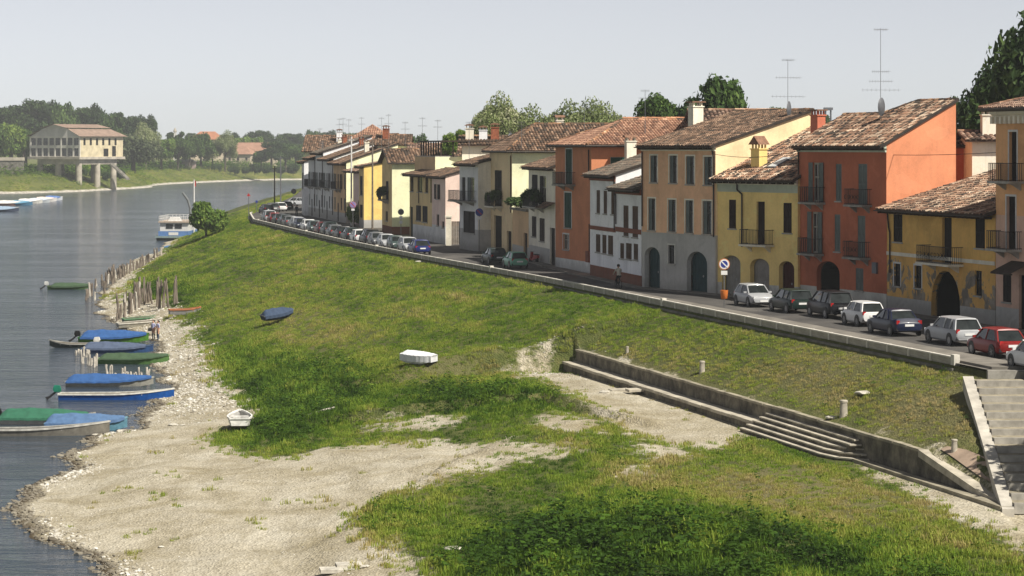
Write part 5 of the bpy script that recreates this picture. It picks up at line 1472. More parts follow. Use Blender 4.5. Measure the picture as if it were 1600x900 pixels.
# ------------------------------------------------------------------ boats
def hull_rings(L, W, H, bow=0.5, stern_w=0.8, rocker=0.25, n=14, point=True):
    """stations from stern (x = 0) to bow (x = L): (x, half width at the rim, half width at the bottom, z bottom, z rim)"""
    st = []
    for i in range(n + 1):
        t = i / n; x = L * t
        w = W / 2 * (stern_w + (1 - stern_w) * math.sin(min(1, t / 0.45) * math.pi / 2)) if t < 0.45 else W / 2 * (1 - ((t - 0.45) / 0.55) ** 2.3 * (0.97 if point else 0.55))
        zb = rocker * max(0, (t - 0.6) / 0.4) ** 2 + 0.06 * max(0, (0.15 - t) / 0.15)
        zr = H + bow * max(0, (t - 0.45) / 0.55) ** 1.8
        st.append((x, max(0.02, w), max(0.012, w * 0.80), zb - 0.10, zr))
    return st
def boat(name, label, px0, px1, py, L, W, H, hull, rim, cover=None, cover_h=0.5, cover_t=(0.02, 0.95), bow=0.4, rot=None, motor=None, group='boats moored along the shore', z=0.0, stripe=None, droop=0.16, flip=False, tilt=(0, 0), Yof=None, cat='boat', inside=(0.16, 0.13, 0.10, 1), point=True, cover_seed=0):
    """laid between two image columns at the water (or ground) row py; bow to the right unless flip"""
    pa = ground_at(px0, py, z); c = ground_at((px0 + px1) / 2, py, z)
    rz = rot if rot is not None else 0.0
    r = empty(name, (c.x - L / 2 * math.cos(rz), c.y - L / 2 * math.sin(rz), z), rz, label, cat, group)
    if flip: r.location = (c.x + L / 2 * math.cos(rz), c.y + L / 2 * math.sin(rz), z); r.rotation_euler = (0, 0, rz + math.pi)
    r.rotation_euler[0] = tilt[0]; r.rotation_euler[1] = tilt[1]
    st = hull_rings(L, W, H, bow, point=point)
    b = MB()
    b.loft([[(x, -w, zr), (x, -wb, zb), (x, 0, zb - 0.01), (x, wb, zb), (x, w, zr)] for x, w, wb, zb, zr in st], closed=False)
    x, w, wb, zb, zr = st[0]; b.poly([(x, -w, zr), (x, -wb, zb), (x, wb, zb), (x, w, zr)])
    x, w, wb, zb, zr = st[-1]; b.poly([(x, -w, zr), (x, -wb, zb), (x, wb, zb), (x, w, zr)])
    b.build('hull', M_PAINT, r, color=hull, smooth=True)
    b = MB()
    b.loft([[(x + 0.0, -w * 0.94 + 0.02, zr - 0.02), (x, -wb * 0.92, zb + 0.07), (x, wb * 0.92, zb + 0.07), (x, w * 0.94 - 0.02, zr - 0.02)] for x, w, wb, zb, zr in st], closed=False)
    b.build('inner_planking', M_PAINT, r, color=inside, smooth=True)
    b = MB(); t = 0.05
    for s in (-1, 1):
        b.loft([[(x, s * (w + t * 0.6), zr - 0.07), (x, s * (w - t), zr - 0.07), (x, s * (w - t), zr + 0.03), (x, s * (w + t * 0.6), zr + 0.03)] for x, w, wb, zb, zr in st])
    x, w, wb, zb, zr = st[0]; b.box(x - 0.05, -w, zr - 0.07, x + 0.04, w, zr + 0.03)
    x, w, wb, zb, zr = st[-1]; b.box(x - 0.12, -w - 0.03, zr - 0.07, x + 0.05, w + 0.03, zr + 0.03)
    b.build('gunwale', M_PAINT, r, color=rim)
    if stripe:
        b = MB()
        for s in (-1, 1):
            b.loft([[(x, s * (w * 0.985 + 0.015), zr - 0.16), (x, s * (w * 0.93 + 0.015), zr - 0.30)] for x, w, wb, zb, zr in st], closed=False)
        b.build('stripe', M_PAINT, r, color=stripe)
    if not cover or cover_t[0] > 0.3:
        for q in (0.2, 0.5, 0.75):
            k = int(q * (len(st) - 1)); x, w, wb, zb, zr = st[k]
            if cover and q > cover_t[0]: continue
            b = MB(); b.box(x - 0.12, -w * 0.93, zr - 0.18, x + 0.12, w * 0.93, zr - 0.13); b.build('thwart', M_PAINT, r, color=rim)
    if cover:
        rnd = random.Random(cover_seed + int(px0)); b = MB(); rings = []
        m_ = 46
        for i in range(m_ + 1):
            t = cover_t[0] + (cover_t[1] - cover_t[0]) * i / m_; x = L * t
            xs_ = [q[0] for q in st]
            w = float(np.interp(x, xs_, [q[1] for q in st])) + 0.06; zr = float(np.interp(x, xs_, [q[4] for q in st]))
            e = min(1, (i / m_) / 0.10) * min(1, (1 - i / m_) / 0.45); e = e ** 0.7
            sag = 1 - 0.13 * abs(math.sin(t * 9.5 + cover_seed)); hr = cover_h * e * sag + 0.05
            ring = []
            for j in range(15):
                q = j / 14 * 2 - 1; aq = abs(q)
                if aq > 0.86: y = math.copysign(w + 0.02, q); zz = zr + 0.03 - (aq - 0.86) / 0.14 * droop
                else: y = q / 0.86 * w; zz = zr + 0.03 + hr * (1 - (aq / 0.86) ** 1.25)
                wr = 0.018 * math.sin(7 * t * 6.28 + 3.1 * q + cover_seed) * aq + 0.010 * math.sin(17 * t * 6.28 + 5 * q) + 0.008 * rnd.uniform(-1, 1)
                ring.append((x, y + wr * (0.5 if aq > 0.8 else 0.3), zz + wr * (0.5 if aq > 0.8 else 0.9)))
            rings.append(ring)
        b.loft(rings, closed=False)
        b.poly(rings[0]); b.poly(rings[-1])
        b.build('tarpaulin', M_FABRIC, r, color=cover, smooth=True)
    if motor:
        mo = MB(); zt = H + 0.05
        mo.loft([[(-0.34, -0.13, zt + 0.05), (-0.34, 0.13, zt + 0.05), (0.10, 0.15, zt + 0.05), (0.10, -0.15, zt + 0.05)], [(-0.44, -0.17, zt + 0.25), (-0.44, 0.17, zt + 0.25), (0.12, 0.18, zt + 0.25), (0.12, -0.18, zt + 0.25)], [(-0.34, -0.12, zt + 0.52), (-0.34, 0.12, zt + 0.52), (0.03, 0.13, zt + 0.50), (0.03, -0.13, zt + 0.50)]])
        mt = mo.build('outboard_motor', M_PAINT, r, color=motor, smooth=True)
        mo = MB(); mo.loft([[(-0.30, -0.06, zt + 0.1), (-0.30, 0.06, zt + 0.1), (-0.10, 0.06, zt + 0.1), (-0.10, -0.06, zt + 0.1)], [(-0.75, -0.04, zt - 0.25), (-0.75, 0.04, zt - 0.25), (-0.6, 0.04, zt - 0.35), (-0.6, -0.04, zt - 0.35)], [(-0.98, -0.03, zt - 0.30), (-0.98, 0.03, zt - 0.30), (-0.86, 0.03, zt - 0.50), (-0.86, -0.03, zt - 0.50)]])
        mo.build('motor_leg', M_BLACKP, mt)
    return r
T_BLUE = lin(58, 94, 146); T_GREEN = lin(58, 108, 86); T_DKGREEN = lin(72, 92, 70); T_NAVYG = lin(86, 98, 120); T_LBLUE = lin(88, 116, 152); T_STEEL = lin(80, 120, 166)
ALU = lin(150, 148, 138); WHITEP = lin(226, 224, 214); BLK = lin(26, 26, 26)
boat('covered_boat', 'green-tarped boat floating alone out on the river', 78, 136, 452, 5.0, 1.6, 0.42, lin(64, 92, 52), lin(78, 100, 62), T_DKGREEN, 0.34, (0.1, 0.99), 0.15, 0.10, lin(200, 200, 196), droop=0.2)
boat('covered_boat', 'boat under a blue and green tarpaulin nearest the two people', 128, 228, 534, 6.2, 1.7, 0.42, lin(76, 124, 44), lin(60, 110, 50), T_BLUE, 0.62, (0.03, 0.97), 0.35, 0.02, BLK)
boat('covered_boat', 'navy boat under a slate-blue tarpaulin between two green ones', 140, 228, 551, 6.0, 1.65, 0.40, lin(48, 78, 122), lin(70, 90, 120), T_NAVYG, 0.50, (0.02, 0.9), 0.30, 0.0)
boat('covered_boat', 'green boat under a taut dark green tarpaulin', 163, 255, 568, 5.7, 1.7, 0.42, lin(84, 120, 66), lin(140, 160, 120), T_DKGREEN, 0.40, (0.02, 0.99), 0.30, 0.0, droop=0.1)
boat('small_boat', 'small white-sterned open boat with a pale outboard, outermost by the stakes', 84, 142, 543, 4.0, 1.4, 0.36, lin(60, 70, 66), lin(170, 168, 158), None, bow=0.3, rot=-0.05, motor=WHITEP, flip=True)
boat('covered_boat', 'aluminium boat under a bright blue tarpaulin behind the blue punt', 108, 236, 603, 6.3, 1.5, 0.36, ALU, lin(190, 188, 178), T_BLUE, 0.50, (0.0, 0.98), 0.30, 0.03, droop=0.12)
boat('blue_punt', 'long open bright blue punt with white gunwale and green motor cover', 100, 265, 624, 7.9, 1.45, 0.42, lin(24, 84, 160), WHITEP, None, bow=0.35, rot=0.02, motor=lin(30, 120, 96), inside=(0.25, 0.22, 0.17, 1))
boat('covered_boat', 'boat under a loose sea-green tarpaulin at the left edge', 8, 140, 662, 6.0, 1.6, 0.40, lin(190, 186, 176), lin(180, 176, 166), T_GREEN, 0.55, (0.0, 0.93), 0.30, 0.0, BLK, droop=0.14)
boat('covered_boat', 'pale blue boat under a faded blue tarpaulin beside the long metal punt', 78, 193, 671, 5.0, 1.55, 0.42, lin(96, 140, 158), lin(120, 160, 176), T_LBLUE, 0.55, (0.0, 0.97), 0.35, 0.02, droop=0.18)
boat('metal_punt', 'very long grey metal punt reaching out of the left edge of the picture', -90, 168, 680, 10.2, 1.35, 0.40, lin(126, 122, 112), lin(196, 194, 186), None, bow=0.45, rot=0.03, inside=(0.22, 0.21, 0.19, 1))
boat('beached_punt', 'long white punt drawn up on the pebbles behind the two people', 196, 280, 509, 6.8, 1.2, 0.34, lin(168, 164, 150), lin(210, 206, 194), None, bow=0.35, rot=0.42, z=0.25, tilt=(0.05, -0.045), group='boats pulled up on the shore')
boat('beached_punt', 'long green-rimmed punt drawn up on the pebbles next to the stakes', 206, 284, 502, 6.8, 1.2, 0.34, lin(110, 126, 104), lin(96, 140, 104), None, bow=0.35, rot=0.42, z=0.25, tilt=(0.05, -0.045), group='boats pulled up on the shore')
p = on_terrain(284, 494); r = boat('beached_boat', 'short grey boat with an orange end, upturned at the grass edge', 275, 294, 494, 3.0, 1.3, 0.4, lin(150, 148, 146), lin(190, 120, 80), None, bow=0.2, rot=0.3, z=p.z, group='boats pulled up on the shore', point=False)
r.location = (p.x - 1.2, p.y, tz(p.x, p.y) + 0.25)
p = on_terrain(440, 500); r = boat('covered_boat', 'small boat under a navy tarpaulin lying on the grassy slope', 420, 460, 500, 2.9, 1.15, 0.35, lin(60, 70, 80), lin(120, 124, 128), lin(66, 80, 102), 0.45, (0.0, 0.98), 0.12, 0.55, z=p.z, droop=0.25, group='boats on the grass')
r.location = (p.x - 1.5, p.y - 0.9, tz(p.x, p.y) + 0.15); r.rotation_euler = (0.12, -0.12, 0.55)
# dinghy wrapped in white sheeting
p = on_terrain(655, 570); r = boat('covered_dinghy', 'dinghy wrapped in white sheeting on the middle of the grass slope', 632, 678, 570, 2.5, 1.15, 0.45, lin(214, 214, 212), lin(222, 222, 220), lin(226, 227, 230), 0.16, (-0.02, 1.02), 0.02, -0.75, z=p.z, droop=0.42, group='boats on the grass', point=False)
r.location = (p.x - 0.9, p.y + 0.8, tz(p.x, p.y) + 0.16); r.rotation_euler = (0.10, 0.03, -0.72)
# white boat propped on trestles, stern to the camera
p = on_terrain(374, 672); g0 = tz(p.x, p.y)
r = boat('white_boat', 'small white boat propped on trestles at the foot of the slope', 355, 393, 672, 2.6, 1.45, 0.42, lin(232, 230, 224), lin(240, 238, 232), None, bow=0.25, rot=1.66, z=g0 + 0.42, group='boats on the grass', inside=(0.5, 0.49, 0.46, 1))
r.location = (p.x, p.y, g0 + 0.42)
b = MB()
for xx in (0.4, 1.9):
    b.box(xx - 0.04, -0.6, -0.16, xx + 0.04, 0.6, -0.10)
    for s in (-0.55, 0.55): b.box(xx - 0.04, s - 0.04, -0.62, xx + 0.04, s + 0.04, -0.10)
b.build('trestle', M_WOODG, r)
p = ground_at(272, 391, 0.1); boat('blue_dinghy', 'pale blue dinghy on the shore below the round bush', 258, 289, 390, 3.6, 1.6, 0.5, lin(74, 130, 170), lin(120, 170, 200), T_STEEL, 0.12, (0.05, 0.95), 0.15, 0.1, z=0.1, group='boats pulled up on the shore')
# boats lying off the far bank
for i, (px, py, L_, hc, cc, lb) in enumerate(((14, 321, 9, lin(150, 110, 100), lin(224, 222, 216), 'white-topped'), (30, 321, 8, lin(70, 120, 150), lin(96, 150, 180), 'light blue'), (6, 331, 8, lin(60, 70, 90), lin(150, 170, 190), 'grey-blue low'), (46, 318, 8, lin(210, 208, 200), lin(226, 224, 220), 'white tarped'), (60, 317, 7, lin(180, 186, 190), lin(190, 200, 210), 'pale grey'), (71, 315, 7, lin(216, 212, 206), lin(222, 206, 200), 'cream'), (83, 313, 6, lin(200, 204, 210), lin(96, 126, 180), 'outermost blue-covered'))):
    boat('moored_boat', f'{lb} boat in the cluster off the far bank at the left', px - 10, px + 10, py, L_, 2.6, 0.7, hc, lin(226, 224, 220), cc, 0.8, (0.05, 0.9), 0.6, -0.1 + 0.03 * i, group='boats off the far bank')

# houseboat
hb = empty('houseboat', ground_at(271, 376, 0), -0.02, 'white and blue houseboat with a roof deck moored by the round bush', 'houseboat')
b = MB(); b.loft([[(-3.2, y, 0.5), (3.2, y, 0.5), (3.1, y, -0.2), (-3.1, y, -0.2)] for y in (0, 14)]); b.build('hull', plain('hull_dark', (0.05, 0.055, 0.05, 1)), hb)
b = MB(); b.box(-3.35, -0.3, 0.5, 3.35, 14.2, 0.85); b.build('deck', plain('deck_teal', (0.20, 0.26, 0.25, 1)), hb)
b = MB(); b.box(-2.8, 0.0, 0.85, 2.8, 0.1, 1.75); b.box(-2.8, 0.1, 0.85, -2.7, 13, 1.75); b.box(2.7, 0.1, 0.85, 2.8, 13, 1.75); b.build('blue_panel', plain('blue_paint', (0.10, 0.20, 0.42, 1), 0.5), hb)
b = MB(); b.box(-0.9, -0.05, 1.0, 0.9, -0.01, 1.55); b.build('name_board', M_WHITE, hb)
b = MB(); b.box(-2.65, 1.0, 0.85, 2.65, 12.5, 3.3); b.build('cabin', M_WHITE, hb)
for x in (-0.9, 0.75):
    w_ = place('window', FRAME, hb, (x - 0.65, 0.98, 2.2), (0, 0, 0), (1.3, 1, 0.85), lin(60, 60, 60)); place('pane', PANE, w_, (0.02, -0.02, 0.02), (0, 0, 0), (0.96, 1, 0.96))
b = MB(); b.box(-2.9, 0.6, 3.3, 2.9, 12.8, 3.55); b.build('roof', plain('hb_roof', (0.42, 0.34, 0.27, 1)), hb)
b = MB()
for x in np.linspace(-2.8, 2.8, 9):
    for y in (0.7, 12.7): b.box(x - 0.03, y - 0.03, 3.55, x + 0.03, y + 0.03, 4.5)
for y in np.linspace(0.7, 12.7, 12):
    for x in (-2.8, 2.8): b.box(x - 0.03, y - 0.03, 3.55, x + 0.03, y + 0.03, 4.5)
for z in (4.0, 4.5):
    b.box(-2.83, 0.67, z - 0.03, 2.83, 0.73, z + 0.03); b.box(-2.83, 12.67, z - 0.03, 2.83, 12.73, z + 0.03); b.box(-2.83, 0.7, z - 0.03, -2.77, 12.7, z + 0.03); b.box(2.77, 0.7, z - 0.03, 2.83, 12.7, z + 0.03)
b.build('deck_railing', M_WHITE, hb)
b = MB(); b.loft([[(-1.3, 1.8, 3.56), (1.4, 1.8, 3.56), (1.2, 3.0, 3.56), (-1.1, 3.0, 3.56)], [(-0.9, 2.0, 4.3), (0.9, 2.0, 4.2), (0.8, 2.7, 4.3), (-0.8, 2.7, 4.25)]]); b.build('covered_bundle', M_WHITE, hb)
b = MB(); b.path([(2.6, 4, 3.5), (2.5, 4, 6.0), (2.1, 4, 7.4), (1.1, 4, 8.8)], 0.22, 8); b.build('flue', plain('flue_grey', (0.16, 0.17, 0.17, 1)), hb)
b = MB(); b.tube((3.1, 5, 0.8), (3.1, 5, 11.2), 0.16, 0.12, 8); b.build('mast', M_WHITE, hb)
b = MB(); b.poly([(3.1, 5, 11.2), (3.5, 4.9, 10.9), (3.45, 5.05, 9.9), (3.15, 5, 10.0)]); b.build('pennant', plain('flag_red', (0.5, 0.06, 0.05, 1)), hb)

# ------------------------------------------------------------------ weathered mooring stakes
M_STAKE = plain('stake_wood', (0.20, 0.165, 0.13, 1), 0.92, 0, 0.55, 2.5, 0.5)
M_STAKEB = plain('stake_wood_bleached', (0.50, 0.46, 0.39, 1), 0.92, 0, 0.4, 2.5, 0.5)
STK = []
for k in range(5):
    b = MB(); rr = random.Random(k); rings = []
    for i in range(6):
        z = -0.6 + 1.6 * i / 5; r_ = 0.13 * (1.05 - 0.22 * i / 5)
        rings.append([(r_ * math.cos(j * math.pi / 3.5) * rr.uniform(0.85, 1.15) + 0.05 * rr.uniform(-1, 1), r_ * math.sin(j * math.pi / 3.5) * rr.uniform(0.85, 1.15), z + (rr.uniform(-0.06, 0.06) if i == 5 else 0)) for j in range(7)])
    b.loft(rings); STK.append((b.mesh('mooring_stake', M_STAKE), b.v, b.f))
STKB = []
for me_, v_, f_ in STK:
    c_ = me_.copy(); c_.materials.clear(); c_.materials.append(M_STAKEB); STKB.append(c_)
rr = random.Random(12)
def stakes(line, n, h, label, group, jit=0.5, bleached=0.0, rad=1.0, zwater=True):
    for i in range(n):
        t = (i + rr.uniform(-0.3, 0.3)) / max(1, n - 1) * (len(line) - 1); k = min(len(line) - 2, max(0, int(t))); f = t - k
        px = line[k][0] + (line[k + 1][0] - line[k][0]) * f; py = line[k][1] + (line[k + 1][1] - line[k][1]) * f
        p = on_terrain(px, py); p.x += rr.uniform(-jit, jit); p.y += rr.uniform(-jit, jit) * 2
        z = tz(p.x, p.y); hh = h * rr.uniform(0.65, 1.25)
        if z < 0: hh = hh
        lib = STKB if rr.random() < bleached else [q[0] for q in STK]
        tag(place('mooring_stake', rr.choice(lib), None, (p.x, p.y, max(z, -0.3)), (rr.uniform(-0.10, 0.10), rr.uniform(-0.13, 0.13), rr.uniform(0, 6)), (rad, rad, hh)), label, 'stake', group)
stakes([(143, 470), (158, 450), (172, 440), (185, 430)], 34, 1.5, 'weathered stake in the dense outer stand at the water edge', 'stakes at the outer water edge', 0.9, 0.15)
stakes([(182, 440), (205, 425), (225, 415), (250, 400)], 26, 1.4, 'weathered stake in the long row rising along the stony shore', 'stakes along the stony shore', 0.4, 0.1)
stakes([(187, 500), (196, 494), (205, 488), (212, 484), (222, 472)], 26, 2.1, 'tall grey stake in the stand rising from the small inlet', 'stakes by the small inlet', 0.5, 0.2)
stakes([(215, 480), (230, 474), (252, 484), (268, 478)], 20, 2.4, 'tall dark stake standing on the pebbles beside the beached punts', 'stakes by the beached punts', 0.7, 0.0)
stakes([(116, 552), (128, 560), (140, 548)], 8, 0.9, 'bleached stake in the shallows beside the small white-sterned boat', 'bleached stakes by the boats', 0.5, 1.0, 0.8)
stakes([(132, 566), (142, 572), (148, 574)], 10, 1.2, 'bleached stake at the stern of the navy boat', 'bleached stakes by the boats', 0.4, 1.0, 0.8)
stakes([(166, 585), (172, 586)], 3, 1.1, 'bleached stake at the stern of the green boat', 'bleached stakes by the boats', 0.2, 1.0, 0.8)
stakes([(185, 588), (200, 590), (215, 592), (232, 594)], 16, 0.9, 'bleached stake in the row between the green boat and the blue tarpaulin', 'bleached stakes by the boats', 0.35, 1.0, 0.7)

# ------------------------------------------------------------------ people
M_SKIN = plain('skin', lin(196, 150, 124), 0.6, 0, 0.1, 5, 0)
M_HAIR = plain('hair', (0.015, 0.012, 0.01, 1), 0.7, 0, 0.3, 8, 0)
def cloth(name, col): return plain(name, col, 0.9, 0, 0.25, 6, 0.2, 0.1)
def skin_mesh(name, joints, bones, mats, pick, sub=2):
    """one continuous figure grown with a skin modifier; pick(co) gives the material of a face"""
    me = bpy.data.meshes.new(name); names = list(joints)
    me.from_pydata([joints[n][0] for n in names], [(names.index(a), names.index(c)) for a, c in bones], [])
    o = bpy.data.objects.new(name, me); COL.objects.link(o)
    sk = o.modifiers.new('skin', 'SKIN'); sk.use_smooth_shade = True
    sb = o.modifiers.new('sub', 'SUBSURF'); sb.levels = sub; sb.render_levels = sub
    for i, n in enumerate(names):
        r = joints[n][1]; me.skin_vertices[0].data[i].radius = r if isinstance(r, tuple) else (r, r)
        me.skin_vertices[0].data[i].use_root = (n == 'pelvis')
    dg = bpy.context.evaluated_depsgraph_get(); dg.update()
    ev = bpy.data.meshes.new_from_object(o.evaluated_get(dg))
    bpy.data.objects.remove(o, do_unlink=True)
    ev.materials.clear()
    for m in mats: ev.materials.append(m)
    for p in ev.polygons:
        p.material_index = pick(p.center); p.use_smooth = True
    return ev
def person(label, loc, rz, shirt, trousers, pose='stand', bare_arm=True, hair=True, vest=None, group=None):
    J = {'pelvis': ((0, 0, 0.95), (0.155, 0.115)), 'waist': ((0, 0.01, 1.10), (0.145, 0.105)), 'chest': ((0, 0.0, 1.32), (0.175, 0.12)), 'upper': ((0, 0, 1.44), (0.13, 0.09)), 'neck': ((0, 0.0, 1.53), 0.055), 'jaw': ((0, 0.02, 1.60), 0.075), 'head': ((0, 0.01, 1.68), 0.098), 'crown': ((0, 0.0, 1.745), 0.06)}
    B = [('pelvis', 'waist'), ('waist', 'chest'), ('chest', 'upper'), ('upper', 'neck'), ('neck', 'jaw'), ('jaw', 'head'), ('head', 'crown')]
    sit = pose == 'ride'
    if sit:
        for k in ('waist', 'chest', 'upper', 'neck', 'jaw', 'head', 'crown'):
            c, r = J[k]; J[k] = ((c[0], c[1] + (c[2] - 0.95) * 0.28, c[2] - (c[2] - 0.95) * 0.04), r)
    sy = J['upper'][0][1]; sz = J['upper'][0][2]
    for s, nm in ((-1, 'l'), (1, 'r')):
        J['sh' + nm] = ((s * 0.185, sy, sz - 0.02), 0.062)
        if sit:
            J['el' + nm] = ((s * 0.24, sy + 0.20, sz - 0.22), 0.043); J['wr' + nm] = ((s * 0.24, sy + 0.42, sz - 0.36), 0.032); J['ha' + nm] = ((s * 0.24, sy + 0.50, sz - 0.40), 0.036)
            k = (0.30, 0.78) if s < 0 else (0.34, 0.66)
            J['hip' + nm] = ((s * 0.095, 0.02, 0.90), 0.095); J['kn' + nm] = ((s * 0.11, 0.40, 0.62 if s < 0 else 0.80), 0.062); J['an' + nm] = ((s * 0.11, 0.22, 0.22 if s < 0 else 0.46), 0.042); J['to' + nm] = ((s * 0.11, 0.40, 0.16 if s < 0 else 0.40), 0.04)
        else:
            b_ = 0.10 if pose == 'phone' and s > 0 else 0.0
            J['el' + nm] = ((s * 0.235, -0.03 + b_ * 0.4, 1.15), 0.044); J['wr' + nm] = ((s * (0.245 if not b_ else 0.13), 0.05 + b_ * 1.8, 0.93 if not b_ else 1.14), 0.032); J['ha' + nm] = ((s * (0.245 if not b_ else 0.07), 0.08 + b_ * 2.2, 0.86 if not b_ else 1.18), 0.036)
            J['hip' + nm] = ((s * 0.095, 0, 0.88), 0.092); J['kn' + nm] = ((s * 0.10, 0.02, 0.49), 0.060); J['an' + nm] = ((s * 0.105, -0.02, 0.09), 0.043); J['to' + nm] = ((s * 0.125, 0.13, 0.045), 0.042)
        B += [('upper', 'sh' + nm), ('sh' + nm, 'el' + nm), ('el' + nm, 'wr' + nm), ('wr' + nm, 'ha' + nm), ('pelvis', 'hip' + nm), ('hip' + nm, 'kn' + nm), ('kn' + nm, 'an' + nm), ('an' + nm, 'to' + nm)]
        h = Vector(J['ha' + nm][0]); d = (h - Vector(J['wr' + nm][0])).normalized(); sd = Vector((0, 1, 0)) if abs(d.y) < 0.7 else Vector((1, 0, 0))
        for q in range(4):
            o = h + sd * (0.022 * (q - 1.5)); ln = (0.07, 0.08, 0.075, 0.06)[q]
            J[f'f{nm}{q}a'] = (tuple(o + d * 0.03), 0.011); J[f'f{nm}{q}b'] = (tuple(o + d * ln + Vector((-s * 0.02, 0, 0))), 0.009)
            B += [('ha' + nm, f'f{nm}{q}a'), (f'f{nm}{q}a', f'f{nm}{q}b')]
        J[f't{nm}'] = (tuple(h + sd * 0.05 + d * 0.02), 0.011); B.append(('ha' + nm, f't{nm}'))
    zn = J['neck'][0][2]; hands = [Vector(J['hal'][0]), Vector(J['har'][0])]; els = [Vector(J['ell'][0]), Vector(J['elr'][0])]
    feet = [Vector(J['anl'][0]), Vector(J['anr'][0])]
    pel = J['pelvis'][0][2]
    def pick(c):
        if c.z > zn - 0.01: return 2
        if any((c - h).length < (0.30 if bare_arm else 0.13) for h in hands): return 2
        if any(c.z < f.z + 0.02 and (c - f).length < 0.28 for f in feet): return 3
        if sit: return 0 if c.z > pel + 0.02 else 1
        return 0 if c.z > pel - 0.02 else 1
    me = skin_mesh('body', J, B, [cloth('shirt_' + label[:12], shirt), cloth('trousers_' + label[:12], trousers), M_SKIN, M_BLACKP], pick)
    r = empty('person', loc, rz, label, 'person', group)
    place('body', me, r)
    hc = Vector(J['head'][0])
    b = MB(); n = 10; rings = []
    for i in range(7):
        a = math.pi * 0.62 * i / 6
        rings.append([(hc.x + 0.118 * math.sin(a) * math.cos(2 * math.pi * j / n), hc.y - 0.02 + 0.118 * math.sin(a) * math.sin(2 * math.pi * j / n) - 0.012 * i, hc.z + 0.015 + 0.118 * math.cos(a) - (0.03 if i == 6 else 0)) for j in range(n)])
    b.loft(rings); b.build('hair', M_HAIR, r, smooth=True)
    b = MB()
    for s in (-1, 1):
        b.obox((hc.x + s * 0.036, hc.y + 0.098, hc.z - 0.005), (0.013, 0, 0), (0, 0.006, 0), (0, 0, 0.007))
    b.build('eyes', M_BLACKP, r)
    b = MB(); b.loft([[(hc.x - 0.012, hc.y + 0.09, hc.z - 0.01), (hc.x + 0.012, hc.y + 0.09, hc.z - 0.01), (hc.x, hc.y + 0.10, hc.z)], [(hc.x - 0.018, hc.y + 0.09, hc.z - 0.05), (hc.x + 0.018, hc.y + 0.09, hc.z - 0.05), (hc.x, hc.y + 0.128, hc.z - 0.045)]]); b.build('nose', M_SKIN, r)
    return r
p = on_terrain(240.5, 531); person('person in a lilac top and jeans carrying a dark bag on the pebbles', (p.x - 0.05, p.y, tz(p.x, p.y) - 0.02), 2.6, lin(176, 178, 206), lin(62, 78, 102), 'stand', group='two people on the shore')
BAGP = (p.x - 0.05, p.y)
p2 = on_terrain(246, 531.5); person('person in a white top and dark trousers standing on the pebbles', (p2.x + 0.05, p2.y, tz(p2.x, p2.y) - 0.02), 2.2, lin(214, 208, 210), lin(28, 26, 34), 'phone', group='two people on the shore')
b = MB(); b.loft([[(-0.15, -0.07, 0), (0.15, -0.07, 0), (0.15, 0.07, 0), (-0.15, 0.07, 0)], [(-0.17, -0.08, 0.18), (0.17, -0.08, 0.18), (0.17, 0.08, 0.18), (-0.17, 0.08, 0.18)], [(-0.12, -0.04, 0.30), (0.12, -0.04, 0.30), (0.12, 0.04, 0.30), (-0.12, 0.04, 0.30)]])
b.path([(-0.11, 0, 0.29), (-0.04, 0.0, 0.62), (0.04, 0.0, 0.62), (0.11, 0, 0.29)], 0.012, 5)
tag(b.build('shoulder_bag', M_BLACKP, None, False, (p.x - 0.36, p.y - 0.05, tz(p.x, p.y) + 0.78)), 'dark shoulder bag hanging beside the person in lilac', 'bag')
p = ground_at(463, 337, ST); p = at_depth(463.5, 372, ST); person('person in dark clothes walking at the far end of the street', p, 0.3, lin(36, 40, 54), lin(26, 28, 36), 'stand', False)
# cyclist
p = ground_at(966, 451.5, ST)
hd = DIRH - math.pi / 2
bk = empty('bicycle', (p.x, p.y, ST + 0.01), hd, 'dark city bicycle ridden up the street past the white house', 'bicycle')
for yy in (-0.52, 0.55):
    b = MB(); b.torus((0, yy, 0.34), (1, 0, 0), 0.32, 0.018, 24, 5); w_ = b.build('wheel', M_RUBBER, bk)
    b = MB()
    for k in range(10):
        a = k * math.pi / 5; b.tube((0, yy, 0.34), (0, yy + 0.31 * math.cos(a), 0.34 + 0.31 * math.sin(a)), 0.004, 0.004, 3)
    b.tube((-0.04, yy, 0.34), (0.04, yy, 0.34), 0.025, 0.025, 8); b.build('spokes', M_ANT, w_)
b = MB(); bb_ = (0, -0.02, 0.30)
for a, c in (((0, -0.18, 0.82), bb_), (bb_, (0, 0.40, 0.78)), ((0, -0.15, 0.72), (0, 0.40, 0.82)), (bb_, (0, -0.52, 0.34)), ((0, -0.16, 0.74), (0, -0.52, 0.34)), ((0, 0.38, 0.92), (0, 0.55, 0.34)), ((0, 0.38, 0.90), (0, 0.37, 1.02))): b.tube(a, c, 0.018, 0.018, 6)
b.build('frame', M_BLACKP, bk)
b = MB(); b.path([(-0.28, 0.26, 1.02), (-0.26, 0.36, 1.05), (0, 0.38, 1.03), (0.26, 0.36, 1.05), (0.28, 0.26, 1.02)], 0.014, 6); b.build('handlebar', M_ANT, bk)
b = MB(); b.loft([[(-0.09, -0.32, 0.84), (0.09, -0.32, 0.84), (0.09, -0.32, 0.90), (-0.09, -0.32, 0.90)], [(-0.02, -0.02, 0.86), (0.02, -0.02, 0.86), (0.02, -0.02, 0.90), (-0.02, -0.02, 0.90)]]); b.build('saddle', M_BLACKP, bk)
b = MB(); b.tube((-0.14, -0.02, 0.18), (-0.10, -0.02, 0.30), 0.012, 0.012, 5); b.tube((0.10, -0.02, 0.30), (0.14, -0.02, 0.42), 0.012, 0.012, 5); b.tube((-0.1, -0.02, 0.3), (0.1, -0.02, 0.3), 0.02, 0.02, 6); b.build('cranks', M_ANT, bk)
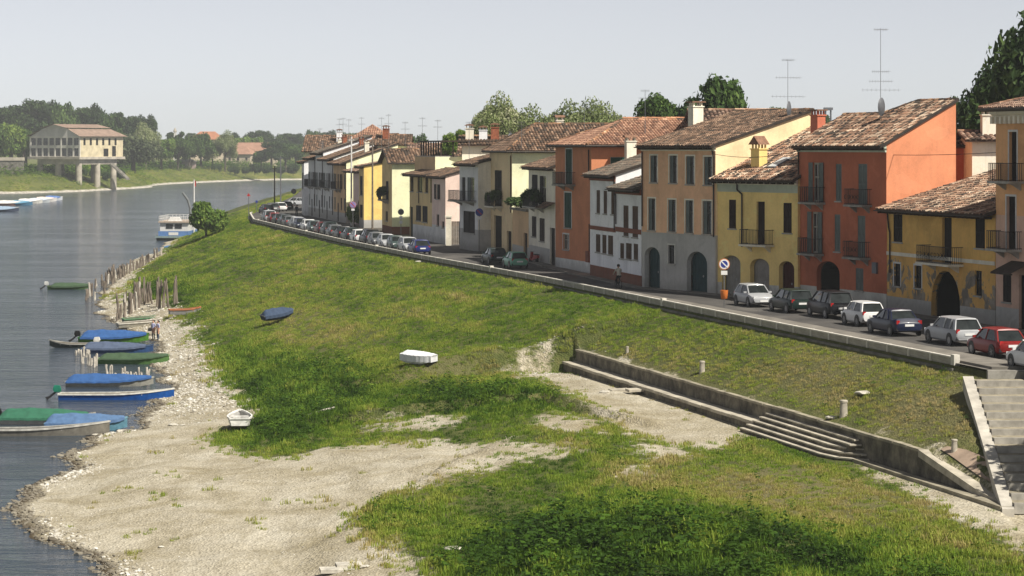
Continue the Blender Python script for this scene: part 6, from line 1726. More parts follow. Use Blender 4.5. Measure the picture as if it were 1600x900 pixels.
person('cyclist in a pale grey waistcoat and dark sleeves riding away up the street', Vector((p.x, p.y, ST + 0.0)) + Vector((math.sin(hd) * 0.20, -math.cos(hd) * 0.20, 0.02)), hd, lin(176, 172, 160), lin(30, 30, 36), 'ride', False)
# red moped by the pale house
p = ground_at(834, 411, ST)
mp = empty('red_moped', (p.x, p.y, ST + 0.01), hd + 0.3, 'small red moped leaning by the plinth of the pale house', 'moped')
for yy in (-0.55, 0.55):
    b = MB(); b.torus((0, yy, 0.24), (1, 0, 0), 0.20, 0.05, 18, 6); b.tube((-0.04, yy, 0.24), (0.04, yy, 0.24), 0.12, 0.12, 12); b.build('wheel', M_RUBBER, mp)
M_REDP = plain('red_paint', (0.35, 0.02, 0.02, 1), 0.35, 0, 0.15, 4, 0)
b = MB(); b.loft([[(-0.14, -0.75, 0.45), (0.14, -0.75, 0.45), (0.12, -0.75, 0.70), (-0.12, -0.75, 0.70)], [(-0.16, -0.2, 0.30), (0.16, -0.2, 0.30), (0.15, -0.2, 0.72), (-0.15, -0.2, 0.72)], [(-0.15, 0.1, 0.22), (0.15, 0.1, 0.22), (0.15, 0.1, 0.30), (-0.15, 0.1, 0.30)], [(-0.16, 0.35, 0.25), (0.16, 0.35, 0.25), (0.16, 0.38, 0.40), (-0.16, 0.38, 0.40)]]); b.build('body', M_REDP, mp)
b = MB(); b.loft([[(-0.19, 0.36, 0.3), (0.19, 0.36, 0.3), (0.17, 0.44, 0.3), (-0.17, 0.44, 0.3)], [(-0.14, 0.28, 0.95), (0.14, 0.28, 0.95), (0.12, 0.36, 0.95), (-0.12, 0.36, 0.95)]]); b.build('leg_shield', M_REDP, mp)
b = MB(); b.box(-0.13, -0.75, 0.72, 0.13, -0.1, 0.80); b.build('seat', M_BLACKP, mp)
b = MB(); b.tube((0, 0.55, 0.24), (0, 0.30, 1.0), 0.03, 0.03, 6); b.path([(-0.3, 0.2, 1.02), (0, 0.3, 1.0), (0.3, 0.2, 1.02)], 0.018, 5); b.build('handlebar', M_ANT, mp)

# ------------------------------------------------------------------ signs, bin, aerials, plants on balconies
M_SIGNBLUE = plain('sign_blue', (0.02, 0.035, 0.22, 1), 0.4, 0, 0.1, 3, 0)
M_SIGNRED = plain('sign_red', (0.45, 0.02, 0.02, 1), 0.4, 0, 0.1, 3, 0)
M_SIGNORG = plain('sign_faded_orange', (0.55, 0.20, 0.09, 1), 0.5, 0, 0.2, 3, 0)
M_SIGNW = plain('sign_white', (0.72, 0.72, 0.70, 1), 0.4, 0, 0.05, 3, 0)
def disc(b, c, ax, r, t, n=20, mat=0):
    c = Vector(c); ax = Vector(ax).normalized(); b.tube(c - ax * t / 2, c + ax * t / 2, r, r, n, mat)
def text(name, s, parent, loc, rot, size, mat):
    cu = bpy.data.curves.new(name, 'FONT'); cu.body = s; cu.size = size; cu.extrude = 0.002; cu.align_x = 'CENTER'; cu.align_y = 'CENTER'
    o = bpy.data.objects.new(name, cu); COL.objects.link(o)
    dg = bpy.context.evaluated_depsgraph_get(); me = bpy.data.meshes.new_from_object(o.evaluated_get(dg)); bpy.data.objects.remove(o, do_unlink=True)
    me.materials.clear(); me.materials.append(mat)
    return place(name, me, parent, loc, rot)
def no_parking(name, label, p, h, r=0.35, kind='clear', plate=True):
    """faces the camera (along -y)"""
    g = empty(name, p, 0, label, 'sign', 'no-parking signs')
    b = MB(); b.tube((0, 0, 0), (0, 0, h + r), 0.035, 0.035, 8); b.build('pole', M_ANT, g)
    b = MB(); disc(b, (0, -0.05, h), (0, 1, 0), r, 0.02); b.build('sign_rim', {'clear': M_SIGNORG, 'dark': M_SIGNBLUE, 'pink': plain('sign_faded_pink', (0.42, 0.22, 0.30, 1), 0.5, 0, 0.2, 3, 0)}[kind], g)
    if kind == 'clear':
        b = MB(); disc(b, (0, -0.065, h), (0, 1, 0), r * 0.86, 0.012); b.build('sign_ring', M_SIGNW, g)
    b = MB(); disc(b, (0, -0.075, h), (0, 1, 0), r * (0.62 if kind == 'clear' else 0.80), 0.012); b.build('sign_disc', M_SIGNBLUE if kind != 'pink' else plain('sign_faded_lilac', (0.22, 0.20, 0.42, 1), 0.5, 0, 0.2, 3, 0), g)
    b = MB(); s = 0.707; L_ = r * (0.84 if kind == 'clear' else 0.78)
    b.obox((0, -0.086, h), (L_ * s, 0, -L_ * s), (0, 0.004, 0), (r * 0.10 * s, 0, r * 0.10 * s)); b.build('sign_bar', M_SIGNW if kind == 'clear' else M_SIGNRED, g)
    if plate:
        b = MB(); b.box(-0.20, -0.06, h - r - 0.32, 0.20, -0.04, h - r - 0.06); pl = b.build('lower_plate', M_SIGNW, g)
    return g
p = ground_at(1132, 488, ST); g = no_parking('no_parking_sign', 'round no-parking sign with blue disc above an orange litter bin', at_depth(1131.5, 163.5, ST), 2.75, 0.36)
p = at_depth(1131, 163.2, ST)
lb_ = empty('litter_bin', (p.x, p.y - 0.25, ST), 0, 'small orange litter bin on the pole of the no-parking sign', 'bin')
b = MB(); b.lathe([(0.15, 0.55), (0.20, 0.60), (0.24, 0.95), (0.25, 1.12), (0.22, 1.12), (0.2, 0.7)], 14); b.build('bin_body', plain('orange_plastic', (0.55, 0.16, 0.03, 1), 0.5, 0, 0.2, 3, 0), lb_, smooth=True)
b = MB(); b.box(-0.03, 0.18, 0.5, 0.03, 0.28, 1.1); b.build('bin_bracket', M_ANT, lb_)
no_parking('no_parking_sign', 'round dark blue no-parking sign in front of the grey-white house', at_depth(749, 247, ST), 3.9, 0.38, 'dark')
no_parking('no_parking_sign', 'faded pinkish no-parking sign by the green bush halfway down the street', at_depth(551.5, 322, ST), 2.9, 0.42, 'pink')
g = empty('road_sign', at_depth(626.5, 283, ST), 0, 'back of a round road sign with small white plates beside the buff house', 'sign')
b = MB(); b.tube((0, 0, 0), (0, 0, 3.4), 0.035, 0.035, 8); b.build('pole', M_ANT, g)
b = MB(); disc(b, (0, -0.05, 3.0), (0, 1, 0), 0.34, 0.02); b.build('sign_disc', M_DISH, g)
for z_ in (2.2, 1.7):
    b = MB(); b.box(-0.17, -0.06, z_, 0.17, -0.045, z_ + 0.34); b.build('lower_plate', M_SIGNW, g)
g = empty('litter_bin', at_depth(622, 262, ST), 0, 'far orange litter bin behind the parapet between parked cars', 'bin')
b = MB(); b.lathe([(0.16, 0.45), (0.22, 0.5), (0.25, 1.0), (0.22, 1.0), (0.2, 0.6)], 12); b.build('bin_body', MATS['orange_plastic'], g, smooth=True)
b = MB(); b.tube((0, 0.28, 0), (0, 0.28, 1.1), 0.03, 0.03, 6); b.build('pole', M_ANT, g)
for px, Y, h_, r_, mt, lb in ((388.5, 371, 3.6, 0.28, M_SIGNRED, 'red-edged warning sign on a pale pole where the parapet ends'), (459, 402, 3.3, 0.42, M_BLACKP, 'dark round sign seen from behind on the far bend'), (401, 396, 1.8, 0.2, M_SIGNBLUE, 'small blue sign at the river edge on the far bend')):
    p = at_depth(px, Y, ST); p.z = tz(p.x, p.y)
    g = empty('road_sign', p, 0, lb, 'sign'); b = MB(); b.tube((0, 0, 0), (0, 0, h_ + r_), 0.05, 0.05, 8); b.build('pole', M_ANT, g)
    b = MB()
    if mt is M_SIGNRED: b.loft([[(-r_, y, h_ - r_ * 0.6), (r_, y, h_ - r_ * 0.6), (0, y, h_ + r_)] for y in (-0.07, -0.05)])
    else: disc(b, (0, -0.06, h_), (0, 1, 0), r_, 0.02)
    b.build('sign_face', mt, g)
for px, Y, h_, mt, lb in ((429, 420, 7.0, M_IRON, 'dark lamp post on the river side of the far bend'), (438.5, 432, 8.6, M_ANT, 'pale slim lamp post on the far bend'), (549, 331, 11.5, M_WHITE, 'tall pale utility pole in front of the set-back house'), (582, 318, 11.0, M_WOODG, 'wooden utility pole in front of the chrome-yellow wall')):
    p = at_depth(px, Y, ST); g = empty('utility_pole', p, 0, lb, 'pole'); b = MB(); b.tube((0, 0, -0.2), (0, 0, h_), 0.13, 0.09, 8); b.build('pole', mt, g)
    b = MB(); b.box(-0.35, -0.06, h_ - 0.5, 0.35, 0.06, h_ - 0.38); b.build('crossarm', mt, g)

# television aerials
def aerial(label, px, Y, zb, zt, dish=None, arms=((0.95, 1.0),), w=1.1, rr_=0.021):
    p = at_depth(px, Y, zb); h = zt - zb
    g = empty('tv_aerial', p, random.uniform(-0.4, 0.4), label, 'aerial', 'television aerials')
    b = MB(); b.tube((0, 0, -1.0), (0, 0, h), rr_, rr_ * 0.7, 6); b.build('mast', M_ANT, g)
    for f, s in arms:
        b = MB(); z = h * f; L_ = w * s
        b.tube((-L_, 0, z), (L_, 0.12, z), rr_ * 0.5, rr_ * 0.5, 4)
        for k in range(9):
            x = -L_ + 2 * L_ * k / 8; b.tube((x, -0.22 - 0.03 * k, z), (x, 0.22 + 0.03 * k, z), rr_ * 0.35, rr_ * 0.35, 3)
            b.tube((x, 0, z - 0.10), (x, 0, z + 0.10), rr_ * 0.35, rr_ * 0.35, 3)
        b.build('antenna_array', M_ANT, g)
    if dish:
        zc, r_ = dish
        b = MB(); rings = []
        for i in range(5):
            q = i / 4; rings.append([(r_ * q * 0.50 * math.cos(2 * math.pi * j / 18) , -0.22 - 0.12 + 0.16 * q * q + 0.35 * r_ * q * math.cos(2 * math.pi * j / 18), zc + r_ * q * math.sin(2 * math.pi * j / 18)) for j in range(18)])
        b.loft(rings, caps=False); b.build('satellite_dish', M_DISH, g, smooth=True)
        b = MB(); b.path([(0, -0.1, zc - r_ * 0.8), (0.55, -0.75, zc - r_ * 0.45)], 0.025, 5); b.obox((0.58, -0.78, zc - r_ * 0.42), (0.07, 0, 0), (0, 0.1, 0), (0, 0, 0.06)); b.build('receiver', M_BLACKP, g)
    return g
aerial('tall aerial with a satellite dish on the red house roof', 1376, 166, z_at(195, 166), z_at(44, 166), (1.15, 0.62), ((0.985, 0.35), (0.55, 0.45), (0.45, 0.6), (0.36, 1.0)), 1.2)
aerial('aerial with a satellite dish on the salmon house roof', 1231, 181, z_at(184, 181), z_at(92, 181), (0.6, 0.58), ((0.98, 0.35), (0.68, 0.75), (0.36, 1.0)), 1.2)
for px, Y, yb, yt, lb in ((1008, 200, 188, 140, 'aerial above the burnt-orange house'), (660, 300, 232, 183, 'aerial behind the terrace pergola'), (684, 300, 228, 187, 'aerial left of the small green tree'), (633, 305, 232, 190, 'aerial over the gabled roof'), (607, 330, 232, 178, 'aerial by the brick chimney'), (596, 330, 230, 183, 'aerial behind the gabled house'),
                      (565, 345, 222, 183, 'aerial over the pyramid roof'), (545, 350, 225, 186, 'aerial left of the pyramid roof'), (530, 352, 220, 185, 'paired aerial on the far brown roof'), (536, 352, 220, 184, 'second paired aerial on the far brown roof'), (500, 372, 238, 200, 'aerial on the last far roof'), (733, 262, 232, 190, 'aerial above the grey-white house'), (815, 240, 215, 190, 'short aerial before the pale blossoming trees'), (913, 225, 195, 168, 'aerial among the pale blossoming trees')):
    aerial(lb, px, Y, z_at(yb, Y), z_at(yt, Y), None, ((0.96, 0.4), (0.72, 0.6)), 0.8, 0.024)
g = aerial('round satellite dish beside the brick chimneys of the grey-white house', 797, 258, z_at(228, 258), z_at(205, 258), (0.6, 0.75), ((0.95, 0.3),), 0.6)

# overhead wire from house to house
def wire(label, a, c, sag=0.5, r=0.022):
    b = MB(); a = Vector(a); c = Vector(c); pts = [a.lerp(c, i / 16) - Vector((0, 0, sag * 4 * (i / 16) * (1 - i / 16))) for i in range(17)]
    b.path(pts, r, 4); tag(b.build('overhead_wire', M_IRON), label, 'wire', 'overhead wires')
wire('thin cable across the orange side wall of the red house', at_depth(1250, 170.5, z_at(234, 170.5)), at_depth(1560, 150, z_at(238, 150)), 0.25)
wire('thin cable slung over the yellow house roof', at_depth(1112, 176, z_at(240, 176)), at_depth(1250, 170, z_at(235, 170)), 0.35)
wire('cable from the utility pole to the gabled house', at_depth(549, 331, ST + 11.2), at_depth(582, 318, ST + 10.8), 0.5)

# ------------------------------------------------------------------ foliage
def leaf_mat(name, stops, transl=0.30, attr='Col'):
    m, nt, bs, out = new_mat(name)
    a = N(nt, 'ShaderNodeAttribute', attribute_name=attr)
    oi = nt.nodes.new('ShaderNodeObjectInfo')
    f = math_n(nt, 'ADD', a.outputs['Fac'], math_n(nt, 'MULTIPLY', math_n(nt, 'SUBTRACT', oi.outputs['Random'], 0.5), 0.22))
    c = ramp(nt, f, stops)
    nt.links.new(c, bs.inputs['Base Color']); bs.inputs['Roughness'].default_value = 0.7; bs.inputs['Specular IOR Level'].default_value = 0.2
    tr = nt.nodes.new('ShaderNodeBsdfTranslucent'); nt.links.new(c, tr.inputs['Color'])
    mx = nt.nodes.new('ShaderNodeMixShader'); mx.inputs[0].default_value = transl
    nt.links.new(bs.outputs[0], mx.inputs[1]); nt.links.new(tr.outputs[0], mx.inputs[2]); nt.links.new(mx.outputs[0], out.inputs['Surface'])
    MATS[name] = m
    return m
LM = {'dark': leaf_mat('leaves_dark', [(0.1, (0.018, 0.036, 0.013, 1)), (0.5, (0.040, 0.075, 0.022, 1)), (0.9, (0.085, 0.135, 0.035, 1))]),
      'mid': leaf_mat('leaves_mid', [(0.1, (0.026, 0.055, 0.014, 1)), (0.5, (0.068, 0.125, 0.026, 1)), (0.9, (0.14, 0.21, 0.05, 1))]),
      'bright': leaf_mat('leaves_bright', [(0.1, (0.04, 0.085, 0.014, 1)), (0.5, (0.11, 0.19, 0.03, 1)), (0.9, (0.23, 0.31, 0.06, 1))]),
      'olive': leaf_mat('leaves_olive', [(0.1, (0.032, 0.048, 0.022, 1)), (0.5, (0.075, 0.098, 0.045, 1)), (0.9, (0.14, 0.165, 0.08, 1))]),
      'pale': leaf_mat('leaves_blossom', [(0.1, (0.08, 0.11, 0.03, 1)), (0.45, (0.20, 0.25, 0.09, 1)), (0.7, (0.34, 0.37, 0.18, 1)), (0.95, (0.58, 0.57, 0.40, 1))])}
M_BARK = plain('bark', (0.085, 0.07, 0.055, 1), 0.95, 0, 0.4, 4, 0.5)
def crown_mesh(name, mat, n, rx, rz, leaf, seed, lumps=14, droop=0.0, core=0.55, zc=0.0, flat=0.9):
    """leaf-sized faces gathered in uneven clumps through an ellipsoid; Col holds each leaf's own tint"""
    g = np.random.default_rng(seed)
    d = g.normal(size=(lumps, 3)); d /= np.linalg.norm(d, axis=1)[:, None]
    d[:, 2] = np.where(d[:, 2] < -0.55, -d[:, 2] * 0.4, d[:, 2])
    rad = g.uniform(0.35, 0.82, lumps)[:, None]
    cen = d * rad * np.array([rx, rx, rz]); size = g.uniform(0.28, 0.46, lumps) * rx
    k = g.integers(0, lumps, n)
    q = g.normal(size=(n, 3)); q /= np.linalg.norm(q, axis=1)[:, None]
    rr_ = g.uniform(0, 1, n) ** (1 / 2.6)
    P = cen[k] + q * (rr_ * size[k])[:, None] * np.array([1, 1, flat])
    # sub-clusters make the edge ragged
    P += g.normal(size=(n, 3)) * leaf * 0.5
    P[:, 2] -= droop * g.uniform(0, 1, n) ** 2 * rz
    P[:, 2] += zc
    nrm = q + g.normal(size=(n, 3)) * 0.8; nrm /= np.linalg.norm(nrm, axis=1)[:, None]
    a = np.cross(nrm, g.normal(size=(n, 3))); a /= np.linalg.norm(a, axis=1)[:, None]; b_ = np.cross(nrm, a)
    s = leaf * g.uniform(0.55, 1.25, n)[:, None]
    V = np.stack([P + a * s, P + b_ * s * 0.55 + nrm * s * 0.15, P - a * s, P - b_ * s * 0.55 + nrm * s * 0.15], 1).reshape(-1, 3)
    F = np.arange(n * 4).reshape(n, 4)
    me = bpy.data.meshes.new(name); me.from_pydata(V.tolist(), [], F.tolist())
    tint = np.clip(0.5 + g.normal(size=n) * 0.16 + (g.uniform(-0.16, 0.16, lumps))[k], 0, 1)
    ca = me.color_attributes.new('Col', 'FLOAT_COLOR', 'CORNER')
    t4 = np.repeat(tint, 4); ca.data.foreach_set('color', np.stack([t4, t4, t4, np.ones_like(t4)], -1).ravel().astype(np.float32))
    me.materials.append(mat); me.update()
    return me, cen
def trunk_mesh(name, h, r, cen, seed, lean=0.0):
    rnd = random.Random(seed); b = MB()
    top = Vector((lean, 0, h)); pts = [Vector((0, 0, -0.5)), Vector((0.05 * r, 0, h * 0.3)), Vector((lean * 0.5 + rnd.uniform(-0.3, 0.3) * r, rnd.uniform(-0.3, 0.3) * r, h * 0.65)), top]
    rs = [r * 1.25, r, r * 0.85, r * 0.6]
    for i in range(3): b.tube(pts[i], pts[i + 1], rs[i], rs[i + 1], 8)
    for c in cen[:9]:
        c = Vector(c) ; s0 = pts[2].lerp(top, rnd.random()); m_ = s0.lerp(c, 0.5) + Vector((0, 0, 0.1 * h))
        b.tube(s0, m_, r * 0.42, r * 0.26, 5); b.tube(m_, c, r * 0.26, r * 0.08, 5)
    return b.mesh(name, M_BARK)
TREES = {}
def tree_kind(key, mat, n, rx, rz, leaf, h, r, seed, **kw):
    me, cen = crown_mesh('crown', LM[mat], n, rx, rz, leaf, seed, zc=h, **kw)
    cen = cen + np.array([0, 0, h])
    TREES[key] = (me, trunk_mesh('trunk', h * 0.92, r, cen.tolist(), seed), h + rz * 0.95)
tree_kind('round', 'mid', 9000, 4.2, 4.0, 0.34, 6.0, 0.34, 1)
tree_kind('round2', 'mid', 9000, 4.6, 3.6, 0.36, 5.6, 0.36, 2, lumps=18)
tree_kind('tall', 'dark', 9000, 3.4, 5.6, 0.34, 7.0, 0.34, 3, lumps=20)
tree_kind('dark', 'dark', 12000, 4.4, 5.2, 0.30, 7.2, 0.38, 4, lumps=22)
tree_kind('willow', 'olive', 9000, 5.0, 4.0, 0.36, 4.6, 0.4, 5, lumps=18, droop=0.35)
tree_kind('pale', 'pale', 16000, 4.4, 3.8, 0.20, 6.0, 0.3, 6, lumps=20)
tree_kind('bright', 'bright', 8000, 3.6, 3.8, 0.32, 5.4, 0.3, 7)
tree_kind('poplar', 'dark', 7000, 1.9, 6.6, 0.32, 7.6, 0.26, 8, lumps=20)
tree_kind('bush', 'bright', 9000, 2.7, 2.3, 0.26, 2.0, 0.16, 9, lumps=16)
tree_kind('hedge', 'dark', 4500, 2.6, 1.5, 0.28, 1.3, 0.1, 10, lumps=12)
b_ = MB(); b_.tube((0, 0, -0.5), (0, 0, 1), 1.25, 1.2, 8); STEM = b_.mesh('lower_trunk', M_BARK)
CW = {'round': 4.6, 'round2': 5.0, 'tall': 3.8, 'dark': 4.8, 'willow': 5.4, 'pale': 4.8, 'bright': 4.0, 'poplar': 2.2, 'bush': 3.0, 'hedge': 2.9}
TR = {'round': 0.34, 'round2': 0.36, 'tall': 0.34, 'dark': 0.38, 'willow': 0.4, 'pale': 0.3, 'bright': 0.3, 'poplar': 0.26, 'bush': 0.16, 'hedge': 0.1}
def tree(key, label, x, y, z, top, width=None, group=None, name='tree', cat='tree', rz=None, stretch=1.45):
    """crown as wide as asked, its top at the given height, on a trunk long enough to carry it"""
    cm, tm, h0 = TREES[key]; H_ = top - z; s = H_ / h0 if width is None else width / (2 * CW[key])
    sz = min(H_ / h0, s * stretch); off = max(0.0, H_ - h0 * sz)
    g = empty(name, (x, y, z), random.uniform(0, 6.28) if rz is None else rz, label, cat, group)
    t = place('trunk', tm, g, (0, 0, off), scale=(s, s, sz)); place('crown', cm, g, (0, 0, off), scale=(s, s, sz))
    if off > 0.3: place('lower_trunk', STEM, g, scale=(TR[key] * s, TR[key] * s, off))
    return g
def tree_px(key, label, px, ytop, wpx, Y, z=7.0, group=None, name='tree', cat='tree', stretch=1.45):
    p = at_depth(px, Y, z); return tree(key, label, p.x, p.y, z, z_at(ytop, Y), wpx / FOC * Y, group, name, cat, None, stretch)
G1 = 'trees behind the houses'
tree_px('dark', 'tall dark leafy tree rising behind the ochre house at the right edge', 1622, 2, 250, 176, 7, G1)
tree_px('dark', 'dense dark tree left of the tallest tree, behind the white annexe', 1550, 92, 130, 186, 7, G1)
tree_px('tall', 'grey-green tree tip beside the orange side wall', 1495, 138, 46, 215, 7, G1, stretch=3)
tree_px('round', 'big mid-green tree behind the salmon house roof', 1110, 110, 140, 235, 7, G1)
tree_px('round2', 'grey-green tree left of the big mid-green tree', 1026, 148, 84, 250, 7, G1)
tree_px('round2', 'low tree peeping over the roofs at the dish of the salmon house', 1213, 168, 40, 330, 7, G1)
for px, yt, wp, Y, lb in ((783, 156, 84, 290, 'tallest pale blossoming tree behind the grey-white house'), (760, 170, 50, 296, 'leftmost pale blossoming tree of the flowering group'), (842, 176, 84, 285, 'pale blossoming tree in the middle of the flowering group'), (880, 168, 80, 292, 'pale blossoming tree left of the broad one above the beige house'), (912, 166, 92, 275, 'broad pale blossoming tree above the beige house'), (956, 172, 84, 280, 'pale blossoming tree beside the orange hipped roof')):
    tree_px('pale', lb, px, yt, wp * 1.2, Y, 7, 'pale blossoming trees', stretch=1.5)
tree_px('bright', 'small bright green tree behind the terrace pergola', 702, 199, 38, 300, 7, G1); tree_px('bright', 'slim bright green tree next to the small green tree', 722, 196, 26, 297, 7, G1)
for i, (px, yt, wp) in enumerate(((1330, 176, 36), (1390, 180, 44), (1290, 178, 30), (655, 206, 60), (620, 212, 50), (760, 200, 60))):
    tree_px('round', f'distant hazy tree over the roofs near column {["the red chimney", "the tall aerial", "the pylon", "the terrace pergola", "the gabled house", "the pale blossom"][i]}'.replace('near column ', 'by '), px, yt, wp, 620, 7, 'distant trees over the roofs')
# shade tree beside the stairway, outside the picture on the right
tree('dark', 'leafy tree outside the right edge that shades the long stairway', 27.6, 101.5, 4.5, 15.0, 9.0, G1)
# round bush by the houseboat
p = on_terrain(322, 372); tree('bush', 'round bright green bush on the bank beside the houseboat', p.x, p.y, p.z - 0.3, p.z + 4.9, 6.3, None, 'bush', 'bush')
p = at_depth(548, 327, ST); tree('bush', 'green bush spilling out in front of the set-back house', p.x + 0.4, p.y, ST, ST + 2.8, 3.2, None, 'bush', 'bush')
# plants on balconies
def pots(H3, label, n, L_, out_):
    hh, uc, zf = H3
    for i in range(n):
        q = uc + (i / max(1, n - 1) - 0.5) * L_
        w = hh.root.location + Vector((hh.e.x, hh.e.y, 0)) * q + Vector((hh.e.y, -hh.e.x, 0)) * out_
        t = tree('hedge', label + (', nearest the camera' if i == n - 1 else (', far end' if i == 0 else ', middle')), w.x, w.y, hh.base + zf + 0.02, hh.base + zf + 1.25 + 0.3 * (i % 2), 1.5, 'balcony plants', 'balcony_plant', 'plant')
pots(BALC_PALE, 'leafy pot plant on the pale house balcony', 3, 4.6, 0.55)
pots(BALC_BEIGE, 'leafy pot plant on the beige house balcony', 2, 3.0, 0.6)
pots(BALC_GAB, 'trailing plant on the gabled house balcony', 2, 2.0, 0.6)
w = TERR.root.location + Vector((TERR.e.x, TERR.e.y, 0)) * (TERR.L * 0.5)
tree('hedge', 'dark clipped hedge on the terrace of the tan annexe', w.x + 0.4, w.y + 0.1, ST + 4.5, ST + 5.6, 4.4, None, 'hedge', 'hedge')

# woods and gardens across the river
GF = 'trees across the river'
rf = random.Random(5)
wood = [(-6, 160, 50, 1230, 'tall'), (18, 158, 46, 1240, 'tall'), (40, 153, 54, 1235, 'dark'), (62, 150, 50, 1230, 'tall'), (84, 155, 50, 1235, 'dark'), (106, 156, 46, 1230, 'round'), (128, 162, 46, 1235, 'tall'), (150, 160, 44, 1230, 'dark'), (168, 170, 40, 1225, 'round'), (184, 170, 34, 1225, 'tall'), (203, 176, 34, 1235, 'tall'), (220, 178, 34, 1240, 'dark'), (233, 177, 30, 1240, 'dark'),
        (14, 180, 50, 1080, 'bright'), (-10, 186, 44, 1075, 'round'), (36, 196, 30, 1090, 'round'), (176, 196, 40, 1190, 'round'), (150, 206, 34, 1190, 'bright')]
names = ['leftmost', 'second', 'third', 'fourth', 'fifth', 'sixth', 'seventh', 'eighth', 'ninth', 'tenth', 'eleventh', 'twelfth', 'last']
for i, (px, yt, wp, Y, k) in enumerate(wood):
    lb = f'{names[i]} tree from the left in the tall wood behind the pillared building' if i < 13 else ['bright green tree left of the pillared building', 'green tree at the left edge by the embankment wall', 'low tree tucked behind the left end of the pillared building', 'green tree right behind the roof of the pillared building', 'low bright tree behind the pillared building'][i - 13]
    tree_px(k, lb, px, yt, wp * 1.3, Y, 5, GF, stretch=9)
mids = [(208, 205, 76, 1130, 'willow', 'big grey-green willow leaning over the water right of the pillared building'), (228, 196, 40, 1210, 'pale', 'pale-topped tree above the willow'), (252, 208, 44, 1230, 'bright', 'bright green tree right of the willow'), (278, 212, 36, 1250, 'mid' if False else 'round', 'green tree between the willow and the garden hut'), (296, 214, 34, 1270, 'round2', 'dark green tree beside the garden hut'), (266, 195, 16, 1330, 'poplar', 'left one of two dark poplars flanking a white tower'), (280, 194, 16, 1330, 'poplar', 'right one of two dark poplars flanking a white tower'),
        (314, 205, 40, 1290, 'round', 'rounded green tree before the red-roofed villa'), (352, 208, 34, 1300, 'pale', 'white-blossoming tree before the low red roofs'), (332, 222, 30, 1300, 'pale', 'smaller white-blossoming shrub tree by the villa'), (424, 218, 34, 1330, 'tall', 'dark dense tree right of the low red roofs'), (446, 222, 34, 1335, 'round', 'green tree at the right of the far gardens'), (462, 226, 30, 1335, 'round2', 'green tree next to the first houses of the row'), (408, 232, 26, 1340, 'bright', 'light green shrub tree by the red roofs'), (372, 206, 40, 1420, 'bright', 'light green tree behind the low red roofs'), (392, 206, 36, 1425, 'bright', 'second light green tree behind the low red roofs')]
for px, yt, wp, Y, k, lb in mids: tree_px(k, lb, px, yt, wp * 1.25, Y, 5, GF, stretch=9)
for i, px in enumerate(range(300, 560, 17)):
    tree_px(('tall', 'dark', 'round')[i % 3], f'{["pointed", "rounded", "broad"][i % 3]} dark tree number {i + 1} from the left on the far skyline'.replace(f'number {i + 1}', ordw[i]), px, 205 + rf.uniform(-5, 3) , 28 * 1.4, 1560, 6, 'skyline trees', stretch=9)
for i, px in enumerate((62, 76, 98, 130, 148, 168, 186, 236, 258, 300, 318, 336, 366, 384, 398, 416, 440, 458)):
    Y = 1045 + (px > 200) * 205 + (px > 290) * 40; tree_px('hedge', f'{ordw[i]} low shrub from the left along the far bank', px, 262 - (px < 200) * -8 - rf.uniform(0, 6), 22, Y, 3.4, 'shrubs on the far bank', 'shrub', 'shrub')
# ground cover that fades into the land behind everything
b = MB()

# ------------------------------------------------------------------ grass and pebbles, scattered by geometry nodes
def scatter(name, P, attrs, protos, kind_tag=True):
    me = bpy.data.meshes.new(name); me.from_pydata(P.tolist(), [], [])
    for k, (arr, typ) in attrs.items():
        a = me.attributes.new(k, typ, 'POINT')
        a.data.foreach_set('vector' if typ == 'FLOAT_VECTOR' else 'value', np.asarray(arr, np.float32).ravel())
    o = place(name, me)
    ng = bpy.data.node_groups.new(name, 'GeometryNodeTree')
    ng.interface.new_socket('Geometry', in_out='INPUT', socket_type='NodeSocketGeometry'); ng.interface.new_socket('Geometry', in_out='OUTPUT', socket_type='NodeSocketGeometry')
    gi = ng.nodes.new('NodeGroupInput'); go = ng.nodes.new('NodeGroupOutput')
    iop = ng.nodes.new('GeometryNodeInstanceOnPoints'); jn = ng.nodes.new('GeometryNodeJoinGeometry')
    for pr in protos:
        oi = ng.nodes.new('GeometryNodeObjectInfo'); oi.inputs['Object'].default_value = pr; oi.inputs['As Instance'].default_value = True
        ng.links.new(oi.outputs['Geometry'], jn.inputs[0])
    ng.links.new(gi.outputs[0], iop.inputs['Points']); ng.links.new(jn.outputs[0], iop.inputs['Instance']); iop.inputs['Pick Instance'].default_value = True
    def na(nm, typ):
        n = ng.nodes.new('GeometryNodeInputNamedAttribute'); n.data_type = typ; n.inputs['Name'].default_value = nm; return n.outputs[0]
    ng.links.new(na('rot', 'FLOAT_VECTOR'), iop.inputs['Rotation']); ng.links.new(na('scl', 'FLOAT_VECTOR'), iop.inputs['Scale'])
    ng.links.new(iop.outputs[0], go.inputs[0])
    md = o.modifiers.new('scatter', 'NODES'); md.node_group = ng
    return o
def proto(name, b, mat, smooth=False):
    return bpy.data.objects.new(name, b.mesh(name, mat, smooth, fix=False))
